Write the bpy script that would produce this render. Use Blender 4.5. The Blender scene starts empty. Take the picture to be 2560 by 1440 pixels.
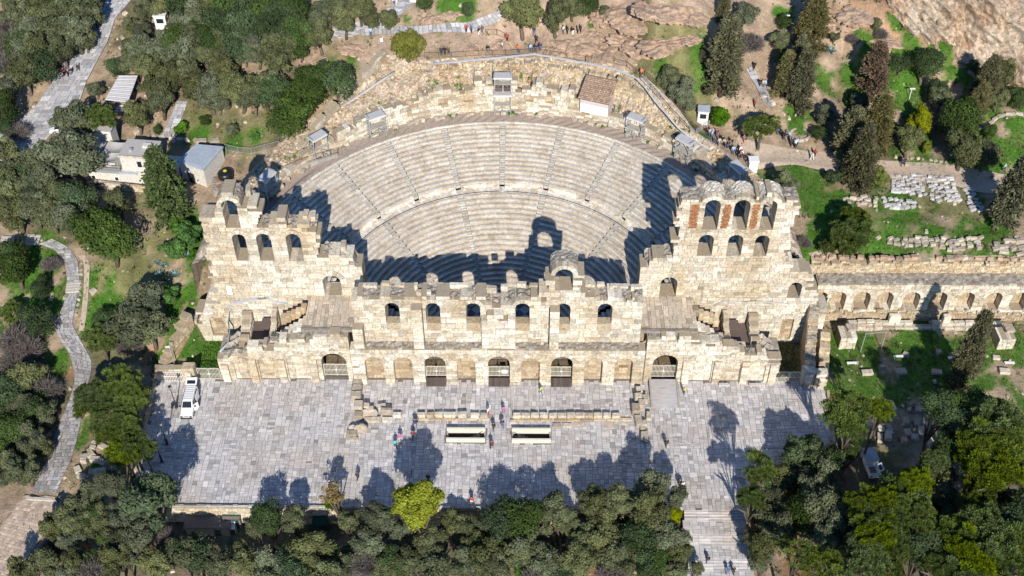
import bpy, bmesh, math, random
import numpy as np
from mathutils import Matrix, Vector
random.seed(7)
RNG = np.random.default_rng(7)
S = bpy.context.scene
COL = S.collection
PI = math.pi
D = PI / 180

# ------------------------------------------------------------------ camera
CAM = np.array([3.2405, -121.42, 136.194])
PITCH, YAW, ROLL, FOC = 45.2138 * D, -0.6536 * D, -0.2420 * D, 2977.6
_cw, _sw, _cp, _sp = math.cos(YAW), math.sin(YAW), math.cos(PITCH), math.sin(PITCH)
CF = np.array([_sw * _cp, _cw * _cp, -_sp])
_R0 = np.array([_cw, -_sw, 0.0])
_U0 = np.cross(_R0, CF)
CR = math.cos(ROLL) * _R0 + math.sin(ROLL) * _U0
CU = -math.sin(ROLL) * _R0 + math.cos(ROLL) * _U0
cam = bpy.data.cameras.new('camera')
cam_o = bpy.data.objects.new('camera', cam)
COL.objects.link(cam_o)
cam_o.matrix_world = Matrix(((CR[0], CU[0], -CF[0], CAM[0]), (CR[1], CU[1], -CF[1], CAM[1]), (CR[2], CU[2], -CF[2], CAM[2]), (0, 0, 0, 1)))
cam.sensor_width = 36
cam.lens = FOC / 2560 * 36
cam.clip_start = 1
cam.clip_end = 2000
S.camera = cam_o

# ------------------------------------------------------------------ light
SUN_EL, SUN_AZ = 32.5, 5.7          # elevation; shadows drift this far towards -x from +y
w = bpy.data.worlds.new('World')
S.world = w
w.use_nodes = True
nt = w.node_tree
sky = nt.nodes.new('ShaderNodeTexSky')
sky.sky_type = 'NISHITA'
sky.sun_disc = False
sky.sun_elevation = math.radians(SUN_EL)
sky.sun_rotation = math.radians(180 - SUN_AZ)
sky.air_density = 1.3
sky.dust_density = 0.0
sky.ozone_density = 10.0
bg = nt.nodes['Background']
bg.inputs[1].default_value = 0.10
nt.links.new(sky.outputs[0], bg.inputs[0])
sun = bpy.data.lights.new('sun', 'SUN')
sun.energy = 4.8
sun.angle = math.radians(0.55)
sun.color = (1.0, 0.95, 0.86)
sun_o = bpy.data.objects.new('sun', sun)
COL.objects.link(sun_o)
sun_dir = Vector((-math.sin(SUN_AZ * D) * math.cos(SUN_EL * D), math.cos(SUN_AZ * D) * math.cos(SUN_EL * D), -math.sin(SUN_EL * D)))
sun_o.rotation_euler = sun_dir.to_track_quat('-Z', 'Y').to_euler()
sun_o.location = (0, -100, 150)
S.view_settings.view_transform = 'Standard'
S.view_settings.look = 'None'
S.view_settings.gamma = 1
S.view_settings.use_curve_mapping = False
S.view_settings.exposure = 0.31
S.cycles.max_bounces = 5
S.cycles.diffuse_bounces = 2
S.cycles.transparent_max_bounces = 4

# ------------------------------------------------------------------ pixel rays onto real planes / terrain
def ray(px, py):
    return CF + CR * (px - 1280) / FOC - CU * (py - 720) / FOC

def uz(px, py, z=0.0):
    v = ray(px, py)
    return CAM + v * ((z - CAM[2]) / v[2])

def uy(px, py, y):
    v = ray(px, py)
    return CAM + v * ((y - CAM[1]) / v[1])

def proj(x, y, z):
    P = np.array([x, y, z]) - CAM
    d = P @ CF
    return 1280 + FOC * (P @ CR) / d, 720 - FOC * (P @ CU) / d

# ------------------------------------------------------------------ noise helpers (numpy value noise)
_NT = np.random.default_rng(3).random((256, 256))
def vnoise(x, y, s=1.0):
    x = np.asarray(x, float) / s + 511.3
    y = np.asarray(y, float) / s + 377.7
    xi = np.floor(x).astype(int); yi = np.floor(y).astype(int)
    fx = x - xi; fy = y - yi
    fx = fx * fx * (3 - 2 * fx); fy = fy * fy * (3 - 2 * fy)
    a = _NT[xi % 256, yi % 256]; b = _NT[(xi + 1) % 256, yi % 256]
    c = _NT[xi % 256, (yi + 1) % 256]; d = _NT[(xi + 1) % 256, (yi + 1) % 256]
    return (a * (1 - fx) + b * fx) * (1 - fy) + (c * (1 - fx) + d * fx) * fy - 0.5
def fbm(x, y, s, o=3):
    r = 0; a = 1.0
    for i in range(o):
        r = r + a * vnoise(np.asarray(x) + i * 17.3, np.asarray(y) - i * 9.1, s); s *= 0.5; a *= 0.5
    return r

# ------------------------------------------------------------------ materials
def mk(name, cols, stain=None, rough=0.85, grain=6.0, bump=0.25, hue=0.5, bigscale=0.25, tint=True, metallic=0.0, stain_amt=0.5, gscale=1.0, bdist=0.05, trans=0.0, spec=0.3, dirt=0.0, orand=0.0, streak=False):
    """cols: two base colours picked per piece; stain: colour of large weathered patches."""
    m = bpy.data.materials.new(name)
    m.use_nodes = True
    n = m.node_tree.nodes; l = m.node_tree.links
    b = n['Principled BSDF']
    b.inputs['Roughness'].default_value = rough
    b.inputs['Metallic'].default_value = metallic
    b.inputs['Specular IOR Level'].default_value = spec
    at = n.new('ShaderNodeAttribute'); at.attribute_name = 'tint'
    geo = n.new('ShaderNodeNewGeometry')
    wn = n.new('ShaderNodeTexWhiteNoise'); wn.noise_dimensions = '1D'
    mu = n.new('ShaderNodeMath'); mu.operation = 'MULTIPLY'; mu.inputs[1].default_value = 937.13
    l.new(at.outputs['Fac'], mu.inputs[0]); l.new(mu.outputs[0], wn.inputs['W'])
    mix = n.new('ShaderNodeMix'); mix.data_type = 'RGBA'
    mix.inputs[6].default_value = (*cols[0], 1); mix.inputs[7].default_value = (*cols[1], 1)
    pw = n.new('ShaderNodeMath'); pw.operation = 'POWER'; pw.inputs[1].default_value = 1.0 / max(hue, .01) * 0.9
    l.new(wn.outputs['Value'], pw.inputs[0]); l.new(pw.outputs[0], mix.inputs[0])
    cur = mix.outputs[2]
    if stain:
        ns = n.new('ShaderNodeTexNoise'); ns.inputs['Scale'].default_value = bigscale; ns.inputs['Detail'].default_value = 6; ns.inputs['Roughness'].default_value = 0.65
        l.new(geo.outputs['Position'], ns.inputs['Vector'])
        rp = n.new('ShaderNodeValToRGB'); rp.color_ramp.elements[0].position = 0.44; rp.color_ramp.elements[1].position = 0.66
        rp.color_ramp.elements[1].color = (stain_amt,) * 3 + (1,)
        l.new(ns.outputs['Fac'], rp.inputs[0])
        mx = n.new('ShaderNodeMix'); mx.data_type = 'RGBA'
        l.new(rp.outputs[0], mx.inputs[0]); l.new(cur, mx.inputs[6]); mx.inputs[7].default_value = (*stain, 1)
        cur = mx.outputs[2]
    if dirt:                                   # blackish crust and pock marks in irregular patches
        dn = n.new('ShaderNodeTexNoise'); dn.inputs['Scale'].default_value = 1.15; dn.inputs['Detail'].default_value = 10; dn.inputs['Roughness'].default_value = .78
        dm = n.new('ShaderNodeMapping'); dm.inputs['Scale'].default_value = (1.15, 1.15, .38)
        l.new(geo.outputs['Position'], dm.inputs[0]); l.new(dm.outputs[0], dn.inputs['Vector'])
        dr = n.new('ShaderNodeValToRGB'); dr.color_ramp.elements[0].position = .33; dr.color_ramp.elements[1].position = .47
        dr.color_ramp.elements[0].color = (dirt, dirt, dirt, 1); dr.color_ramp.elements[1].color = (0, 0, 0, 1)
        l.new(dn.outputs['Fac'], dr.inputs[0])
        dx = n.new('ShaderNodeMix'); dx.data_type = 'RGBA'; l.new(dr.outputs[0], dx.inputs[0]); l.new(cur, dx.inputs[6]); dx.inputs[7].default_value = (.20, .155, .10, 1)
        cur = dx.outputs[2]
    g = n.new('ShaderNodeTexNoise'); g.inputs['Scale'].default_value = grain; g.inputs['Detail'].default_value = 5; g.inputs['Roughness'].default_value = 0.7
    l.new(geo.outputs['Position'], g.inputs['Vector'])
    if streak:                                 # marble veins
        sm_ = n.new('ShaderNodeMapping'); sm_.inputs['Scale'].default_value = (.55, 4.5, 1); sm_.inputs['Rotation'].default_value = (0, 0, .12)
        l.new(geo.outputs['Position'], sm_.inputs[0]); l.new(sm_.outputs[0], g.inputs['Vector']); g.inputs['Scale'].default_value = 1.6
    mr = n.new('ShaderNodeMapRange'); mr.inputs[1].default_value = 0.3; mr.inputs[2].default_value = 0.7; mr.inputs[3].default_value = 1 - 0.28 * gscale; mr.inputs[4].default_value = 1 + 0.22 * gscale
    l.new(g.outputs['Fac'], mr.inputs[0])
    mt = n.new('ShaderNodeMath'); mt.operation = 'MULTIPLY'
    l.new(mr.outputs[0], mt.inputs[0])
    if tint: l.new(at.outputs['Fac'], mt.inputs[1])
    else: mt.inputs[1].default_value = 1
    if orand:                                  # every tree has its own shade
        oi = n.new('ShaderNodeObjectInfo'); om = n.new('ShaderNodeMapRange'); om.inputs[3].default_value = 1 - orand; om.inputs[4].default_value = 1 + orand * .8
        l.new(oi.outputs['Random'], om.inputs[0]); o2 = n.new('ShaderNodeMath'); o2.operation = 'MULTIPLY'; l.new(mt.outputs[0], o2.inputs[0]); l.new(om.outputs[0], o2.inputs[1]); mt = o2
        hs_ = n.new('ShaderNodeHueSaturation'); hm = n.new('ShaderNodeMath'); hm.operation = 'MULTIPLY'; hm.inputs[1].default_value = 7.31; hf = n.new('ShaderNodeMath'); hf.operation = 'FRACT'
        l.new(oi.outputs['Random'], hm.inputs[0]); l.new(hm.outputs[0], hf.inputs[0]); hr = n.new('ShaderNodeMapRange'); hr.inputs[3].default_value = .49; hr.inputs[4].default_value = .518; l.new(hf.outputs[0], hr.inputs[0]); l.new(hr.outputs[0], hs_.inputs['Hue'])
        sr = n.new('ShaderNodeMapRange'); sr.inputs[3].default_value = 1.25; sr.inputs[4].default_value = .8; l.new(hf.outputs[0], sr.inputs[0]); l.new(sr.outputs[0], hs_.inputs['Saturation']); l.new(cur, hs_.inputs['Color']); cur = hs_.outputs[0]
    vm = n.new('ShaderNodeVectorMath'); vm.operation = 'SCALE'
    l.new(cur, vm.inputs[0]); l.new(mt.outputs[0], vm.inputs['Scale'])
    l.new(vm.outputs[0], b.inputs['Base Color'])
    if bump:
        bp = n.new('ShaderNodeBump'); bp.inputs['Strength'].default_value = bump; bp.inputs['Distance'].default_value = bdist
        l.new(g.outputs['Fac'], bp.inputs['Height']); l.new(bp.outputs[0], b.inputs['Normal'])
    if trans:
        tr = n.new('ShaderNodeBsdfTranslucent'); l.new(vm.outputs[0], tr.inputs[0])
        ms = n.new('ShaderNodeMixShader'); ms.inputs[0].default_value = trans
        l.new(b.outputs[0], ms.inputs[1]); l.new(tr.outputs[0], ms.inputs[2])
        l.new(ms.outputs[0], n['Material Output'].inputs[0])
    return m

M = {}
M['stone'] = mk('weathered_limestone', ((.66, .605, .505), (.52, .445, .34)), stain=(.42, .30, .165), grain=3.0, bump=.7, hue=.42, bigscale=.13, stain_amt=.72, gscale=1.5, bdist=.1, dirt=.62)
M['stone2'] = mk('ochre_limestone', ((.58, .48, .34), (.46, .34, .20)), stain=(.37, .23, .10), grain=3.0, bump=.7, hue=.5, bigscale=.2, stain_amt=.65, gscale=1.5, bdist=.1, dirt=.6)
M['core'] = mk('wall_core', ((.38, .31, .22), (.33, .26, .18)), grain=4, bump=.4)
M['rubble'] = mk('grey_rubble_top', ((.38, .335, .28), (.30, .26, .215)), stain=(.20, .18, .15), grain=2.2, bump=1.0, gscale=1.8, bigscale=.5, bdist=.2)
M['brick'] = mk('red_brick', ((.36, .17, .08), (.27, .12, .06)), grain=5)
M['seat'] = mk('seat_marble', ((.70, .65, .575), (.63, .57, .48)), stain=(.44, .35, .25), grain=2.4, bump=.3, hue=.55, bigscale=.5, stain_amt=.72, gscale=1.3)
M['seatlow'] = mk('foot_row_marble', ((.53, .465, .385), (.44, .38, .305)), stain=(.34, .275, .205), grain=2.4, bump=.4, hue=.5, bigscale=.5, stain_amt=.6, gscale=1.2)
M['step'] = mk('step_marble', ((.52, .48, .42), (.42, .38, .32)), grain=4, bump=.4, gscale=1.3)
M['slab'] = mk('plaza_marble', ((.59, .56, .545), (.435, .415, .42)), stain=(.45, .385, .32), grain=3.2, bump=.15, hue=.55, bigscale=.12, stain_amt=.65, gscale=1.1, streak=True)
M['slabwarm'] = mk('terrace_marble', ((.58, .49, .38), (.47, .38, .28)), grain=3, bump=.2, gscale=1.1)
M['grout'] = mk('paving_bed', ((.19, .16, .14), (.18, .15, .13)), grain=3)
M['pathstone'] = mk('grey_path_stone', ((.36, .35, .35), (.27, .27, .29)), stain=(.33, .29, .25), grain=3, bump=.4, hue=.6, bigscale=.4, gscale=1.2)
M['roadslab'] = mk('grey_road_slab', ((.44, .43, .43), (.30, .30, .33)), stain=(.36, .33, .30), grain=3, bump=.3, hue=.6, bigscale=.3, gscale=1.1)
M['dirtpath'] = mk('dirt_path', ((.46, .37, .29), (.42, .33, .26)), stain=(.38, .27, .18), grain=2.5, bump=.4, bigscale=.4)
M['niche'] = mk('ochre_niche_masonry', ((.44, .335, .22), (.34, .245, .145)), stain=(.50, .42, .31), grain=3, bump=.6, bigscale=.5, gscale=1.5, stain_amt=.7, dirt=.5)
M['palewall'] = mk('pale_house_stone', ((.64, .60, .54), (.56, .52, .46)), grain=3, bump=.4)
M['boulder'] = mk('pale_boulder', ((.52, .45, .36), (.40, .33, .25)), stain=(.28, .23, .17), grain=2.5, bump=.8, bigscale=.8, gscale=1.4)
M['redrock'] = mk('red_rock', ((.47, .33, .23), (.42, .28, .19)), stain=(.33, .25, .19), grain=1.5, bump=.9, bigscale=.4, gscale=1.6, bdist=.2)
M['concrete'] = mk('grey_concrete', ((.40, .37, .33), (.38, .35, .31)), stain=(.3, .27, .24), grain=3)
M['white'] = mk('white_paint', ((.78, .78, .76), (.76, .76, .74)), rough=.45, grain=2, bump=.05, gscale=.25)
M['cream'] = mk('cream_paint', ((.66, .62, .52), (.62, .58, .48)), rough=.5, grain=2, bump=.05, gscale=.3)
M['pinkwhite'] = mk('pinkish_boards', ((.60, .52, .50), (.55, .47, .45)), grain=4, gscale=.6)
M['steel'] = mk('galvanised_steel', ((.48, .50, .52), (.42, .44, .46)), rough=.4, metallic=.35, grain=3, gscale=.4, bump=.05)
M['darkmetal'] = mk('dark_metal', ((.05, .052, .055), (.04, .042, .045)), rough=.5, metallic=.4, grain=5, gscale=.4, bump=.05)
M['brownmetal'] = mk('brown_metal', ((.13, .09, .065), (.11, .08, .06)), rough=.6, grain=5, gscale=.5)
M['black'] = mk('black_plastic', ((.015, .015, .017), (.02, .02, .022)), rough=.4, grain=5, gscale=.3, bump=.05)
M['glass'] = mk('dark_glass', ((.02, .025, .03), (.02, .025, .03)), rough=.08, grain=3, gscale=.1, bump=0, spec=.6)
M['pipe'] = mk('grey_white_pipe', ((.46, .48, .51), (.42, .44, .47)), rough=.5, grain=3, gscale=.4)
M['roofgrey'] = mk('pale_blue_grey_roof', ((.42, .46, .52), (.40, .44, .50)), stain=(.34, .37, .41), grain=2, gscale=.5, bigscale=.8)
M['canvas'] = mk('grey_canvas', ((.46, .43, .40), (.42, .39, .36)), grain=3, gscale=.5)
M['corrug'] = mk('pale_corrugated_sheet', ((.56, .54, .53), (.44, .42, .41)), rough=.6, grain=2, gscale=.4, hue=.8)
M['tile'] = mk('brown_roof_tile', ((.50, .35, .24), (.38, .255, .17)), grain=4, gscale=1.1, hue=.8)
M['plank'] = mk('brown_plank', ((.15, .11, .095), (.12, .09, .08)), grain=4, gscale=.8)
M['deck'] = mk('grey_stage_board', ((.22, .19, .17), (.18, .155, .14)), grain=4, gscale=.7)
M['greencanvas'] = mk('dark_green_canvas', ((.02, .075, .055), (.018, .065, .05)), grain=3, gscale=.4)
M['grass'] = mk('green_grass', ((.075, .20, .02), (.11, .24, .03)), grain=1.2, rough=1, bump=0, gscale=1.3, hue=1, trans=.25)
M['yellow'] = mk('yellow_label', ((.7, .65, .05), (.7, .65, .05)), gscale=.1, bump=0)
M['agave'] = mk('blue_agave', ((.16, .25, .24), (.12, .20, .19)), grain=3, gscale=.4, hue=1)
M['bark'] = mk('grey_bark', ((.13, .10, .075), (.10, .08, .06)), grain=5, bump=.5)
M['deadwood'] = mk('dead_branches', ((.17, .145, .13), (.13, .11, .10)), grain=5, bump=.2)
for nm, a, b_ in (('olive', (.092, .105, .05), (.15, .16, .085)), ('dark', (.045, .075, .026), (.08, .115, .042)), ('pine', (.082, .118, .022), (.145, .182, .04)),
                  ('cypress', (.10, .10, .045), (.155, .14, .075)), ('yellowgreen', (.17, .19, .015), (.26, .28, .028)), ('rust', (.13, .095, .065), (.19, .14, .10)),
                  ('greybush', (.16, .145, .125), (.22, .20, .175)), ('bushgreen', (.05, .12, .02), (.09, .17, .03)), ('autumn', (.25, .10, .05), (.22, .2, .06)), ('carob', (.06, .088, .04), (.105, .135, .065))):
    M['leaf_' + nm] = mk('foliage_' + nm, (a, b_), grain=.7, rough=.9, bump=0, gscale=.5, hue=1, trans=.14, spec=.12, orand=.06 if nm in ('yellowgreen', 'autumn', 'rust') else .32)

# ------------------------------------------------------------------ mesh builder
class MB:
    def __init__(s):
        s.v = []; s.f = []; s.t = []; s.m = []
    def add(s, vs, fs, tint=1.0, mi=0):
        o = len(s.v); s.v += [tuple(p) for p in vs]
        for f in fs:
            s.f.append(tuple(i + o for i in f)); s.t.append(tint); s.m.append(mi)
    def hexa(s, p, tint=1.0, mi=0):
        """p: 8 points, 0-3 front ring, 4-7 back ring (matching order)."""
        s.add(p, ((0, 1, 2, 3), (7, 6, 5, 4), (0, 4, 5, 1), (1, 5, 6, 2), (2, 6, 7, 3), (3, 7, 4, 0)), tint, mi)
    def box(s, c, size, rz=0.0, tint=1.0, mi=0, taper=1.0):
        hx, hy, hz = size[0] / 2, size[1] / 2, size[2] / 2
        ca, sa = math.cos(rz), math.sin(rz)
        P = []
        for z, k in ((-hz, 1.0), (hz, taper)):
            for x, y in ((-hx, -hy), (hx, -hy), (hx, hy), (-hx, hy)):
                x *= k; y *= k
                P.append((c[0] + x * ca - y * sa, c[1] + x * sa + y * ca, c[2] + z))
        s.add(P, ((3, 2, 1, 0), (4, 5, 6, 7), (0, 1, 5, 4), (1, 2, 6, 5), (2, 3, 7, 6), (3, 0, 4, 7)), tint, mi)
    def bar(s, a, b, w=.05, h=None, tint=1.0, mi=0):
        a = np.array(a, float); b = np.array(b, float); h = h or w
        d = b - a; L = np.linalg.norm(d)
        if L < 1e-6: return
        d /= L
        u = np.cross(d, (0, 0, 1)) if abs(d[2]) < .95 else np.array([1.0, 0, 0])
        u /= np.linalg.norm(u); v = np.cross(u, d)
        P = []
        for e in (a, b):
            for i, j in ((-1, -1), (1, -1), (1, 1), (-1, 1)):
                P.append(e + u * i * w / 2 + v * j * h / 2)
        s.add(P, ((3, 2, 1, 0), (4, 5, 6, 7), (0, 1, 5, 4), (1, 2, 6, 5), (2, 3, 7, 6), (3, 0, 4, 7)), tint, mi)
    def tube(s, pts, rad, n=6, tint=1.0, mi=0, cap=True):
        pts = [np.array(p, float) for p in pts]
        if not hasattr(rad, '__len__'): rad = [rad] * len(pts)
        o = len(s.v); up = None
        for i, p in enumerate(pts):
            d = (pts[min(i + 1, len(pts) - 1)] - pts[max(i - 1, 0)]); d = d / (np.linalg.norm(d) + 1e-9)
            if up is None: up = np.array([1.0, 0, 0]) if abs(d[0]) < .9 else np.array([0, 1.0, 0])
            u = np.cross(d, up); u /= np.linalg.norm(u) + 1e-9; v = np.cross(d, u); up = -np.cross(d, u) if False else up
            for k in range(n):
                a = 2 * PI * k / n
                s.v.append(tuple(p + (u * math.cos(a) + v * math.sin(a)) * rad[i]))
        for i in range(len(pts) - 1):
            for k in range(n):
                a = o + i * n + k; b = o + i * n + (k + 1) % n
                s.f.append((a, a + n, b + n, b)); s.t.append(tint); s.m.append(mi)
        if cap:
            s.f.append(tuple(o + k for k in range(n))); s.t.append(tint); s.m.append(mi)
            s.f.append(tuple(o + (len(pts) - 1) * n + k for k in reversed(range(n)))); s.t.append(tint); s.m.append(mi)
    def lathe(s, c, prof, n=10, tint=1.0, mi=0):
        o = len(s.v)
        for r, z in prof:
            for k in range(n):
                a = 2 * PI * k / n
                s.v.append((c[0] + r * math.cos(a), c[1] + r * math.sin(a), c[2] + z))
        for i in range(len(prof) - 1):
            for k in range(n):
                a = o + i * n + k; b = o + i * n + (k + 1) % n
                s.f.append((a, b, b + n, a + n)); s.t.append(tint); s.m.append(mi)
        s.f.append(tuple(o + (len(prof) - 1) * n + k for k in range(n))); s.t.append(tint); s.m.append(mi)
    def mesh(s, name, mats, smooth=False):
        me = bpy.data.meshes.new(name)
        me.from_pydata(s.v, [], s.f)
        at = me.attributes.new('tint', 'FLOAT', 'FACE')
        at.data.foreach_set('value', np.array(s.t, np.float32))
        for m in (mats if isinstance(mats, (list, tuple)) else [mats]): me.materials.append(m)
        if isinstance(mats, (list, tuple)) and len(mats) > 1:
            me.polygons.foreach_set('material_index', np.array(s.m, np.int32))
        if smooth: me.polygons.foreach_set('use_smooth', np.ones(len(s.f), bool))
        return me
    def build(s, name, mats, parent=None, smooth=False, **kw):
        return link(name, s.mesh(name, mats, smooth), parent, **kw)

def link(name, me, parent=None, label=None, cat=None, group=None, kind=None, loc=None, rz=None, scale=None):
    o = bpy.data.objects.new(name, me)
    COL.objects.link(o)
    if parent is not None: o.parent = parent
    tag(o, label, cat, group, kind)
    if loc is not None: o.location = loc
    if rz is not None: o.rotation_euler = (0, 0, rz)
    if scale is not None: o.scale = scale if hasattr(scale, '__len__') else (scale,) * 3
    return o
def tag(o, label=None, cat=None, group=None, kind=None):
    if label: o['label'] = label
    if cat: o['category'] = cat
    if group: o['group'] = group
    if kind: o['kind'] = kind
def thing(name, label, cat, loc=(0, 0, 0), rz=0.0, group=None):
    return link(name, None, None, label, cat, group, loc=loc, rz=rz)
def R_(a, b): return random.uniform(a, b)
def tn(s=.12): return max(.55, min(1.35, random.gauss(1.0, s)))

# ------------------------------------------------------------------ terrain
CTRL = [(60, 1380, -3), (150, 1180, -1.2), (230, 900, 1.4), (160, 780, 4), (190, 640, 7), (60, 600, 7.5), (20, 480, 9.5), (470, 700, 6.5), (430, 850, 2.6), (400, 935, .4),
        (330, 620, 8.2), (250, 440, 10.6), (520, 430, 11.4), (150, 400, 11), (60, 330, 12.6), (200, 180, 15.8), (310, 10, 20), (20, 20, 19), (20, 800, 2.5), (20, 1100, -2.5), (20, 250, 13.8),
        (300, 1000, .6), (300, 760, 4.2), (350, 1130, -.6), (700, 378, 13.2), (800, 293, 16.2), (868, 238, 18.2), (922, 170, 20.6), (955, 130, 21.8), (1100, 146, 21.9), (1340, 132, 21.9), (1560, 156, 21.9),
        (1652, 235, 20.3), (1724, 320, 17.6), (1835, 395, 14.6), (1885, 425, 13.2), (750, 150, 20.5), (650, 60, 22), (640, 260, 15.8), (560, 330, 13.2), (480, 330, 12.6), (450, 150, 18),
        (1000, 70, 23.6), (1000, 0, 25.5), (1250, 60, 24), (1340, 75, 23.4), (1450, 110, 22.8), (1600, 60, 26.5), (1620, 5, 30.5), (1450, 20, 26), (1750, 15, 31),
        (1700, 250, 18.6), (1760, 320, 15.8), (1850, 385, 14.2), (1900, 350, 14.8), (1900, 200, 18.5), (2000, 340, 14.2), (2040, 400, 13), (2250, 420, 12.6), (2500, 440, 12.2), (2150, 560, 11.6),
        (2300, 620, 11.3), (2500, 650, 11.2), (2050, 640, 11), (2000, 450, 12.6), (2250, 250, 15.6), (2100, 130, 19.5), (2150, 70, 23), (2200, 20, 25), (1900, 60, 24), (2450, 270, 16), (2550, 300, 15.5),
        (2350, 175, 18.2), (2540, 180, 18.5),
        (2030, 860, .2), (2060, 1000, 0), (1280, -200, 40), (300, -150, 25), (2500, -150, 26), (-250, 400, 14), (-200, 1000, 1), (2800, 500, 11), (2800, 150, 19), (-200, 1400, -5), (50, 1600, -5)]
LOW = [(2100, 880, .3), (2500, 880, .3), (2300, 1000, .1), (2400, 1150, -.8), (2200, 1180, -.8), (2500, 1420, -2.8), (2200, 1420, -2.6), (2000, 1320, -2.6), (1950, 1440, -3.2), (2100, 1100, -.3), (2800, 1000, .3), (2800, 1500, -3)]
LOWC = [(400, 1400, -4.2), (700, 1400, -4.6), (1100, 1420, -4.8), (1500, 1400, -4.6), (1690, 1420, -3.6), (600, 1320, -3.8), (300, 1340, -3.2), (1300, 1320, -4.2), (1000, 1600, -6), (1800, 1500, -5), (200, 1500, -5), (1700, 1320, -2.2)]
class TPS:
    def __init__(s, ctrl, lam=.6):
        P = np.array([uz(*c) for c in ctrl]); s.c = P[:, :2]; n = len(P)
        K = s.k(np.linalg.norm(s.c[:, None] - s.c[None], axis=2)) + lam * np.eye(n)
        A = np.zeros((n + 3, n + 3)); A[:n, :n] = K; A[:n, n] = 1; A[:n, n + 1:] = s.c; A[n, :n] = 1; A[n + 1:, :n] = s.c.T
        s.w = np.linalg.solve(A, np.r_[P[:, 2], 0, 0, 0])
    def k(s, r): return r                     # biharmonic-like linear kernel: no overshoot
    def __call__(s, x, y):
        x = np.asarray(x, float); sh = x.shape; q = np.c_[x.ravel(), np.asarray(y, float).ravel()]
        out = np.zeros(len(q))
        for i in range(0, len(q), 20000):
            qq = q[i:i + 20000]
            Kq = s.k(np.linalg.norm(qq[:, None] - s.c[None], axis=2))
            n = len(s.c)
            out[i:i + 20000] = Kq @ s.w[:n] + s.w[n] + qq @ s.w[n + 1:]
        return out.reshape(sh)
TA, TB, TC = TPS(CTRL), TPS(LOW), TPS(LOWC)
PLAZA = [(-51.2, -5.0), (-50.6, -22.1), (-47.2, -28.45), (26.0, -28.45), (34.2, -28.45), (36.0, -22.0), (41.0, -20.2), (47.5, -17.3), (48.3, -5.0)]
def inpoly(x, y, poly):
    x = np.asarray(x, float); y = np.asarray(y, float); r = np.zeros(x.shape, bool)
    for i in range(len(poly)):
        x1, y1 = poly[i]; x2, y2 = poly[i - 1]
        c = ((y1 > y) != (y2 > y)) & (x < (x2 - x1) * (y - y1) / (y2 - y1 + 1e-12) + x1)
        r ^= c
    return r
# outer edge of the ring of ruined masonry around the seats: angle (deg from +y, + to the right) -> radius, height
RING = np.array([[-80, 46.5, 11.5], [-62, 48.0, 12.4], [-51, 49.3, 13.2], [-41.5, 48.3, 16.2], [-34, 47.3, 18.3], [-28, 48.9, 20.6], [-24, 51.0, 21.8], [-13.5, 46.2, 21.9], [0, 46.2, 22], [7, 46.6, 22], [25, 48.0, 22], [35, 45.8, 20.3], [44, 44.2, 17.6], [53, 46.8, 14.6], [57, 48.5, 13.2], [80, 46.0, 11.5]])
def ring_r(th): return np.interp(th, RING[:, 0], RING[:, 1])
def ring_z(th): return np.interp(th, RING[:, 0], RING[:, 2])
PITS = [(uz(1117, 1068, .8), uz(1213, 1106)), (uz(1280, 1069, .8), uz(1377, 1108))]
def sstep(a, b, x): t = np.clip((np.asarray(x, float) - a) / (b - a), 0, 1); return t * t * (3 - 2 * t)
STAIR = (25.35, 33.8)
def H(x, y, rough=True):
    x = np.asarray(x, float); y = np.asarray(y, float)
    z = TA(x, y)
    if rough:
        z = z + fbm(x, y, 6.0, 3) * .5
        rk = sstep(30, 42, y) * sstep(10, 24, x + (y - 40) * .3)
        z = z + rk * fbm(x, y, 4.0, 4) * 1.6
    mB = ((x > 45.0) & (y < 9.5)) | ((x > 35.5) & (y < -29))
    zb = TB(x, y) + (fbm(x, y, 8, 2) * .25 if rough else 0)
    z = np.where(mB, zb, z)
    mC = (y < -28.0) & (x > -46.5) & (x < 34.5)
    bl = sstep(-52, -45, x)
    zc = TC(x, y) + (fbm(x, y, 6, 2) * .4 if rough else 0)
    z = np.where((y < -28.0) & (x <= 34.5), z * (1 - bl) + zc * bl, z)
    z = np.where((np.abs(x) < 46) & (y > -6) & (y < 5), 0.0, z)
    th = np.degrees(np.arctan2(x, y)); r = np.hypot(x, y)
    z = np.where((np.abs(th) < 84) & (r < ring_r(th) - .25), -2.0, z)
    z = np.where((np.abs(x) < 41) & (y > -6) & (y < 8), -.2, z)
    z = np.where(inpoly(x, y, PLAZA), -.16, z)
    for pa, pb in PITS: z = np.where((x > pa[0] - .3) & (x < pb[0] + .3) & (y > pb[1] - .3) & (y < pa[1] + .3), -3.4, z)
    inst = (x > STAIR[0] - .3) & (x < STAIR[1] + .3) & (y < -28) & (y > -42)
    z = np.where(inst, np.minimum(z, -3.4), z)
    return z
def T(px, py, dz=0.0):
    """march a pixel ray down to the terrain (raised by dz)"""
    v = ray(px, py)
    zs = np.arange(60.0, -9.0, -.2)
    t = (zs - CAM[2]) / v[2]
    X = CAM[0] + v[0] * t; Y = CAM[1] + v[1] * t
    h = H(X, Y, False) + dz
    k = np.argmax(zs <= h)
    if zs[k] > h[k]: k = len(zs) - 1
    return np.array([X[k], Y[k], h[k] - dz])
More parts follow.
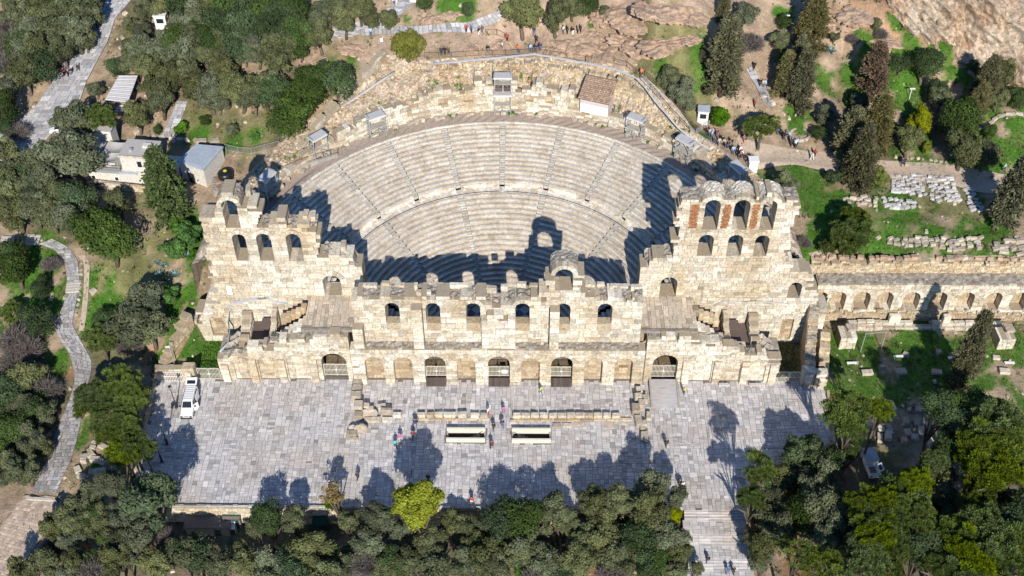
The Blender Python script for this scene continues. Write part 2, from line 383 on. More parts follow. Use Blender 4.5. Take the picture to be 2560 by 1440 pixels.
# ------------------------------------------------------------------ ground sheet
def axis(a, b, st, far):
    core = list(np.arange(a, b + st / 2, st)); k = st; lo = a; hi = b; L = []; Hh = []
    while lo > -far:
        k *= 1.35; lo -= k; L.append(lo)
    k = st
    while hi < far:
        k *= 1.35; hi += k; Hh.append(hi)
    return np.array(L[::-1] + core + Hh)
GX, GY = axis(-112, 112, .7, 700), axis(-56, 96, .7, 700)
XX, YY = np.meshgrid(GX, GY)
ZZ = H(XX, YY)
far = np.maximum(sstep(96, 260, YY), sstep(112, 300, np.abs(XX)))
ZZ = np.where(ZZ > 60, 60 + (ZZ - 60) * .1, ZZ); ZZ = ZZ * (1 - far) + np.minimum(ZZ, 45) * far
ZZ = np.maximum(ZZ, -9)
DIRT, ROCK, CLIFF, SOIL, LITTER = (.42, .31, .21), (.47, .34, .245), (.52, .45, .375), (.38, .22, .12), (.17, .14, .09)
GRASS, DRY, LAWN = (.075, .18, .022), (.22, .205, .09), (.085, .175, .026)
# px, py, radius px, colour, strength
PAINT = []
def P_(c, s, *lst):
    for a in lst: PAINT.append((a[0], a[1], a[2], c, s))
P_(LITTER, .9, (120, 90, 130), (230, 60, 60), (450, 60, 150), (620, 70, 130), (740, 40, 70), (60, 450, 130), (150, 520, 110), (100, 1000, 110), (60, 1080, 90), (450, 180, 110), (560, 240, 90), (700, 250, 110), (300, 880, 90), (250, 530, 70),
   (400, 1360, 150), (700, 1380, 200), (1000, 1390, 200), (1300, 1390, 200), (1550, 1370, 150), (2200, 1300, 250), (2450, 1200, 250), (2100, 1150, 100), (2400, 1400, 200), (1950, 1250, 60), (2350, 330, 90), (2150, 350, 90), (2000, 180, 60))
P_(ROCK, 1, (1400, 100, 120), (1500, 110, 120), (1620, 90, 130), (1600, 10, 160), (1720, 40, 100), (1750, 90, 60), (1200, 105, 90), (1100, 40, 60), (900, 130, 90), (1000, 110, 60), (780, 120, 60), (2000, 80, 60))
P_(CLIFF, 1, (2350, 40, 120), (2450, 60, 130), (2540, 60, 120), (2480, 130, 90), (2560, 130, 80), (2330, 100, 60), (2400, 120, 70), (2600, 0, 150))
P_((.45, .28, .17), 1, (2190, 50, 60), (2250, 90, 60), (2180, 10, 80), (2380, 165, 50), (2470, 190, 40), (2280, 140, 40), (2540, 215, 30))
P_(SOIL, 1, (1960, 1320, 50), (1990, 1370, 60), (1480, 1400, 40), (400, 900, 35), (370, 890, 30), (180, 900, 14), (185, 930, 14), (1985, 1345, 40))
P_(DIRT, 1, (90, 210, 55), (50, 270, 50), (120, 180, 40), (20, 310, 40), (1900, 330, 90), (1850, 300, 60), (1960, 350, 70), (1800, 200, 60), (600, 300, 60), (640, 260, 50), (720, 100, 60), (620, 140, 50), (330, 640, 60), (270, 470, 60), (1960, 250, 45), (380, 300, 40), (2430, 560, 70), (2500, 560, 60), (240, 1400, 80), (2290, 1080, 90), (2330, 1250, 50))
P_(DRY, .9, (560, 320, 60), (500, 310, 50), (640, 330, 60), (300, 700, 80), (260, 760, 60), (350, 680, 70), (290, 800, 50), (420, 620, 50), (690, 170, 40), (1700, 170, 50), (1640, 150, 60), (1720, 240, 60), (2300, 560, 100), (2200, 570, 70), (2400, 530, 80), (2140, 190, 50), (1930, 440, 60), (2060, 450, 60), (850, 170, 60), (1980, 860, 60), (1960, 890, 50), (230, 1050, 40), (300, 1380, 60))
P_(GRASS, 1, (90, 690, 75), (110, 770, 65), (50, 770, 60), (110, 900, 45), (80, 640, 45), (40, 830, 40), (490, 720, 45), (500, 650, 40), (500, 600, 40), (470, 560, 35), (440, 850, 45), (430, 790, 30), (280, 720, 28), (230, 700, 25), (240, 760, 22), (215, 820, 22), (290, 760, 30), (530, 880, 45), (625, 862, 26), (560, 870, 30), (200, 1100, 14), (225, 1130, 16), (245, 1170, 16), (210, 1060, 14),
   (1650, 160, 14), (1535, 60, 9), (1480, 62, 8), (880, 160, 16), (830, 170, 20), (1150, 5, 35), (1020, 55, 12), (2150, 140, 45), (2120, 130, 30), (2250, 170, 55), (2270, 230, 45), (2240, 150, 30), (2280, 200, 40), (2360, 180, 45), (2420, 190, 35), (2050, 200, 30), (2160, 200, 35), (1955, 30, 25), (1960, 160, 20), (1985, 285, 32), (1990, 315, 22), (2270, 260, 40), (2500, 380, 70), (2545, 330, 55), (2430, 410, 50), (2300, 392, 45), (2480, 290, 30), (2350, 130, 22),
   (2020, 440, 55), (2100, 510, 50), (2060, 560, 55), (2010, 500, 40), (2030, 610, 30), (2180, 630, 60), (2260, 630, 55), (2340, 630, 60), (2430, 620, 60), (2520, 640, 50), (2230, 600, 45), (2400, 590, 50), (2330, 590, 40), (2190, 480, 40), (2260, 520, 30), (2500, 590, 40), (2440, 500, 30), (1920, 480, 40), (2120, 600, 30), (1900, 700, 10), (1750, 180, 20), (1760, 350, 25), (500, 340, 22), (580, 350, 22), (640, 345, 18))
P_(LAWN, 1, (2100, 870, 60), (2160, 900, 80), (2260, 890, 80), (2360, 900, 80), (2460, 900, 80), (2550, 900, 80), (2110, 950, 60), (2200, 960, 70), (2530, 980, 60), (2420, 980, 50), (2300, 850, 60))
C4 = np.zeros(XX.shape + (3,)); C4[:] = (.36, .265, .175)
GM = np.zeros(XX.shape)
nz1 = fbm(XX, YY, 5.0, 4); nz2 = fbm(XX + 71, YY - 33, 2.0, 3)
mix0 = sstep(-.25, .35, nz1)[..., None]
C4 = C4 * (1 - mix0 * .5) + np.array((.40, .30, .215)) * mix0 * .5
upper = sstep(30, 45, YY) * sstep(-40, -15, XX)
C4 = C4 * (1 - upper[..., None] * .6) + np.array(ROCK) * upper[..., None] * .6
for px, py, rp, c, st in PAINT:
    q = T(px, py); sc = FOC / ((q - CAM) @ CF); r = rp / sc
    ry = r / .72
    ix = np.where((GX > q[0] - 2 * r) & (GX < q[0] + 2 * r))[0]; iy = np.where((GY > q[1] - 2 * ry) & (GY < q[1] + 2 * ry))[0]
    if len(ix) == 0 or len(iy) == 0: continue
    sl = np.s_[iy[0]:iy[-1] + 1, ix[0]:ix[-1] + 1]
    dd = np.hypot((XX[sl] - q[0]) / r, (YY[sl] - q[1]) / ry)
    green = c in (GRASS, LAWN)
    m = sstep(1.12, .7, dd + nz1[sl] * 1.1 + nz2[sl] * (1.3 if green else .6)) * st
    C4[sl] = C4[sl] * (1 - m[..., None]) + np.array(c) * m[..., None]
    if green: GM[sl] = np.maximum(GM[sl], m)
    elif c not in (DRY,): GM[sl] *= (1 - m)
gmask = GM[..., None] * sstep(-.15, .35, fbm(XX + 13, YY + 57, 1.7, 3) + .5 * fbm(XX, YY, .8, 2))[..., None] * .4
C4 = C4 * (1 - gmask) + np.array((.19, .185, .075)) * gmask
patch = sstep(.12, .38, fbm(XX - 40, YY + 90, 3.5, 4)) * (.55 * (1 - GM))
patch *= (1 - upper * .6) * (CLIFF != 0)
C4 = C4 * (1 - patch[..., None]) + np.array((.16, .17, .06)) * patch[..., None]
C4 *= .88
C4 *= (1 + .35 * nz2 + .22 * fbm(XX, YY, .9, 2))[..., None]
ny, nx = XX.shape
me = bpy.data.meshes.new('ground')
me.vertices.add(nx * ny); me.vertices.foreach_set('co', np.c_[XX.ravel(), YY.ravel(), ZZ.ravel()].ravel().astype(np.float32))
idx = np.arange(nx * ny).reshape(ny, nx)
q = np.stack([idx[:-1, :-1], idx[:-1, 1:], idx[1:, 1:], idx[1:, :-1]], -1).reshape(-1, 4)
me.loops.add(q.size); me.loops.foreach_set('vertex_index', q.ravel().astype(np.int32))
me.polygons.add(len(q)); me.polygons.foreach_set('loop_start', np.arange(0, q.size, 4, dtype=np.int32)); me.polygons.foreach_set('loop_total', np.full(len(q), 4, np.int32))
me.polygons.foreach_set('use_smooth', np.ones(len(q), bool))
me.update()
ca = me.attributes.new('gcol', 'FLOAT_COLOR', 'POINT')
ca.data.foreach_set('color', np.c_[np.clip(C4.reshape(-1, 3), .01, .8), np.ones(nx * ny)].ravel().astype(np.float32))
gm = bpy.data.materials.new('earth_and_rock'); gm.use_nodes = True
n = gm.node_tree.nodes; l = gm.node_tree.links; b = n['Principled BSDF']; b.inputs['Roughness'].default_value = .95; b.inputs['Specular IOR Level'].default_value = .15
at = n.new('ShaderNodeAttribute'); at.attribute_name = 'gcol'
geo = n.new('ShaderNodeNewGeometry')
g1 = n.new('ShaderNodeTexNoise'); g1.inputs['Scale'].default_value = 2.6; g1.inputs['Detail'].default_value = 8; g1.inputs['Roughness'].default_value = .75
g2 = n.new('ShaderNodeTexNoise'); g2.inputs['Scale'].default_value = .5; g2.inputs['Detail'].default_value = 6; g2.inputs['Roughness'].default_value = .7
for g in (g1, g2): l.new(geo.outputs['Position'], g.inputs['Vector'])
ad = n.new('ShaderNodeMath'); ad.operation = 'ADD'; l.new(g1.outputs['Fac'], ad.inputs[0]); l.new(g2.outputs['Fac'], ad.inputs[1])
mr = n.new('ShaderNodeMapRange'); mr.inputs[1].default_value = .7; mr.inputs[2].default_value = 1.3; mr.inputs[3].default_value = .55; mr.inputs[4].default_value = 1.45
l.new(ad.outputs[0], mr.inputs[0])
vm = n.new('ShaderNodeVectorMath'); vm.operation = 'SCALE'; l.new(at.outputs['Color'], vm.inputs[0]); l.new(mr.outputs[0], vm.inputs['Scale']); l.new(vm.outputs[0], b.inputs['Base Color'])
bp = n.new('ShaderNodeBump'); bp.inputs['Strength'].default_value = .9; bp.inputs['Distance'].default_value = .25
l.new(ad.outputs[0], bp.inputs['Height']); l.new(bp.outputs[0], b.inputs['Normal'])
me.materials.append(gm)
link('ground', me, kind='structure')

# grass blades: nobody could count them
def blades(name, pts, hmin, hmax, wid, mat, parent=None, per=3):
    mb = MB()
    for (x, y, z) in pts:
        for k in range(per):
            a = R_(0, 2 * PI); h = R_(hmin, hmax); wd = wid * R_(.6, 1.3); lx, ly = R_(-.6, .6) * h, R_(-.6, .6) * h
            ox, oy = R_(-.2, .2), R_(-.2, .2)
            dx, dy = math.cos(a) * wd, math.sin(a) * wd
            mb.add([(x + ox - dx, y + oy - dy, z - .03), (x + ox + dx, y + oy + dy, z - .03), (x + ox + lx, y + oy + ly, z + h)], [(0, 1, 2)], R_(.6, 1.3))
    return mb.build(name, mat, parent, kind='stuff')
fine = (np.abs(XX) < 110) & (YY > -55) & (YY < 95)
iy, ix = np.where((GM > .45) & fine & (ZZ > -5))
sel = RNG.permutation(len(iy))[:15000]
pts = np.c_[XX[iy[sel], ix[sel]] + RNG.uniform(-.35, .35, len(sel)), YY[iy[sel], ix[sel]] + RNG.uniform(-.35, .35, len(sel))]
pz = H(pts[:, 0], pts[:, 1])
blades('grass', [(a, b_, c) for (a, b_), c in zip(pts, pz) if c > -5], .10, .30, .075, M['grass'], per=8)

# ------------------------------------------------------------------ paths and roads (draped sheets with their own slabs)
def smooth_pairs(pairs, n):
    A = np.array([T(*p[0]) for p in pairs]); B = np.array([T(*p[1]) for p in pairs])
    c = (A + B) / 2; dist = np.r_[0, np.cumsum(np.linalg.norm(np.diff(c, axis=0), axis=1))]
    s = np.linspace(0, dist[-1], max(2, int(dist[-1] / n)))
    def ip(P):
        q = np.stack([np.interp(s, dist, P[:, i]) for i in range(3)], 1)
        for _ in range(3):
            q[1:-1] = .25 * q[:-2] + .5 * q[1:-1] + .25 * q[2:]
        return q
    return ip(A), ip(B)
def path(name, pairs, mat_base, slab_mat=None, sl=(.6, 1.1), lift=.12, parts=0, edge=None, crazy=False):
    A, B = smooth_pairs(pairs, .5)
    W = np.linalg.norm((B - A)[:, :2], axis=1); nw = max(3, int(W.mean() / .5) + 1)
    mb = MB(); rows = []
    for a, b_ in zip(A, B):
        t = np.linspace(0, 1, nw); x = a[0] + (b_[0] - a[0]) * t; y = a[1] + (b_[1] - a[1]) * t
        z = H(x, y) + lift; z[1:-1] = np.maximum(z[1:-1], (z[0] + z[-1]) / 2 - .1)
        rows.append(np.c_[x, y, z])
    G = np.array(rows)
    for _ in range(2): G[1:-1, :, 2] = np.maximum(G[1:-1, :, 2], .5 * (G[:-2, :, 2] + G[2:, :, 2]))
    vs = [tuple(p) for p in G.reshape(-1, 3)]; fs = []
    for i in range(len(G) - 1):
        for j in range(nw - 1):
            k = i * nw + j; fs.append((k, k + nw, k + nw + 1, k + 1))
    mb.add(vs, fs, 1.0)
    root = mb.build(name, mat_base, kind='structure', smooth=True)
    if slab_mat:
        big = []
        def at(si, tj):
            si = min(max(si, 0), len(G) - 1.001); tj = min(max(tj, 0), nw - 1.001)
            i, j = int(si), int(tj); fi, fj = si - i, tj - j
            return (G[i, j] * (1 - fi) * (1 - fj) + G[i + 1, j] * fi * (1 - fj) + G[i, j + 1] * (1 - fi) * fj + G[i + 1, j + 1] * fi * fj)
        s_ = 0.0
        while s_ < len(G) - 1.5:
            ds = R_(*sl) / .5; s2 = min(s_ + ds, len(G) - 1); tj = 0.0
            i = int(s_); wl = np.linalg.norm(G[i, -1] - G[i, 0])
            while tj < nw - 1.01:
                dt = R_(*sl) * R_(1, 1.7) / max(wl, .5) * (nw - 1); t2 = min(tj + dt, nw - 1)
                if nw - 1 - t2 < .4: t2 = nw - 1
                g = .045 / .5; gt = .045 / max(wl, .5) * (nw - 1)
                j_ = (lambda: R_(-.22, .22)) if crazy else (lambda: R_(-.03, .03))
                P = [at(s_ + g + j_() * .5, tj + gt + j_() * .4), at(s_ + g + j_() * .5, t2 - gt + j_() * .4), at(s2 - g + j_() * .5, t2 - gt + j_() * .4), at(s2 - g + j_() * .5, tj + gt + j_() * .4)]
                h = R_(.03, .07)
                big.append((np.linalg.norm(np.cross(P[1] - P[0], P[3] - P[0])), P, h, tn(.16)))
                tj = t2
            s_ = s2
        big.sort(key=lambda q: -q[0])
        stuff = MB()
        for k, (a_, P, h, t_) in enumerate(big):
            mbx = MB() if k < parts else stuff
            top = [p + np.array((0, 0, h)) for p in P]; bot = [p - np.array((0, 0, .05)) for p in P]
            mbx.hexa(bot + top, t_)
            if k < parts: mbx.build('slab', slab_mat, root)
        if stuff.f: stuff.build('small_slab', slab_mat, root, kind='stuff')
    return root
path('path', [((80, 1233), (140, 1237)), ((113, 1160), (177, 1153)), ((133, 1100), (195, 1093)), ((160, 1043), (206, 1043)), ((184, 980), (214, 980)), ((190, 950), (226, 950)), ((177, 890), (232, 905)), ((147, 850), (202, 852)), ((137, 817), (180, 813)), ((163, 757), (193, 757)), ((170, 713), (200, 710)), ((163, 657), (197, 653)), ((135, 625), (170, 620)), ((95, 612), (130, 600))], M['grout'], M['pathstone'], (.4, .75), parts=150, crazy=True)
path('road', [((266, -30), (340, -30)), ((268, 0), (332, 0)), ((250, 50), (290, 50)), ((205, 125), (268, 115)), ((160, 165), (240, 165)), ((125, 220), (215, 215)), ((95, 270), (200, 262)), ((45, 310), (165, 310)), ((0, 340), (120, 350)), ((-40, 380), (90, 392)), ((-90, 420), (40, 440))], M['grout'], M['roadslab'], (.5, 1.1), lift=.2, parts=40)
path('path', [((1000, -40), (1045, -40)), ((1000, 0), (1042, 0)), ((960, 35), (1010, 35)), ((890, 62), (965, 72)), ((830, 78), (870, 95)), ((740, 96), (750, 108))], M['grout'], M['roadslab'], (.5, 1.0), lift=.2)
path('path', [((900, 76), (905, 95)), ((950, 72), (950, 93)), ((1050, 70), (1050, 92)), ((1170, 64), (1180, 88)), ((1230, 40), (1250, 58)), ((1270, 5), (1290, 25))], M['grout'], M['roadslab'], (.5, 1.0), lift=.26)
path('path', [((443, 255), (470, 255)), ((425, 300), (455, 300)), ((403, 347), (437, 353))], M['grout'], M['roadslab'], (.5, 1.0), lift=.14)
path('path', [((1865, 173), (1881, 170)), ((1880, 200), (1902, 200)), ((1893, 223), (1918, 223)), ((1903, 263), (1928, 280))], M['grout'], M['roadslab'], (.6, 1.1), lift=.14)
path('path', [((1840, 345), (1868, 420)), ((1900, 358), (1895, 424)), ((1990, 374), (1990, 414)), ((2060, 380), (2060, 426)), ((2200, 402), (2200, 444)), ((2350, 412), (2350, 462)), ((2440, 426), (2440, 478)), ((2570, 445), (2570, 495))], M['dirtpath'], lift=.1)
path('path', [((2020, 636), (2035, 658)), ((2150, 650), (2150, 664)), ((2300, 650), (2300, 662)), ((2600, 656), (2600, 668))], M['dirtpath'], lift=.06)
path('path', [((60, 1240), (160, 1246)), ((20, 1290), (130, 1310)), ((-20, 1340), (90, 1370)), ((-60, 1410), (40, 1440)), ((-90, 1460), (10, 1490))], M['dirtpath'], mk('warm_cobble', ((.47, .37, .29), (.38, .30, .24)), stain=(.40, .31, .24), grain=3, bump=.3), (.3, .5), lift=.12, crazy=True)
path('path', [((195, 640), (212, 640)), ((212, 660), (226, 660)), ((210, 720), (222, 720)), ((203, 800), (216, 800)), ((198, 830), (212, 832))], M['dirtpath'], lift=.05)

# ------------------------------------------------------------------ marble plaza
plaza_base = MB()
def clip(poly, ax, v, keep_less):
    out = []
    for i in range(len(poly)):
        a, b_ = poly[i - 1], poly[i]; ia = (a[ax] <= v) == keep_less; ib = (b_[ax] <= v) == keep_less
        if ia != ib:
            t = (v - a[ax]) / (b_[ax] - a[ax]); out.append((a[0] + (b_[0] - a[0]) * t, a[1] + (b_[1] - a[1]) * t))
        if ib: out.append(b_)
    return out
_y0, _y1 = PITS[0][1][1], PITS[0][0][1]
_bands = [clip(PLAZA, 1, _y0, True), clip(PLAZA, 1, _y1, False)]
_mid = clip(clip(PLAZA, 1, _y0, False), 1, _y1, True)
_bands += [clip(_mid, 0, PITS[0][0][0], True), clip(clip(_mid, 0, PITS[0][1][0], False), 0, PITS[1][0][0], True), clip(_mid, 0, PITS[1][1][0], False)]
for q in _bands: plaza_base.add([(x, y, -.02) for x, y in q], [tuple(range(len(q)))], 1.0)
plaza = plaza_base.build('plaza', M['grout'], kind='structure')
def paving(root, poly, mat, z, cell=1.12, h=.03, parts=300, skip=None, bounds=None, seed=1, oname='paving_slab'):
    rs = random.Random(seed); out = []
    xs = [p[0] for p in poly]; ys = [p[1] for p in poly]
    def split(x0, x1, y0, y1):
        w_, h_ = x1 - x0, y1 - y0; big, sml = max(w_, h_), min(w_, h_)
        if big < cell * .62 or (big < cell * .95 and sml < cell * .62) or (big < cell * 1.05 and rs.random() < .25):
            cx, cy = (x0 + x1) / 2, (y0 + y1) / 2
            if bool(inpoly(cx, cy, poly)) and not (skip and skip(cx, cy)):
                t = max(.5, min(1.25, rs.gauss(1, .10))) * (.72 if rs.random() < .07 else 1)
                out.append(((x0, x1, y0, y1), h * rs.uniform(.6, 1.5), t))
            return
        f = rs.uniform(.36, .64)
        if (w_ > h_ * 1.15) if rs.random() < .86 else (w_ < h_): c = x0 + w_ * f; split(x0, c, y0, y1); split(c, x1, y0, y1)
        else: c = y0 + h_ * f; split(x0, x1, y0, c); split(x0, x1, c, y1)
    split(min(xs) - .3, max(xs) + .3, min(ys) - .2, max(ys) + .2)
    out.sort(key=lambda o: -((o[0][1] - o[0][0]) * (o[0][3] - o[0][2])) * (1 + .01 * -o[0][2]))
    stuff = MB(); g = .025
    for k, (q, hh, t) in enumerate(out):
        mb = MB() if k < parts else stuff
        mb.box(((q[0] + q[1]) / 2, (q[2] + q[3]) / 2, z + hh / 2 - .02), (q[1] - q[0] - 2 * g, q[3] - q[2] - 2 * g, hh + .04), 0, t)
        if k < parts: mb.build(oname, mat, root)
    if stuff.f: stuff.build('small_' + oname, mat, root, kind='stuff')
def in_pit(x, y):
    for a, b_ in PITS:
        if a[0] - .2 < x < b_[0] + .2 and b_[1] - .1 < y < a[1] + .2: return True
    return y > -5.95 and not (20 < abs(x) < 29)
paving(plaza, [(x, y if y < -6 else -5.9) for x, y in PLAZA], M['slab'], 0.0, skip=in_pit)

# the pale rock face that closes the view at the top right
_cb = np.array([T(*p) for p in ((2215, 8), (2262, 62), (2310, 100), (2352, 128), (2400, 168), (2450, 196), (2500, 208), (2560, 228), (2640, 250), (2760, 275))])
_cd = np.r_[0, np.cumsum(np.linalg.norm(np.diff(_cb[:, :2], axis=0), axis=1))]
ns, ntt = 230, 110; S_ = np.linspace(0, _cd[-1], ns); T_c = np.linspace(0, 1, ntt)
SS, TT = np.meshgrid(S_, T_c, indexing='ij')
bx, by_, bz = [np.interp(SS, _cd, _cb[:, k]) for k in range(3)]
hgt = np.interp(S_, [0, 6, 14, 24, _cd[-1]], [3, 9, 15, 20, 22])[:, None] * TT
rid = .5 - np.abs(fbm(SS * .55 + TT * 6, hgt * .9 + SS * .25, 4.5, 4)) * 2.2
led = np.abs(((hgt + SS * .35 + 1.5 * fbm(SS, hgt, 5, 2)) / 3.4) % 1 - .5) * 2
outw = rid * 1.7 + fbm(SS, hgt * 1.3, 1.5, 4) * 1.5 + (led ** 3) * .9 - 1.3 * sstep(.42, .5, .5 - np.abs(fbm(SS * .9 + hgt * .5, hgt * .6 - SS * .3, 3.2, 3))) + 1.8 * fbm(SS, hgt, 9, 2)
px_ = bx + .35 * outw * .4 + hgt * .12; py_ = by_ + hgt * .42 - outw * .9; pz_ = bz - .6 + hgt + outw * .25
mb = MB(); V_ = np.stack([px_, py_, pz_], -1).reshape(-1, 3); mb.v = [tuple(p) for p in V_]
cn = fbm(SS, hgt * .5, 5, 3)
for i in range(ns - 1):
    for j in range(ntt - 1):
        k = i * ntt + j; mb.f.append((k, k + ntt, k + ntt + 1, k + 1)); mb.t.append(float(max(.6, min(1.3, 1 + cn[i, j] * .5 + R_(-.06, .06))))); mb.m.append(0)
mb.build('cliff', mk('pale_cliff_rock', ((.52, .42, .32), (.45, .35, .255)), stain=(.43, .25, .13), grain=1.3, bump=1.0, bigscale=.16, stain_amt=.75, gscale=2.2, bdist=.4, dirt=.8), kind='structure', smooth=True)
# low weeds and herbs in clumps
wx, wy = RNG.uniform(-108, 108, 5200), RNG.uniform(-52, 92, 5200); wz = H(wx, wy)
wk = (fbm(wx, wy, 7, 3) > -.12) & ~inpoly(wx, wy, PLAZA) & ~((np.abs(wx) < 48) & (wy > -7) & (wy < 9)) & (wz > -5.5) & ~((wy > -28) & (wz < -1.5)) & ~((wx > 46) & (wy < 9.5) & (wy > 5))
wp = []
for x, y, z in zip(wx[wk], wy[wk], wz[wk]):
    for k in range(4): wp.append((x + R_(-.35, .35), y + R_(-.35, .35), z))
blades('weeds', wp, .12, .5, .09, mk('weed_leaves', ((.085, .11, .035), (.17, .165, .075)), grain=1, rough=1, bump=0, hue=1, trans=.2), per=4)

# bare reddish rock that breaks through the hilltop
def outcrop(px, py, rp, flat=.42, seed=0):
    q = T(px, py); r = rp / FOC * ((q - CAM) @ CF); bm = bmesh.new(); bmesh.ops.create_icosphere(bm, subdivisions=5, radius=1)
    ox = seed * 13.7
    for v in bm.verts:
        c = v.co; n_ = float(fbm(c.x * 2 + ox, c.y * 2 + c.z * 1.7, 1.6, 4)); rd = .5 - abs(float(fbm(c.x * 2 - ox, c.y * 2 - c.z, 1.1, 3)))
        k = 1 + n_ * .6 + rd * .55 - .2 + .25 * float(fbm(c.x * 5 + ox, c.y * 5 - c.z * 3, .8, 3))
        v.co = Vector((c.x * k * r * 1.25, c.y * k * r * .95, c.z * k * r * flat))
    me = bpy.data.meshes.new('rock'); bm.to_mesh(me); bm.free(); at = me.attributes.new('tint', 'FLOAT', 'FACE'); at.data.foreach_set('value', np.clip(np.random.default_rng(seed).normal(1, .05, len(me.polygons)), .7, 1.3).astype(np.float32))
    me.materials.append(M['redrock']); o = link('rock', me, kind='structure'); o.location = (q[0], q[1], float(H(q[0], q[1])) - r * flat * .35); o.rotation_euler = (0, 0, seed * 1.3)
for k, (px, py, rp) in enumerate([(1445, 112, 52), (1515, 128, 55), (1590, 105, 70), (1660, 108, 55), (1560, 22, 75), (1660, 20, 70), (1735, 40, 42), (1720, 95, 38), (1390, 125, 35), (1480, 80, 38), (1250, 112, 30), (1185, 118, 26), (880, 120, 34), (960, 150, 22), (1080, 45, 34), (1130, 40, 30), (1500, 35, 40), (2080, 60, 50), (2140, 30, 55), (2210, 95, 40), (1010, 105, 26), (800, 150, 26)]): outcrop(px, py, rp * .85, .27, k)
# ------------------------------------------------------------------ stone-by-stone walls
def flat_map(y0, x0=0.0, z0=0.0):
    return lambda u, v, w: (x0 + u, y0 + w, z0 + v)
def dir_map(a, b, z0=0.0):
    """wall running from a to b on the ground; w goes to the left of that direction"""
    a = np.array(a, float); b = np.array(b, float); d = (b - a) / np.linalg.norm(b - a); n_ = np.array((-d[1], d[0]))
    return lambda u, v, w: (a[0] + d[0] * u + n_[0] * w, a[1] + d[1] * u + n_[1] * w, z0 + v)
def arc_map(r0, z0=0.0):
    """u is arc length at r0 measured from +y to the right; w goes outwards"""
    return lambda u, v, w: ((r0 + w) * math.sin(u / r0), (r0 + w) * math.cos(u / r0), z0 + v)
class Op:
    """arched or flat opening; back = None goes right through, else a niche that deep"""
    def __init__(s, uc, hw, sill, spring, back=None, arch=True, ring=.6, mat=None):
        s.uc, s.hw, s.sill, s.spring, s.back, s.arch, s.ring, s.mat = uc, hw, sill, spring, back, arch, ring, mat
    def half(s, v):
        if v <= s.sill + 1e-6 - 1e-3: return 0
        if not s.arch: return s.hw if v < s.spring - 1e-6 else 0
        if v <= s.spring + 1e-6: return s.hw
        ro = s.hw + s.ring; d = v - s.spring
        return math.sqrt(ro * ro - d * d) if d < ro else 0
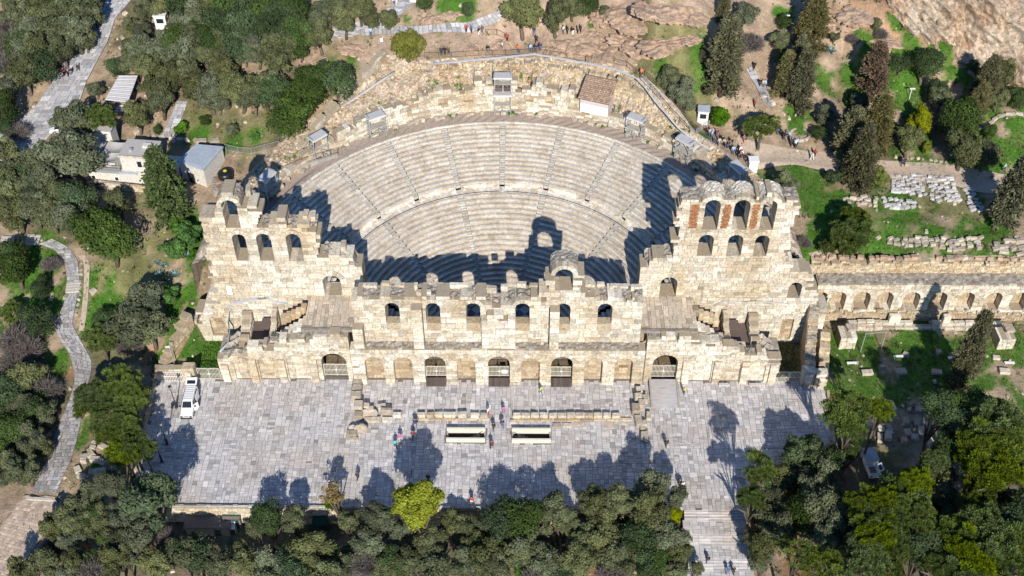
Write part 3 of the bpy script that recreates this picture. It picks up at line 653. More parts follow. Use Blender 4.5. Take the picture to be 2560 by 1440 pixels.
def stonewall(name, label, cat, mp, u0, u1, top, ops=(), thick=2.0, v0=0.0, course=.55, slen=(.7, 1.6), levels=(), mat=None, parts=300, seed=1, jit=.04, gap=.03, group=None, lean=None, parent=None, ruin=0.0, backmat=None, vous=True, tint_fn=None):
    rs = random.Random(seed); mat = mat or M['stone']
    root = parent or thing(name, label, cat, (0, 0, 0), 0, group)
    vmax = max(top(u) for u in np.linspace(u0, u1, 200)) + .3
    lv = sorted(set([v0, vmax] + [round(q, 4) for q in levels] + [round(o.sill, 4) for o in ops if o.sill > v0] + [round(o.spring, 4) for o in ops]))
    vs = [v0]
    for a, b_ in zip(lv[:-1], lv[1:]):
        if b_ - a < .02: continue
        n_ = max(1, int(round((b_ - a) / course))); cuts = [a + (b_ - a) * (i + (rs.uniform(-.3, .3) if 0 < i < n_ else 0)) / n_ for i in range(1, n_ + 1)]
        vs += cuts
    items = []; core = MB(); capm = MB()
    def inten(ops_, v):       # blocked intervals at height v
        return [(o.uc - h, o.uc + h, o) for o in ops_ for h in (o.half(v),) if h > 0]
    for vb, vt in zip(vs[:-1], vs[1:]):
        if vt - vb < .03: continue
        vm = (vb + vt) / 2
        act = [o for o in ops if o.sill < vm and ((o.half(vm) > 0) or o.half(vb + 1e-4) > 0)]
        act.sort(key=lambda o: o.uc)
        edges = [(u0, u0, False)]; segs = []
        cur_b, cur_t, cut = u0, u0, False
        for o in act:
            hb = max(o.half(vb + 1e-4), 0); ht = o.half(vt - 1e-4)
            segs.append((cur_b, cur_t, o.uc - hb, o.uc - ht, cut, True)); cur_b, cur_t, cut = o.uc + hb, o.uc + ht, True
        segs.append((cur_b, cur_t, u1, u1, cut, False))
        for (lb, lt, rb, rt, cl, cr) in segs:
            if rb - lb < .12 and rt - lt < .12: continue
            L = ((rb - lb) + (rt - lt)) / 2
            n_ = max(1, int(round(L / rs.uniform(*slen))))
            fr = [0] + sorted((i + rs.uniform(-.38, .38)) / n_ for i in range(1, n_)) + [1]
            for i in range(n_):
                a, b_ = fr[i], fr[i + 1]
                ub0, ub1 = lb + (rb - lb) * a, lb + (rb - lb) * b_
                ut0, ut1 = lt + (rt - lt) * a, lt + (rt - lt) * b_
                if 0 < i and not cl or (0 < i): ut0 = ut0 if (cl or cr) and n_ < 3 else ub0 if i > 0 else ut0
                if i < n_ - 1: ut1 = ut1 if (cl or cr) and n_ < 3 else ub1
                um = (ub0 + ub1) / 2; tp = top(um)
                if vm > tp + rs.uniform(-ruin, ruin) * .5: continue
                if ruin and vt > tp - ruin and rs.random() < .25: continue
                f = rs.uniform(-jit, jit); bk = rs.uniform(-jit, jit)
                g = gap * rs.uniform(.6, 1.5)
                items.append(((ub1 - ub0) * (vt - vb), (ub0, ub1, ut0, ut1, vb, vt), f, bk, g, (cl and i == 0), (cr and i == n_ - 1), 0.0, thick))
    stuff = MB(); stuff2 = MB(); nfront = len(items)
    for o in ops:                                              # what closes a niche
        if o.back is None: continue
        hh = o.spring + (o.hw if o.arch else 0) + .3
        n_v = max(2, int((hh - o.sill) / course))
        for i in range(n_v):
            vb, vt = o.sill + (hh - o.sill) * i / n_v, o.sill + (hh - o.sill) * (i + 1) / n_v
            n_u = max(1, int(2 * o.hw / 1.1)); off = rs.uniform(-.3, .3)
            cu = [o.uc - o.hw - .25] + sorted(o.uc - o.hw + 2 * o.hw * (k + .5 + off * .6) / n_u for k in range(n_u)) + [o.uc + o.hw + .25]
            for a, b_ in zip(cu[:-1], cu[1:]):
                items.append(((b_ - a) * (vt - vb) * .9, (a, b_, a, b_, vb, vt), rs.uniform(-jit, jit) * .6, 0, gap * .7, False, False, o.back, max(thick - .2, o.back + .3)))
    def tt():
        return max(.55, min(1.25, rs.gauss(1, .135)))
    order = sorted(range(len(items)), key=lambda i: -items[i][0]); isbig = set(order[:parts])
    for i, (ar, (ub0, ub1, ut0, ut1, vb, vt), f, bk, g, cl, cr, w0, w1) in enumerate(items):
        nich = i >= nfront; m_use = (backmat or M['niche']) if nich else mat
        mb = MB() if i in isbig else (stuff2 if nich else stuff)
        a0, a1 = w0 - f, w1 + bk
        def pt(u, v, w):
            if lean: u, w = lean(u, v, w)
            return mp(u, v, w)
        tv = 0.012
        bu0, bu1, tu0, tu1 = ub0 + (0 if cl else g), ub1 - (0 if cr else g), ut0 + (0 if cl else g), ut1 - (0 if cr else g)
        if bu1 - bu0 < .02: m_ = (bu0 + bu1) / 2; bu0, bu1 = m_ - .01, m_ + .01
        if tu1 - tu0 < .02: m_ = (tu0 + tu1) / 2; tu0, tu1 = m_ - .01, m_ + .01
        k = lambda: rs.uniform(-.018, .018)
        P = [pt(bu0 + k(), vb + g * .7, a0 + k()), pt(bu1 + k(), vb + g * .7, a0 + k()), pt(tu1 + k(), vt - g * .7, a0 + k()), pt(tu0 + k(), vt - g * .7, a0 + k()),
             pt(bu0, vb + g * .7, a1), pt(bu1, vb + g * .7, a1), pt(tu1, vt - g * .7, a1), pt(tu0, vt - g * .7, a1)]
        t_ = tt() * (tint_fn(ub0, vb) if tint_fn else 1)
        mb.hexa(P, t_)
        if i in isbig: mb.build('stone', m_use, root)
        c0 = .06 if cl else -.002; c1 = .06 if cr else -.002; d_ = .075
        if w1 - w0 > .25:
            P = [pt(ub0 + c0, vb, w0 + d_), pt(ub1 - c1, vb, w0 + d_), pt(ut1 - c1, vt - .02, w0 + d_), pt(ut0 + c0, vt - .02, w0 + d_),
                 pt(ub0 + c0, vb, w1 - d_), pt(ub1 - c1, vb, w1 - d_), pt(ut1 - c1, vt - .02, w1 - d_), pt(ut0 + c0, vt - .02, w1 - d_)]
            core.hexa(P, 1.0)
    if stuff.f: stuff.build('small_stone', mat, root, kind='stuff')
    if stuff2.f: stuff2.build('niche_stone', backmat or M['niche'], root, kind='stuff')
    if core.f: core.build('mortar_core', M['core'], root)
    if vous:
        for o in ops:
            if not o.arch: continue
            n_ = max(7, int(PI * (o.hw + o.ring * .5) / .62)) | 1
            ro = o.hw + o.ring + .03
            w1 = thick if o.back is None else o.back + .1
            for k in range(n_):
                a, b_ = PI * k / n_ + .012, PI * (k + 1) / n_ - .012
                if o.spring + ro * math.sin((a + b_) / 2) > top(o.uc + ro * math.cos((a + b_) / 2)) + .5: continue
                rr = ro + rs.uniform(-.04, .10); f = rs.uniform(.02, .07)
                mb = MB(); P = []
                for w_ in (-f, w1 + rs.uniform(0, .05)):
                    for an, rad in ((a, o.hw), (a, rr), (b_, rr), (b_, o.hw)):
                        u, v = o.uc + rad * math.cos(an), o.spring + rad * math.sin(an); ww = w_
                        if lean: u, ww = lean(u, v, w_)
                        P.append(mp(u, v, ww))
                mb.hexa(P, tt()); mb.build('voussoir', mat, root)
    return root
def steps_fn(pts, noise=0.0, seed=0):
    """piecewise-constant ruined outline: [(u_start, height), ...]"""
    us = [p[0] for p in pts]; hs = [p[1] for p in pts]
    def f(u):
        i = max(0, int(np.searchsorted(us, u, 'right')) - 1)
        return hs[i] + noise * math.sin(u * 2.3 + seed) * math.cos(u * 5.1 + seed * 2)
    return f
def rubble_cap(root, mp, u0, u1, w0, w1, topf, drop=.15, st=.35, seed=1, amp=.12, mat=None, skip=None, name='rubble_top'):
    rs = np.random.default_rng(seed); nu = max(2, int((u1 - u0) / st)); nw = max(2, int((w1 - w0) / st))
    mb = MB(); vs = []
    for i in range(nu + 1):
        u = u0 + (u1 - u0) * i / nu
        for j in range(nw + 1):
            w_ = w0 + (w1 - w0) * j / nw
            vs.append(mp(u, topf(u) - drop + amp * rs.normal(), w_))
    for i in range(nu):
        for j in range(nw):
            u = u0 + (u1 - u0) * (i + .5) / nu
            if skip and skip(u): continue
            k = i * (nw + 1) + j
            mb.add([vs[k], vs[k + nw + 1], vs[k + nw + 2], vs[k + 1]], [(0, 1, 2, 3)], max(.6, min(1.3, rs.normal(1, .15))))
    return mb.build(name, mat or M['rubble'], root)
def loose_block(p, size, rz, mat=None, label=None, parent=None, name='stone_block', cat='stone', group=None, tilt=0.0):
    """a chipped, slightly irregular cut stone"""
    mb = MB(); sx, sy, sz = [q / 2 for q in size]; P = []
    for z in (-sz, sz):
        for x, y in ((-sx, -sy), (sx, -sy), (sx, sy), (-sx, sy)):
            k = R_(.84, 1.0); P.append((x * k, y * k, z * R_(.86, 1) + x * tilt))
    bm = bmesh.new(); v = [bm.verts.new(q) for q in P]
    for f in ((3, 2, 1, 0), (4, 5, 6, 7), (0, 1, 5, 4), (1, 2, 6, 5), (2, 3, 7, 6), (3, 0, 4, 7)): bm.faces.new([v[i] for i in f])
    bmesh.ops.bevel(bm, geom=bm.edges[:], offset=min(size) * .09, segments=1, affect='EDGES')
    me = bpy.data.meshes.new(name); bm.to_mesh(me); bm.free()
    at = me.attributes.new('tint', 'FLOAT', 'FACE'); t = tn(.12); at.data.foreach_set('value', np.full(len(me.polygons), t, np.float32))
    me.materials.append(mat or M['boulder'])
    o = link(name, me, parent, label, None if parent else cat, group)
    o.location = (p[0], p[1], p[2] + sz); o.rotation_euler = (0, 0, rz)
    return o
# ------------------------------------------------------------------ stage wall (centre of the ruin)
LV = 4.8
def barrel(u, uc, r, z): return z + math.sqrt(max(0, r * r - (u - uc) ** 2)) if abs(u - uc) < r else -99
cops = [Op(-18.3, 1.4, 0, LV, 1.25), Op(-14.1, 1.4, 0, LV, 1.25), Op(-9.4, 1.55, 0, LV), Op(-4.85, 1.35, 0, LV, 1.25), Op(-.04, 1.6, 0, LV), Op(4.6, 1.35, 0, LV, 1.25), Op(9.2, 1.58, 0, LV), Op(13.85, 1.33, 0, LV, 1.25), Op(18.25, 1.33, 0, LV, 1.25)]
stage = stonewall('stage_wall', 'central stage wall of the theatre with three doorways and six upper windows', 'ruin wall', flat_map(-6.6), -21.6, 21.2, steps_fn([(-22, 7.5), (-13, 7.85), (1, 7.7), (8, 7.9)], .12, 1), cops, thick=1.7, levels=(), parts=110, seed=11, course=.62)
wins = [-15.07, -9.3, -3.6, 3.38, 9.15, 15.07]
uops = [Op(c, 1.02, 10.1, 14.85) for c in wins] + [Op(c, 2.0, 0, 6.9, arch=False) for c in (-9.4, 0, 9.2)] + [Op(9.1, 1.25, 18.45, 21.35, ring=.62)]
_tu = steps_fn([(-21, 16.0), (-19.8, 16.7), (-16.8, 16.95), (-7.9, 16.8), (-2.4, 15.9), (-1.2, 15.4), (1.4, 16.1), (2.4, 16.9), (6.3, 18.4), (12.3, 17.1), (17, 16.8), (19.4, 16.9)], .1, 2)
def top_upper(u):
    return max(_tu(u), barrel(u, 9.1, 2.08, 21.3) + .25)
stonewall('stage_wall', '', '', flat_map(-5.0), -20.7, 20.4, top_upper, uops, thick=2.8, levels=(7.8, 18.45), parts=150, seed=12, course=.6, parent=stage, ruin=.5)
for k, (a, b_, zt) in enumerate(((-12.25, -10.75, 15.6), (7.25, 8.6, 15.3), (-20.9, -19.4, 11.5))):
    stonewall('buttress', '', '', flat_map(-6.45), a, b_, steps_fn([(a, zt)], 0), (), thick=1.5, v0=7.75, parts=14, seed=20 + k, parent=stage, course=.7, slen=(1.0, 1.6), jit=.07)
stonewall('buttress', '', '', flat_map(-6.3), -2.45, 2.4, steps_fn([(-3, 13.5), (-1.6, 14.4), (.2, 13.6), (1.8, 14.1)], 0), (), thick=1.35, v0=7.75, parts=20, seed=27, parent=stage, course=.65, jit=.06)
for c in wins:                                    # parapet block that closes the lower part of each window
    mb = MB(); mb.box((c, -5 + .72, 10.85), (2.0, 1.3, 1.55), 0, .8); mb.build('window_sill', M['stone2'], stage)
rubble_cap(stage, flat_map(-5.0), -20.5, 6.2, .55, 2.75, _tu, .12, seed=2)
rubble_cap(stage, flat_map(-5.0), 12.4, 20.2, .55, 2.75, _tu, .12, seed=3)
rubble_cap(stage, flat_map(-5.0), 7.2, 11.0, .5, 2.75, lambda u: barrel(u, 9.1, 2.2, 21.3) + .22, .02, seed=4, amp=.05, st=.28)
for a, b_ in ((-19.3, -12.3), (-10.7, -2.5), (2.45, 7.2), (8.65, 20.2)):
    rubble_cap(stage, flat_map(-6.6), a, b_, .35, 1.55, lambda u: 7.82, .05, seed=int(a * 3 + 90), amp=.07)
for (u, w_, zt, sx, sz) in [(-18.2, 2.4, 16.8, 2.2, .5), (-16, 2.45, 16.9, 1.3, .8), (-11.6, 1.6, 16.9, .55, 1.3), (-11.2, .9, 16.8, .8, .7), (-9.8, 1.0, 16.8, .7, .6), (-5.6, 2.3, 16.8, 2.8, .7), (-1.0, 2.3, 15.9, 1.6, 1.1), (.8, 2.2, 16.4, 1.1, 1.0), (3.2, 2.4, 16.9, 1.5, .8), (5.2, 2.4, 16.9, 2.0, .5), (12.9, 2.4, 17.0, 1.6, .7), (14.4, 2.4, 16.8, 1.2, .9), (16.2, 2.2, 16.8, 1.1, .8), (17.7, 2.4, 16.8, 1.2, .5), (18.8, 1.7, 16.9, .6, 1.0), (-3.9, 1.2, 16.8, .9, .5), (-14, 2.5, 16.85, 1.6, .35), (19.7, 2.3, 16.9, 1.2, .4)]:
    loose_block((u, -5 + w_, zt - .12), (sx, .8, sz), R_(-.1, .1), M['stone'], parent=stage, name='loose_stone')
# inside the stage building: boards of the stage, ramps and white gates in the doorways
mb = MB()
for i in range(34): mb.box((-17 + i * 1.03, -.3, 1.15), (1.0, 4.2, .12), 0, tn(.15))
link('stage_floor', mb.mesh('stage_floor', M['deck']), None, 'grey boarded stage floor behind the central doorways', 'stage floor')
def gate(px_label, xc, hw, y, z, h, label, ramp=True, mat='cream'):
    t = thing('gate', label, 'gate', (xc, y, z), 0, 'white railing gates')
    for s in (-1, 1):
        mb = MB(); x0, x1 = (s * .03, s * hw) if s > 0 else (-hw, -.03)
        mb.bar((x0, 0, .12), (x1, 0, .12), .07); mb.bar((x0, 0, h), (x1, 0, h), .07); mb.bar((x0, 0, h * .5), (x1, 0, h * .5), .05)
        mb.bar((x0 + s * .03, 0, 0), (x0 + s * .03, 0, h + .1), .08) if False else None
        for x in (x0, x1): mb.bar((x, 0, 0), (x, 0, h + .05), .09)
        leaf = mb.build('gate_leaf', M[mat], t)
        n_ = int(hw / .19)
        for i in range(1, n_):
            b_ = MB(); x = x0 + (x1 - x0) * i / n_; b_.bar((x, 0, .1), (x, 0, h + .2), .055); b_.build('bar', M[mat], leaf)
    mb = MB(); mb.box((0, -.06, h * .55), (.3, .05, .22)); mb.build('lock_plate', M['white'], t)
    if ramp:
        mb = MB(); n_ = 7
        for i in range(n_):
            mb.box((-hw + (i + .5) * 2 * hw / n_, -.95, -.32), (2 * hw / n_ - .02, 1.7, .1), 0, tn(.1))
        r = mb.build('threshold_boards', M['plank'], t)
    return t
gate(0, -9.4, 1.5, -5.3, .5, 2.1, 'white railing gate in the left one of the three stage doorways')
gate(0, -.04, 1.55, -5.3, .5, 2.1, 'white railing gate in the middle stage doorway, notice board on it')
gate(0, 9.2, 1.53, -5.3, .5, 2.1, 'white railing gate in the right one of the three stage doorways')
gate(0, -24.35, 1.8, -5.0, .15, 2.5, 'white railing gate in the wide arch of the left wing wall', False)
gate(0, 24.4, 1.8, -5.0, .15, 2.5, 'white railing gate in the wide arch of the right wing wall', False)
mb = MB(); mb.box((.75, -5.45, 1.7), (.9, .05, .8)); link('notice_board', mb.mesh('notice_board', M['white']), None, 'small pale notice board hung on the middle stage gate', 'notice board')

# ------------------------------------------------------------------ wing walls left and right of it
tl = steps_fn([(-42, 5.3), (-39.4, 5.5), (-37.6, 6.2), (-36.4, 6.9), (-35.2, 7.6), (-33.4, 8.3), (-31.8, 8.9), (-29.6, 9.3), (-27.4, 9.9)], .08, 3)
wl = stonewall('wing_wall', 'left wing wall with a wide gated arch, stepping down to the left', 'ruin wall', flat_map(-5.9), -41.5, -21.75, tl, [Op(-38.0, 1.3, 0, 3.1, .38), Op(-34.1, 1.5, 0, 4.1, .38), Op(-29.75, 1.6, 0, 4.3, .38), Op(-24.35, 1.85, 0, 4.25)], thick=1.5, parts=250, seed=31, course=.6, ruin=.45, backmat=M['stone'])
tr = steps_fn([(21, 9.7), (27.2, 9.3), (29.8, 8.9), (32.5, 7.7), (34.8, 6.7), (36, 6.2), (38, 5.6), (39.4, 5.2)], .08, 4)
wr = stonewall('wing_wall', 'right wing wall with a wide gated arch, stepping down to the right', 'ruin wall', flat_map(-5.9), 21.4, 41.3, tr, [Op(38.0, 1.3, 0, 3.1, .38), Op(34.1, 1.5, 0, 4.1, .38), Op(29.75, 1.6, 0, 4.3, .38), Op(24.4, 1.85, 0, 4.25)], thick=1.5, parts=250, seed=32, course=.6, ruin=.45, backmat=M['stone'])
rubble_cap(wl, flat_map(-5.9), -41.4, -22, .4, 1.45, tl, .1, seed=6, amp=.06)
rubble_cap(wr, flat_map(-5.9), 21.6, 41.1, .4, 1.45, tr, .1, seed=7, amp=.06)
# little pilasters in front of the wings
for root, xs in ((wl, (-40.6, -36.35, -32.1, -27.4)), (wr, (40.4, 36.2, 32.1, 27.5))):
    for x in xs:
        zt = (tl if x < 0 else tr)(x) - .3
        stonewall('pilaster', '', '', flat_map(-6.3), x - .55, x + .55, steps_fn([(x - 1, min(zt, 4.6 if abs(x) < 38 else 4.0))], 0), (), thick=.38, parts=6, seed=int(abs(x) * 7), parent=root, course=.75, slen=(1.0, 1.3))
# terraces above the wings
for sx, lab, nm in ((-1, 'left', 'l'), (1, 'right', 'r')):
    xa, xb = (-28.3, -20.75) if sx < 0 else (20.45, 28.4)
    mb = MB(); mb.box(((xa + xb) / 2, -1.2, 9.6), (xb - xa, 6.3, .8), 0, .9)
    te = mb.build('terrace', M['grout'], kind='structure')
    paving(te, [(xa, -4.3), (xb, -4.3), (xb, 1.9), (xa, 1.9)], M['slabwarm'], 10.02, cell=1.5, parts=60, seed=5)
    mb = MB(); mb.box(((xa + xb) / 2, -4.75, 9.95), (xb - xa + .6, .45, .5), 0, .8); mb.build('kerb', M['rubble'], te)
    # side and under walls
    for x in (xa + .3, xb - .3):
        mb = MB(); mb.box((x, -1.2, 4.6), (.6, 6.2, 9.2), 0, .9); mb.build('side_wall', M['core'], te)
    # broken staircase that climbs to the terrace
    st = thing('ruined_staircase', 'broken stone staircase and small rooms beside the %s terrace' % lab, 'staircase')
    for i in range(9):
        x = sx * (28.9 + i * .72); z = 9.6 - i * .52
        loose_block((x, -3.4 + R_(-.2, .2), z - 1.0), (.9, R_(1.6, 2.3), 1.2), R_(-.06, .06), M['stone'], parent=st, name='step')
    for i in range(5):
        x = sx * (28.8 + i * .8); z = 10.2 - i * .55
        loose_block((x, -.4 + R_(-.2, .2), z - 1.3), (.95, 1.4, 1.4), R_(-.06, .06), M['stone2'], parent=st, name='step')
    m0 = (lambda s_: (lambda u, v, w: (s_ * u, -4.0 + w, v)))(sx)
    stonewall('room_wall', '', '', m0, 29.2, 37.6, steps_fn([(29, 7.8), (31.5, 7.0), (34, 6.2), (36.4, 5.6)], .1, 5), (), thick=.9, v0=3.5, parts=40, seed=41, parent=st, course=.6)
    m1 = (lambda s_: (lambda u, v, w: (s_ * (33.2 + w), u, v)))(sx)
    stonewall('room_wall', '', '', m1, -3.2, 1.6, steps_fn([(-4, 6.6), (-1, 7.4), (.6, 8.2)], .1, 5), (), thick=.8, v0=3, parts=20, seed=42, parent=st, course=.6)
    m2 = (lambda s_: (lambda u, v, w: (s_ * (37.2 + w), u, v)))(sx)
    stonewall('room_wall', '', '', m2, -3.9, 1.6, steps_fn([(-4, 5.6), (-1, 6.6), (.6, 7.4)], .1, 5), (), thick=1.4, v0=0, parts=20, seed=43, parent=st, course=.6)
    mb = MB(); mb.box((sx * 31.2, -1, 4.9), (4.2, 6, .3)); mb.box((sx * 35.4, -1, 4.4), (3.8, 6, .3)); mb.build('room_floor', M['plank'], st)
    mb = MB(); mb.box((sx * 31.2, -1.4, 6.35), (2.4, 1.0, .12), 0, 1.2); mb.box((sx * 34.9, .2, 6.0), (1.6, 2.0, .12), 0, 1.0); mb.build('boards', M['plank'], st)
    rubble_cap(st, lambda u, v, w, s_=sx: (s_ * u, w, v), 38.5, 41.3, -4.4, -1.2, lambda u: 5.3 - (u - 38.5) * .25, .0, seed=9, amp=.25, st=.5)
    mb = MB(); mb.box((sx * 39.9, -2.8, 2.4), (2.9, 3.3, 4.7)); mb.build('rubble_core', M['rubble'], st)

# ------------------------------------------------------------------ high end walls (towers)
ltop = steps_fn([(-48, 1), (-46.8, 4.6), (-45.4, 6.6), (-43.9, 9.0), (-42.9, 11.4), (-42.1, 18.5), (-41.4, 25.2), (-39.5, 25.5), (-39.0, 27.2), (-38.6, 27.9), (-35.7, 28.1), (-34.9, 27.6), (-33.6, 24.0), (-31.0, 25.1), (-30.2, 23.9), (-27.6, 25.0), (-26.9, 23.6), (-25.5, 18.4), (-23.3, 18.0), (-21.9, 17.4), (-20.9, 16.0), (-20.2, 14)], .1, 6)
def left_top(u): return max(ltop(u), barrel(u, -37.2, 1.75, 27.7) + .35)
lt = stonewall('tower_wall', 'tall left end wall with three arched windows and one arch on top', 'ruin wall', flat_map(2.0), -47.3, -19.9, left_top,
    [Op(-37.2, 1.05, 23.6, 27.7), Op(-36.85, .95, 17.2, 21.5), Op(-33.35, 1.04, 17.2, 21.5), Op(-29.15, 1.04, 17.2, 21.5), Op(-24.6, 1.33, 10.1, 12.95, ring=.9), Op(-42.9, 1.2, 1.2, 4.5, .5)], thick=2.8, seed=51, course=.62, slen=(.8, 1.8), mat=M['stone'], ruin=.5)
rubble_cap(lt, flat_map(2.0), -33.4, -25.6, .4, 2.75, lambda u: 23.8, .05, seed=8)
rubble_cap(lt, flat_map(2.0), -25.3, -20.4, .4, 2.75, ltop, .08, seed=9)
rubble_cap(lt, flat_map(2.0), -38.9, -35.5, .4, 2.75, left_top, .0, seed=10, amp=.05, st=.28)
for u, z in ((-30.6, 23.9), (-27.2, 23.8), (-26.2, 23.6), (-34.6, 28.4), (-22.5, 17.9)):
    loose_block((u, 4.0, z - .1), (.8, 1.8, 1.1), R_(-.1, .1), M['stone'], parent=lt, name='loose_stone')
rtop = steps_fn([(20.3, 14.2), (20.8, 17.2), (21.9, 18.0), (24.0, 18.3), (25.0, 29.2), (38.9, 29.0), (41.1, 17.6), (41.9, 15.6), (45.3, 12.6), (46.8, 9.2), (48.0, 7.6)], .08, 7)
RT = [(29.5, 1.06), (33.55, 1.08), (37.35, .97)]
def right_top(u): return max([rtop(u)] + [barrel(u, c, 1.75, 28.05) + .3 for c, _ in RT] + [barrel(u, 43.4, 1.75, 12.3) + .3])
rt = stonewall('tower_wall', 'tall right end wall with two rows of three arched windows', 'ruin wall', flat_map(2.0), 20.4, 49.0, right_top,
    [Op(c, h, 23.55, 28.05) for c, h in RT] + [Op(29.3, 1.06, 18.5, 21.6), Op(33.45, 1.05, 18.5, 21.6), Op(37.2, .98, 18.5, 21.6), Op(24.8, 1.22, 10.1, 13.0, ring=.9), Op(43.4, .95, 9.95, 12.3, ring=.8), Op(43.5, .9, .9, 5.4, .5, arch=False)], thick=2.8, seed=52, course=.6, slen=(.7, 1.5), ruin=.4)
for c, _ in RT: rubble_cap(rt, flat_map(2.0), c - 1.7, c + 1.7, .35, 2.75, lambda u, c=c: barrel(u, c, 1.85, 28.05) + .3, .0, seed=int(c), amp=.05, st=.26, mat=M['stone'])
for a, b_ in ((25.0, 27.8), (31.2, 31.9), (35.2, 35.7), (39.0, 41.0)): rubble_cap(rt, flat_map(2.0), a, b_, .4, 2.75, lambda u: 29.15, .04, seed=int(a))
rubble_cap(rt, flat_map(2.0), 21, 24.8, .4, 2.75, rtop, .06, seed=14)
for c, wd in ((27.05, 1.25), (31.5, 1.15), (35.45, 1.0)):        # brick repairs between the upper arches
    rs = random.Random(int(c * 9)); mb = MB(); big = []
    z = 23.9
    while z < 28.1:
        x = c - wd * rs.choice((.34, .5, .5)); xe = c + wd * rs.choice((.34, .5, .5))
        while x < xe - .1:
            L = min(rs.uniform(.28, .5), xe - x); mb.box((x + L / 2, 1.98, z + .1), (L - .03, .22, .17), 0, rs.uniform(.75, 1.25)); x += L
        z += .2
    mb.build('brick_repair', M['brick'], rt, kind='stuff')
# returns that run back from the outer corners, and court walls
stonewall('return_wall', '', '', dir_map((-41.5, 11), (-41.5, 4.7)), 0, 6.3, steps_fn([(0, 17), (2, 20), (3.5, 22), (5, 24.6)], .1, 1), (), thick=1.6, v0=4, parts=0, seed=61, parent=lt, course=.7)
stonewall('return_wall', '', '', dir_map((41.1, 4.7), (41.1, 11)), 0, 6.3, steps_fn([(0, 27.8), (1.3, 24), (3, 21), (5, 18)], .1, 1), (), thick=1.6, v0=4, parts=0, seed=62, parent=rt, course=.7)
cl = stonewall('court_wall', 'rough rubble wall along the left side of the left grass court', 'ruin wall', dir_map((-49.6, -5.2), (-46.4, 1.6)), 0, 7.5, steps_fn([(0, 3.0), (1.6, 3.6), (3.2, 4.6), (5, 5.6), (6.4, 6.6)], .1, 1), (), thick=1.4, parts=80, seed=63, course=.4, slen=(.4, .8), mat=M['stone2'])
crt = stonewall('court_wall', 'thick rubble wall closing the right grass court', 'ruin wall', dir_map((45.1, -5.2), (46.0, 1.9)), -.2, 7.3, steps_fn([(-1, 3.6), (1.2, 4.4), (2.6, 5.8), (4.2, 7.0), (6, 8.6)], .1, 1), (), thick=-1.5, parts=80, seed=64, course=.45, slen=(.4, .9), mat=M['stone2'])
rubble_cap(crt, dir_map((45.1, -5.2), (46.0, 1.9)), -.1, 7.2, -1.45, -.1, steps_fn([(-1, 3.6), (1.2, 4.4), (2.6, 5.8), (4.2, 7.0), (6, 8.6)]), .03, seed=21)
crt2 = stonewall('court_wall', 'low stepped wall of cut blocks outside the right court', 'ruin wall', dir_map((47.4, -5.2), (48.3, .8)), 0, 6.0, steps_fn([(0, 2.0), (1.6, 2.6), (3.4, 3.4), (5.2, 4.2)], .1, 1), (), thick=-1.5, parts=60, seed=65, course=.5, mat=M['stone2'])
# gate piers of the two courts
for x, lab in ((-46.0, 'stepped stone pier between the left court gate and the small door'), (45.6, 'stepped stone pier right of the right court gate'), (47.6, 'low stone pier at the right end of the plaza')):
    pr = thing('gate_pier', lab, 'pier', (x, -6.0, 0))
    for k, (w_, d_, h_, yy) in enumerate(((2.0, 1.5, 3.4 if x < 46.5 else 2.7, 0), (1.0, .5, 3.0 if x < 46.5 else 2.3, -.95))):
        z = 0
        while z < h_ - .1:
            ch = min(R_(.5, .7), h_ - z); loose_block((0, yy, z), (w_ * R_(.95, 1), d_, ch), R_(-.02, .02), M['stone'], parent=pr, name='stone'); z += ch * .95
gate(0, -43.3, 1.65, -5.8, .05, 2.4, 'pale slatted gate of the left grass court beside the van', False)
gate(0, 43.0, 1.6, -5.9, .05, 2.3, 'pale slatted gate of the right grass court', False)
mb = MB(); mb.box((-43.4, -1.6, .06), (5.0, 7, .1)); mb.build('court', mk('court_grass', ((.075, .17, .025), (.1, .2, .03)), stain=(.2, .17, .08), grain=2, stain_amt=.6), kind='structure')
mb = MB(); mb.box((43.2, -1.6, .06), (4.4, 7, .1)); mb.build('court', mk('court_dry_grass', ((.15, .16, .05), (.2, .19, .07)), stain=(.22, .18, .09), grain=2), kind='structure')
blades('dry_grass', [(R_(41.3, 45.2), R_(-4.8, 1.6), .1) for _ in range(500)], .1, .3, .1, mk('court_tufts', ((.16, .17, .06), (.22, .2, .09)), rough=1, bump=0, hue=1))
blades('grass', [(R_(-45.7, -41.6), R_(-4.8, 1.6), .1) for _ in range(500)], .15, .4, .16, M['grass'])
# far left door set in a low wall beyond the van
dw = stonewall('door_wall', 'low stone wall with a slatted white door left of the van', 'ruin wall', flat_map(-6.2), -51.2, -47.0, steps_fn([(-52, 2.6), (-47, 2.8)], .05, 1), [Op(-48.6, 1.35, .1, 2.3, .4, arch=False)], thick=1.0, parts=40, seed=66, course=.5)
mb = MB()
for i in range(11): mb.bar((-49.8 + i * .24, -6.25, .15), (-49.8 + i * .24, -6.25, 2.2), .06)
for z in (.2, 1.2, 2.2): mb.bar((-49.9, -6.28, z), (-47.3, -6.28, z), .06)
mb.build('door', M['white'], dw)
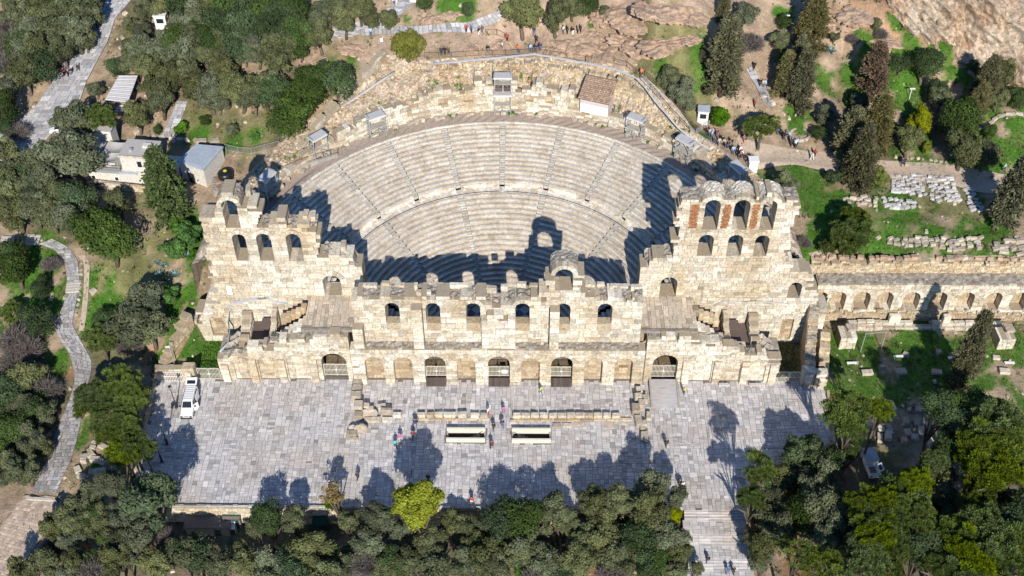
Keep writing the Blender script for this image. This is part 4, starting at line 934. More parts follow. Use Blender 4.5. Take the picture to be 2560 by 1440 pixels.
# ------------------------------------------------------------------ seats
R0, Z0, R1, Z1, R2, Z2, R3, Z3 = 10.2, 1.6, 26.2, 9.7, 27.5, 10.45, 38.0, 14.6
cav = thing('seating_bank', 'semicircular bank of pale marble seats rising behind the stage wall', 'seating')
def ringmesh(r_in, r_out, a0, a1, prof, da=1.3, tj=.07, seed=0):
    """extrude a (r, z) profile along an arc; every slab along the arc gets its own shade"""
    rs = random.Random(seed); n_ = max(1, int(round((a1 - a0) / da))); mb = MB(); o = 0
    cuts = [a0] + [a0 + (a1 - a0) * (i + rs.uniform(-.2, .2)) / n_ for i in range(1, n_)] + [a1]
    for i in range(n_):
        t = max(.7, min(1.2, rs.gauss(1, tj))); dz = rs.uniform(-.012, .012); e = .0009
        aa, ab = (cuts[i] + e * 20) * D, (cuts[i + 1] - e * 20) * D
        P = [(r * math.sin(a), r * math.cos(a), z + dz) for a in (aa, ab) for r, z, *_ in prof]
        k = len(prof)
        fs = []; mis = []
        for j in range(k - 1): mb.add([P[j], P[j + 1], P[k + j + 1], P[k + j]], [(0, 1, 2, 3)], t * (prof[j][3] if len(prof[j]) > 3 else 1), prof[j][2] if len(prof[j]) > 2 else 0)
    return mb
def rows(n, r0, z0, r1, z1, wedges, tag_):
    dr, dz = (r1 - r0) / n, (z1 - z0) / n
    for i in range(n):
        r, z = r0 + i * dr, z0 + i * dz
        # riser with a set-back under the lip, bright seat, dirtier foot strip slightly lower
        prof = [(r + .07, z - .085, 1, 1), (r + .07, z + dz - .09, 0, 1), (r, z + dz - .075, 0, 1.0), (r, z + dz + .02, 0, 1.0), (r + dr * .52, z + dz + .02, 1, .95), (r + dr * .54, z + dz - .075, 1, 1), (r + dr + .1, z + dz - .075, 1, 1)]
        for a0, a1 in wedges:
            mb = ringmesh(0, 0, a0, a1, prof, da=2.1 / r / D, tj=.04, seed=i * 31 + int(a0))
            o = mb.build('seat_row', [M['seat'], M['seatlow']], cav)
def gapw(edges, hw_deg): return [(a + hw_deg, b_ - hw_deg) for a, b_ in zip(edges[:-1], edges[1:])]
UA = [-86, -75, -60, -45, -30, -15, 0, 15, 30, 45, 60, 75, 86]
LA = [-92, -75, -45, -15, 15, 45, 75, 92]
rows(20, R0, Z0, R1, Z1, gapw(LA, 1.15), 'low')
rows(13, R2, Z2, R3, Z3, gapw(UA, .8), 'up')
def flight(a, n, r0, z0, r1, z1, hw):
    dr, dz = (r1 - r0) / n, (z1 - z0) / n; ca, sa = math.cos(a * D), math.sin(a * D)
    for i in range(n):
        mb = MB()
        for k in range(2):
            r = r0 + (i + k * .5) * dr; z = z0 + (i + .5 + k * .5) * dz - (.04 if k else .02)
            P = []; width = 2 * hw * D * (r + .1) - .03
            for zz in (z - .5, z):
                for w_, rr in ((-width / 2, r), (width / 2, r), (width / 2, r + dr * .62), (-width / 2, r + dr * .62)):
                    P.append((rr * sa + w_ * ca + R_(-.02, .02), rr * ca - w_ * sa, zz + R_(-.015, .015)))
            mb.hexa(P, tn(.1))
        mb.build('stair_step', M['step'], cav)
for a in UA[1:-1]: flight(a, 13, R2, Z2, R3, Z3, .8)
for a in LA[2:-2]: flight(a, 20, R0, Z0, R1, Z1, 1.15)
# walkway between the tiers with its low wall, small double stairs and a dark rail
mb = ringmesh(0, 0, -88, 88, [(R1 - .02, Z1 - .35, 0), (R1, Z1 + .03, 0), (R2 + .02, Z1 + .03, 0)], da=2, seed=3); mb.build('walkway', M['seat'], cav)
for a0, a1 in gapw(UA, .9):
    mb = ringmesh(0, 0, a0, a1, [(R2 - .02, Z1, 0), (R2 - .02, Z2 - .08, 0), (R2 - .08, Z2 - .06, 0), (R2 - .08, Z2 + .03, 0), (R2 + .3, Z2 + .03, 0)], da=3, seed=int(a0)); mb.build('tier_wall', M['seat'], cav)
for a in UA[1:-1]:
    ca, sa = math.cos(a * D), math.sin(a * D)
    for s in (-1, 1):
        for k in range(3):
            mb = MB(); w_ = s * (.7 + k * .34); r = R2 - .28; h = .62 - k * .2
            mb.box((r * sa + w_ * ca, r * ca - w_ * sa, Z1 + h / 2), (.33, .5, h), -a * D, tn(.08)); mb.build('corner_step', M['seat'], cav)
mb = MB(); pts = [((R1 - .12) * math.sin(a * D), (R1 - .12) * math.cos(a * D), Z1 + .16) for a in np.arange(-80, 80.1, 2)]
mb.tube(pts, .05, 5); mb.build('dark_rail', M['darkmetal'], cav)
for k in range(60):
    a = R_(-70, 70); r = R_(R1 - .4, R1 + .3)
mb = ringmesh(0, 0, -86, 86, [(R3, Z3 - .3, 0), (R3, Z3 + .14, 0), (R3 + .3, Z3 + .14, 0), (R3 + .3, Z3, 0)], da=2.4, seed=9); mb.build('top_kerb', M['seat'], cav)
# orchestra
mb = MB(); pl = [(10.4 * math.sin(a * D), 10.4 * math.cos(a * D), .5) for a in range(-90, 91, 5)] + [(10.4, -2.0, .5), (-10.4, -2.0, .5)]
mb.add(pl, [tuple(range(len(pl)))]); o = mb.build('orchestra_floor', mk('orchestra_marble', ((.5, .47, .44), (.42, .40, .4)), grain=3), kind='structure')
mo = o.data.materials[0]; n = mo.node_tree.nodes; l = mo.node_tree.links
ck = n.new('ShaderNodeTexChecker'); ck.inputs['Scale'].default_value = .75; ck.inputs[1].default_value = (.55, .52, .48, 1); ck.inputs[2].default_value = (.16, .15, .16, 1)
mpn = n.new('ShaderNodeMapping'); mpn.inputs['Rotation'].default_value = (0, 0, PI / 4); gg = n.new('ShaderNodeNewGeometry')
l.new(gg.outputs['Position'], mpn.inputs[0]); l.new(mpn.outputs[0], ck.inputs[0]); l.new(ck.outputs[0], n['Principled BSDF'].inputs['Base Color'])
mb = ringmesh(0, 0, -92, 92, [(R0 - .05, .4, 0), (R0 - .05, Z0 + .1, 0), (R0 + .3, Z0 + .1, 0)], da=4); mb.build('podium_wall', M['seat'], cav)
# end walls of the bank
for s, lab in ((-1, 'left'), (1, 'right')):
    stonewall('end_wall', '', '', (lambda s_: (lambda u, v, w: (s_ * u, 4.2 - s_ * 0 - w, v)))(s), 10.5, 39.5, lambda u: max(1.5, 1.2 + (u - 10) * .5), (), thick=1.2, v0=0, parts=10, seed=70, parent=cav, course=.7)

# ------------------------------------------------------------------ ring passage and ruined rear wall
gp = mk('gravel', ((.40, .325, .265), (.35, .28, .23)), stain=(.30, .235, .185), grain=5, bump=.5, gscale=1.5)
mb = MB(); vs = []
A_ = np.arange(-84, 84.1, 1.2); Rr = [38.28, 39.0, 39.8, 40.6, 41.4]
for a in A_:
    for r in Rr: vs.append((r * math.sin(a * D), r * math.cos(a * D), Z3 + .03 + .06 * math.sin(a * 7.7 + r * 3) + max(0, abs(a) - 46) * -.05 * (r > 39.5)))
for i in range(len(A_) - 1):
    for j in range(4): k = i * 5 + j; mb.add([vs[k], vs[k + 5], vs[k + 6], vs[k + 1]], [(0, 3, 2, 1)], 1)
mb.build('passage', gp, kind='structure')
def h1(th):        # height of the inner face of the rear wall above the passage
    base = np.interp(th, [-75, -62, -52, -40, -28, -15, 0, 15, 22, 30, 40, 50, 62, 75], [1.2, 1.6, 2.2, 3.2, 4.2, 5.6, 6.0, 5.6, 3.6, 2.6, 2.6, 2.4, 2.0, 1.2])
    k = math.floor(th / 3.1); rs = random.Random(k); return max(.8, base + rs.uniform(-1.0, .7))
rear = stonewall('rear_wall', 'ruined curved stone wall ringing the top of the seats', 'ruin wall', arc_map(41.1, Z3 - .3), -74 * D * 41.1, 72 * D * 41.1, lambda u: h1(u / 41.1 / D) + .3, [Op(c * D * 41.1, .8, 2.6, 3.9, .55, arch=False) for c in (-21, -14, -8, 6, 11)], thick=1.3, parts=300, seed=81, course=.55, slen=(.6, 1.7), jit=.1, ruin=.7)
# rubble slope behind that face
mb = MB(); TH = np.arange(-82, 80.1, .55); NR = 13; pts = []
for th in TH:
    ro = float(ring_r(th)) + .7; ri = 42.0; z0 = Z3 + float(h1(th)) - .7; ze = float(ring_z(th)) + .12
    for j in range(NR + 1):
        t = j / NR; r = ri + (ro - ri) * t; x, y = r * math.sin(th * D), r * math.cos(th * D)
        tt_ = t ** 1.2; z = z0 * (1 - tt_) + ze * tt_ + float(fbm(x, y, 2.2, 3)) * 1.1 * math.sin(PI * min(t * 1.02, 1)) + .45 * (math.floor(t * 4) / 4 - t)
        if j == NR: z = float(H(x, y)) + .08
        pts.append((x, y, z))
bankc = []
for i in range(len(TH) - 1):
    for j in range(NR): k = i * (NR + 1) + j; mb.add([pts[k], pts[k + 1], pts[k + NR + 2], pts[k + NR + 1]], [(0, 3, 2, 1)], max(.6, min(1.35, random.gauss(1, .14))))
bm_ = mk('rubble_slope', ((.54, .455, .35), (.46, .355, .255)), stain=(.40, .28, .20), grain=1.8, bump=1.0, gscale=1.9, bigscale=.35, stain_amt=.8, bdist=.25)
mb.build('rubble_bank', bm_, kind='structure', smooth=False)
def bank_z(th, r):
    ro = float(ring_r(th)) + .7; t = min(1, max(0, (r - 42.0) / (ro - 42.0))); i = int(np.clip((th + 82) / .55, 0, len(TH) - 2)); j = min(NR - 1, int(t * NR)); f = t * NR - j
    return pts[i * (NR + 1) + j][2] * (1 - f) + pts[i * (NR + 1) + j + 1][2] * f
# second, rougher wall higher up in the middle and right
def h2(th): return float(ring_z(th)) - 18.0 - .3 + random.Random(math.floor(th / 2.3)).uniform(-.5, .2)
stonewall('upper_rear_wall', 'rough small-stone wall high behind the seats under the pipe', 'ruin wall', arc_map(45.0, 18.0), -14 * D * 45, 31 * D * 45, lambda u: h2(u / 45 / D), (), thick=.9, parts=200, seed=82, course=.38, slen=(.35, .8), jit=.09, ruin=.5, mat=M['stone2'])
stonewall('outer_ring_wall', 'tumbled wall of big blocks descending left of the seats', 'ruin wall', lambda u, v, w: (-19.8 - u * .62, 44.0 - u * .78 - w * .3, ring_z(math.degrees(math.atan2(-19.8 - u * .62, 44 - u * .78))) + v - .4) if False else (-19.6 - u * .60 - w * .8, 46.4 - u * .80 + w * .6, float(np.interp(u, [0, 8, 16, 22], [21.8, 20.2, 17.6, 15.8])) + v - .6), 0, 21, steps_fn([(0, 2.2), (3, 1.6), (7, 2.0), (11, 1.3), (15, 1.6), (18, 1.0)], .2, 2), (), thick=1.1, parts=80, seed=83, course=.6, slen=(.7, 1.4), jit=.14, ruin=.6, gap=.05, mat=M['boulder'])
# loose blocks along the passage and small stones on the slope
rs = random.Random(5); rub = []
for i in range(64):
    th = rs.uniform(-62, 52); r = rs.uniform(40.2, 40.9)
    s = (rs.uniform(.5, 1.3), rs.uniform(.4, .8), rs.uniform(.3, .7))
    loose_block((r * math.sin(th * D), r * math.cos(th * D), Z3), s, -th * D + rs.uniform(-.5, .5), M['boulder'], parent=rear, name='fallen_stone')
sm = MB()
for i in range(2600):
    th = rs.uniform(-66, 60); r = rs.uniform(42.1, float(ring_r(th)) - .2); z = bank_z(th, r); s = rs.uniform(.12, .42) * (1.5 if rs.random() < .12 else 1)
    sm.box((r * math.sin(th * D), r * math.cos(th * D), z + s * .12), (s * 1.3, s, s * .9), rs.uniform(0, 3), max(.6, min(1.3, rs.gauss(1, .17))), taper=rs.uniform(.6, .9))
sm.build('rubble', M['stone2'], kind='stuff')
wt = []
for i in range(340):
    th = rs.uniform(-66, 55); c = rs.random()
    r = rs.uniform(40.4, 41.3) if c < .5 else rs.uniform(42.3, 44.5)
    z = Z3 if r < 41.5 else bank_z(th, r)
    if math.sin(th * .9 + (3 if r > 42 else 0)) + math.sin(th * .37) < .5: continue
    for k in range(6): wt.append(((r + rs.uniform(-.4, .4)) * math.sin(th * D), (r + rs.uniform(-.4, .4)) * math.cos(th * D), z))
blades('weeds', wt, .15, .45, .16, M['grass'], per=4)
# ------------------------------------------------------------------ trees and shrubs
def np_mesh(name, V, F, tint, mats):
    """V (n,k,3) polygons of k corners each"""
    n_, k = V.shape[:2]
    me = bpy.data.meshes.new(name)
    me.vertices.add(n_ * k); me.vertices.foreach_set('co', V.reshape(-1).astype(np.float32))
    me.loops.add(n_ * k); me.loops.foreach_set('vertex_index', np.arange(n_ * k, dtype=np.int32))
    me.polygons.add(n_); me.polygons.foreach_set('loop_start', np.arange(0, n_ * k, k, dtype=np.int32)); me.polygons.foreach_set('loop_total', np.full(n_, k, np.int32))
    me.update(); at = me.attributes.new('tint', 'FLOAT', 'FACE'); at.data.foreach_set('value', tint.astype(np.float32))
    me.materials.append(mats); return me
def leaves(P, Nrm, sx, sy, rg, droop=None):
    """one small quad per point, roughly facing Nrm"""
    n_ = len(P); Nn = Nrm / (np.linalg.norm(Nrm, axis=1, keepdims=True) + 1e-9)
    up = rg.normal(size=(n_, 3)) if droop is None else droop + rg.normal(size=(n_, 3)) * .35
    U = np.cross(Nn, up); U /= np.linalg.norm(U, axis=1, keepdims=True) + 1e-9; W_ = np.cross(U, Nn)
    a = (sx * rg.uniform(.6, 1.3, n_))[:, None]; b_ = (sy * rg.uniform(.6, 1.3, n_))[:, None]
    return np.stack([P - W_ * b_, P + U * a, P + W_ * b_, P - U * a], 1)
def crown_broad(seed, mat, n_leaf=5200, flat=.85, lobes=(22, 34), lr=(.18, .36), leafs=(.034, .056), sparse=0.0):
    rg = np.random.default_rng(seed); nl = rg.integers(*lobes)
    C_ = rg.normal(size=(nl, 3)); C_ /= np.linalg.norm(C_, axis=1, keepdims=True); C_ *= rg.uniform(.2, .78, (nl, 1)); C_[:, 2] = C_[:, 2] * flat
    Rl = rg.uniform(*lr, nl); C_[:, :2] *= 1.0
    w_ = Rl ** 2; li = rg.choice(nl, n_leaf, p=w_ / w_.sum())
    d = rg.normal(size=(n_leaf, 3)); d /= np.linalg.norm(d, axis=1, keepdims=True)
    d[:, 2] = np.where((d[:, 2] < -.3) & (rg.random(n_leaf) < .6), -d[:, 2], d[:, 2])
    rr = 1 - np.abs(rg.normal(0, .16, n_leaf)) + rg.normal(0, .05, n_leaf) + (rg.random(n_leaf) < .07) * rg.uniform(0, .35, n_leaf)
    lump = 1 + .22 * np.sin(d[:, 0] * 7 + li) * np.sin(d[:, 1] * 6 + li * 2) * np.sin(d[:, 2] * 7 + li * 3)
    P = C_[li] + d * (Rl[li] * rr * lump)[:, None]
    keep = np.ones(n_leaf, bool)
    for j in range(nl):
        ins = np.linalg.norm(P - C_[j], axis=1) < Rl[j] * .72
        keep &= ~(ins & (li != j) & (rg.random(n_leaf) < .8))
    P, d, li = P[keep], d[keep], li[keep]
    lt_ = rg.uniform(.72, 1.28, nl)
    V = leaves(P, d + rg.normal(size=P.shape) * .5, leafs[0], leafs[1], rg)
    return np_mesh('crown', V, None, lt_[li] * rg.uniform(.82, 1.2, len(P)), mat)
def crown_pine(seed, mat, n_puff=60, per=190):
    rg = np.random.default_rng(seed); P = []; Nn = []; T_ = []; U_ = []
    for k in range(n_puff):
        a = rg.uniform(0, 2 * PI); rr = math.sqrt(rg.uniform(0, 1)) * .86; z = (1 - rr ** 2) * .55 * rg.uniform(.3, 1.1) - .25 + rg.normal(0, .12)
        c = np.array([rr * math.cos(a), rr * math.sin(a), z]); r = rg.uniform(.11, .22); t = rg.uniform(.75, 1.25)
        d = rg.normal(size=(per, 3)); d /= np.linalg.norm(d, axis=1, keepdims=True); d[:, 2] = np.abs(d[:, 2]) * .9 - .15
        p = c + d * r * rg.uniform(.45, 1.0, (per, 1)) * np.array([1.15, 1.15, .7])
        P.append(p); Nn.append(np.cross(d, rg.normal(size=(per, 3)))); U_.append(d + np.array([0, 0, .5])); T_.append(t * rg.uniform(.75, 1.25, per))
    P = np.concatenate(P); V = leaves(P, np.concatenate(Nn), .026, .075, rg, droop=None)
    d = np.concatenate(U_); d /= np.linalg.norm(d, axis=1, keepdims=True); Nn = np.concatenate(Nn); Nn /= np.linalg.norm(Nn, axis=1, keepdims=True) + 1e-9; s_ = np.cross(d, Nn)
    V = np.stack([P - s_ * .017, P + d * .01 + s_ * .017, P + d * .075 + s_ * .009, P + d * .075 - s_ * .009], 1)
    return np_mesh('crown', V, None, np.concatenate(T_), mat)
def crown_cone(seed, mat, n_br=190, per=60, ratio=4.0, fat=.75):
    rg = np.random.default_rng(seed); P = []; Dv = []; T_ = []
    for k in range(n_br):
        t = rg.uniform(0, 1) ** .8; z = t * ratio * .93 + .15; prof = (math.sin(PI * min(1, (1 - t) ** fat)) ** .75 * .25 + (1 - t) ** .8 * .8) * rg.uniform(.7, 1.1)
        a = rg.uniform(0, 2 * PI); L = max(.1, prof); out = np.array([math.cos(a), math.sin(a), rg.uniform(-.35, .25)])
        s_ = rg.uniform(.25, 1.0, per) ** .7; base = np.array([0, 0, z]) + out * (s_ * L)[:, None]; base[:, 2] -= (s_ ** 2) * L * .25
        p = base + rg.normal(0, .09, (per, 3)) * np.array([1, 1, .8]); tt_ = rg.uniform(.75, 1.25)
        P.append(p); Dv.append(np.tile(out * .9 + np.array([0, 0, .2]), (per, 1)) + rg.normal(0, .5, (per, 3))); T_.append(tt_ * rg.uniform(.75, 1.2, per))
    P = np.concatenate(P); d = np.concatenate(Dv); d /= np.linalg.norm(d, axis=1, keepdims=True); nn = rg.normal(size=P.shape); s_ = np.cross(d, nn); s_ /= np.linalg.norm(s_, axis=1, keepdims=True) + 1e-9
    V = np.stack([P - s_ * .04 - d * .02, P + s_ * .04, P + d * .12 + s_ * .02, P + d * .13 - s_ * .02], 1)
    return np_mesh('crown', V, None, np.concatenate(T_), mat)
def crown_twigs(seed, mat, n_=1500):
    rg = np.random.default_rng(seed); d = rg.normal(size=(n_, 3)); d[:, 2] = np.abs(d[:, 2]) * .9 + .1; d /= np.linalg.norm(d, axis=1, keepdims=True)
    rad = rg.uniform(.25, .95, n_); P = d * rad[:, None] * np.array([1, 1, .85]) - np.array([0, 0, .3]); dd = d + rg.normal(0, .45, d.shape); dd /= np.linalg.norm(dd, axis=1, keepdims=True)
    s_ = np.cross(dd, rg.normal(size=d.shape)); s_ /= np.linalg.norm(s_, axis=1, keepdims=True); L = rg.uniform(.15, .4, (n_, 1))
    V = np.stack([P - s_ * .014, P + s_ * .014, P + dd * L + s_ * .006, P + dd * L - s_ * .006], 1)
    return np_mesh('crown', V, None, rg.uniform(.7, 1.3, n_), mat)
def trunk_mesh(seed, h0, h1_, spread, n_limb=5, mat=None, r0=.10):
    rs = random.Random(seed); mb = MB()
    lean = (rs.uniform(-.15, .15), rs.uniform(-.15, .15)); top = (lean[0], lean[1], h0)
    mb.tube([(0, 0, -.25), (lean[0] * .4, lean[1] * .4, h0 * .5), top], [r0 * 1.25, r0 * .9, r0 * .75], 7, tn(.1))
    for k in range(n_limb):
        a = 2 * PI * k / n_limb + rs.uniform(-.5, .5); q = rs.uniform(.55, 1) * spread
        mb.tube([top, (top[0] + math.cos(a) * q * .45, top[1] + math.sin(a) * q * .45, h0 + (h1_ - h0) * .5), (top[0] + math.cos(a) * q, top[1] + math.sin(a) * q, h1_ * rs.uniform(.85, 1.05))], [r0 * .6, r0 * .4, r0 * .15], 5, tn(.1))
    return mb.mesh('trunk', mat or M['bark'], True)
KIND = {}
def reg(kind, crowns, trunks, hc): KIND[kind] = (crowns, trunks, hc)
_tb = [trunk_mesh(s, .5, 1.5, .8, 7) for s in range(4)]
_tp = [trunk_mesh(10 + s, 1.1, 1.85, .85, 8, r0=.085) for s in range(3)]
_tc = [trunk_mesh(20 + s, 2.2, 3.6, .12, 3, r0=.12) for s in range(2)]
_tg = [trunk_mesh(30 + s, .3, 1.2, .7, 8, M['deadwood'], .05) for s in range(3)]
reg('olive', [crown_broad(s, M['leaf_olive'], 9500) for s in range(5)], _tb, 1.15)
reg('dark', [crown_broad(40 + s, M['leaf_dark'], 9500, lr=(.28, .48)) for s in range(4)], _tb, 1.1)
reg('carob', [crown_broad(60 + s, M['leaf_carob'], 7500, lobes=(26, 34), lr=(.18, .32), leafs=(.036, .055)) for s in range(2)], _tb, 1.1)
reg('pine', [crown_pine(80 + s, M['leaf_pine']) for s in range(4)], _tp, 1.75)
reg('cypress', [crown_cone(100 + s, M['leaf_cypress']) for s in range(3)], _tc, 2.0)
reg('cedar', [crown_cone(110, M['leaf_carob'], 150, 52, 3.2, .6)], _tc, 1.6)
reg('rust', [crown_cone(120 + s, M['leaf_rust'], 150, 52, 3.0) for s in range(1)], _tc, 1.5)
reg('yellowgreen', [crown_broad(130 + s, M['leaf_yellowgreen'], 14000, flat=1.05, lobes=(26, 32), lr=(.22, .36), leafs=(.036, .048)) for s in range(2)], _tb, 1.1)
reg('greybush', [crown_twigs(140 + s, M['deadwood'], 2600) for s in range(3)], _tg, 1.0)
reg('bushgreen', [crown_broad(150 + s, M['leaf_bushgreen'], 4500, leafs=(.05, .09)) for s in range(2)], _tb, .9)
reg('autumn', [crown_broad(160, M['leaf_autumn'], 1800, leafs=(.05, .07))], _tb, 1.3)
reg('moss', [crown_broad(170, mk('foliage_moss', ((.15, .165, .03), (.22, .215, .05)), grain=.7, rough=.9, bump=0, gscale=.4, hue=1, trans=.2, spec=.1), 9000, flat=.6, lobes=(26, 34), lr=(.2, .32), leafs=(.03, .045))], _tb, .8)
WORDS = {'olive': ('olive_tree', 'tree', 'grey-green olive tree'), 'dark': ('evergreen_tree', 'tree', 'dark evergreen tree'), 'carob': ('carob_tree', 'tree', 'dense leafy carob tree'), 'pine': ('pine_tree', 'tree', 'bright green pine tree'), 'cypress': ('cypress_tree', 'tree', 'tall brown-green cypress'),
         'cedar': ('conifer_tree', 'tree', 'tall fresh-green conifer'), 'rust': ('conifer_tree', 'tree', 'rust-brown dying conifer'), 'yellowgreen': ('yellow_green_tree', 'tree', 'yellow-green leafy tree'), 'greybush': ('bare_shrub', 'shrub', 'leafless grey-brown shrub'), 'bushgreen': ('green_bush', 'bush', 'fresh green bush'),
         'autumn': ('autumn_tree', 'tree', 'thin reddish autumn tree'), 'moss': ('moss_green_tree', 'tree', 'wide moss-green tree')}
LANDMARKS = [(405, 60, 'the small white kiosk'), (300, 220, 'the corrugated pavilion roof'), (500, 400, 'the blue-grey flat roof'), (290, 385, 'the house with awnings'), (180, 120, 'the paved road'), (135, 325, 'the white car'), (190, 860, 'the bend of the stone path'), (160, 680, 'the steps of the stone path'), (150, 1180, 'the lower stone path'), (565, 435, 'the black water tank'),
             (430, 690, 'the blue agaves'), (480, 1000, 'the white van'), (575, 1300, 'the green awning'), (405, 1150, 'the lowest lamp post'), (1047, 1262, 'the round yellow-green tree'), (830, 1240, 'the reddish autumn tree'), (1180, 1250, 'the plaza edge under the two pits'), (1480, 1270, 'the plaza edge right of centre'), (1790, 1350, 'the wide front stairs'), (2190, 1170, 'the truck among the pines'), (2290, 1080, 'the sarcophagi'),
             (2470, 1260, 'the bare leaning trunk'), (2440, 860, 'the right lawn'), (2110, 840, 'the first lawn pier'), (2300, 480, 'the field of stone blocks'), (2330, 610, 'the grassy stone rows'), (2000, 335, 'the round well'), (1757, 290, 'the white booth'), (1880, 395, 'the ticket kiosk'), (1820, 400, 'the crowd at the fence'), (2400, 100, 'the pale cliff'), (1600, 70, 'the red rocks'), (1340, 75, 'the upper viewpoint'), (1190, 75, 'the upper paved walk'), (1020, 60, 'the notice board on the hill'),
             (800, 340, 'the left lighting scaffold'), (630, 250, 'the olive terrace'), (2270, 220, 'the bright green slope'), (2500, 300, 'the curved kerb'), (440, 300, 'the narrow side path'), (60, 1080, 'the left slope'), (90, 200, 'the dirt strip beside the road'), (640, 40, 'the top edge of the wood'), (50, 480, 'the left edge grove'), (1900, 220, 'the white slab path')]
TREES = []
def tr_(kind, *lst):
    for a in lst: TREES.append((kind,) + tuple(a))
tr_('olive', (35, 25, 45), (95, 20, 42), (150, 35, 45), (215, 25, 45), (75, 75, 48), (130, 80, 45), (190, 75, 45), (212, 104, 28), (105, 122, 42), (155, 125, 36), (60, 185, 40), (20, 225, 34), (238, 48, 24), (20, 390, 40), (60, 420, 42), (30, 470, 45), (100, 455, 45), (60, 510, 40), (140, 485, 48), (322, 62, 20),
    (365, 20, 30), (405, 12, 33), (520, 20, 40), (355, 80, 28), (445, 72, 28), (500, 65, 38), (350, 118, 36), (400, 118, 38), (440, 145, 38), (480, 108, 35), (335, 150, 34), (370, 168, 34), (420, 190, 40), (480, 180, 38), (560, 175, 35), (238, 224, 22), (523, 222, 46), (597, 222, 44), (483, 215, 38), (630, 242, 36), (393, 218, 42), (400, 252, 34), (340, 285, 34), (175, 300, 45), (213, 314, 36), (187, 380, 72), (140, 388, 42),
    (783, 68, 36), (820, 20, 38), (800, 85, 34), (860, 45, 34), (900, 20, 32), (930, 45, 26), (973, 52, 26), (697, 135, 48), (660, 215, 42), (33, 525, 48), (80, 515, 46), (123, 525, 48), (177, 545, 50), (293, 505, 34), (350, 772, 56), (335, 815, 56), (375, 822, 46), (60, 1012, 42), (110, 1032, 34), (80, 1095, 40), (20, 1150, 40), (60, 1172, 38), (110, 1122, 28),
    (272, 1212, 42), (217, 1242, 38), (182, 1290, 44), (132, 1322, 38), (242, 1312, 42), (300, 1285, 38), (340, 1345, 48), (282, 1385, 44), (110, 1402, 44), (60, 1432, 38), (172, 1422, 34), (452, 1382, 52), (390, 1412, 44), (492, 1362, 36), (542, 1412, 48), (612, 1400, 48), (734, 1296, 38), (940, 1292, 48), (760, 1378, 58), (914, 1363, 52), (678, 1416, 52), (1064, 1363, 52), (1015, 1404, 48), (1090, 1424, 48), (1172, 1322, 42), (1202, 1370, 52), (820, 1424, 28), (870, 1420, 34), (960, 1430, 40), (872, 1306, 32), (1000, 1318, 36), (1128, 1306, 34), (640, 1318, 34), (1352, 1312, 40), (1215, 1318, 36),
    (1385, 1268, 42), (1482, 1258, 42), (1490, 1232, 34), (1542, 1254, 46), (1629, 1224, 48), (1625, 1268, 55), (1694, 1240, 36), (1445, 1332, 48), (1407, 1298, 38), (1512, 1312, 48), (1674, 1342, 50), (1310, 1370, 56), (1366, 1400, 52), (1449, 1396, 52), (1505, 1366, 48), (1565, 1396, 44), (1704, 1384, 34), (1741, 1422, 20), (1690, 1430, 36), (1240, 1420, 46), (1160, 1410, 44),
    (2053, 1202, 52), (2037, 1245, 56), (2087, 1280, 52), (2070, 1328, 52), (2110, 1312, 40), (1898, 1362, 42), (1902, 1400, 32), (2150, 245, 28), (2353, 248, 28), (2413, 368, 46), (2467, 378, 36), (2513, 182, 36), (2497, 252, 28), (1950, 112, 28), (2087, 85, 17), (2190, 63, 16), (2063, 292, 24), (1965, 465, 32), (1863, 36, 32), (1673, 188, 30), (1708, 228, 32), (1714, 256, 26), (1307, 35, 46), (1390, 38, 38), (1430, 18, 30), (1513, 30, 14), (2277, 348, 34), (580, 330, 17), (545, 255, 28))
tr_('dark', (50, 110, 38), (110, 165, 36), (15, 272, 36), (460, 20, 40), (580, 15, 44), (640, 15, 44), (560, 62, 44), (620, 72, 44), (680, 62, 44), (530, 108, 34), (590, 122, 36), (300, 172, 20), (282, 168, 22), (660, 35, 40), (700, 40, 42), (740, 28, 40), (740, 68, 34), (683, 238, 42), (733, 292, 46), (763, 232, 42), (780, 198, 38), (847, 208, 42), (715, 322, 36), (813, 190, 28), (190, 502, 46), (240, 582, 56), (275, 607, 52), (33, 668, 46), (25, 640, 38), (105, 720, 26), (90, 800, 38), (265, 802, 28), (30, 1080, 44), (25, 980, 40),
    (670, 1296, 42), (820, 1380, 28), (1247, 1299, 54), (1310, 1299, 54), (1595, 1344, 50), (1617, 1400, 38), (2123, 1128, 26), (2080, 1150, 32), (1880, 1292, 18), (2303, 1362, 46), (2547, 1278, 48), (2353, 1028, 42), (2395, 1062, 42), (2363, 1122, 36), (2437, 1012, 38), (2317, 156, 36), (2403, 302, 46), (2543, 242, 26), (2047, 335, 18), (1473, 20, 26), (1167, 27, 17), (1063, 8, 20), (395, 327, 12), (513, 300, 13), (1957, 65, 18), (20, 320, 26))
tr_('carob', (378, 1250, 82), (1997, 1134, 58), (2030, 1110, 32), (1100, 1440, 30), (2087, 443, 22))
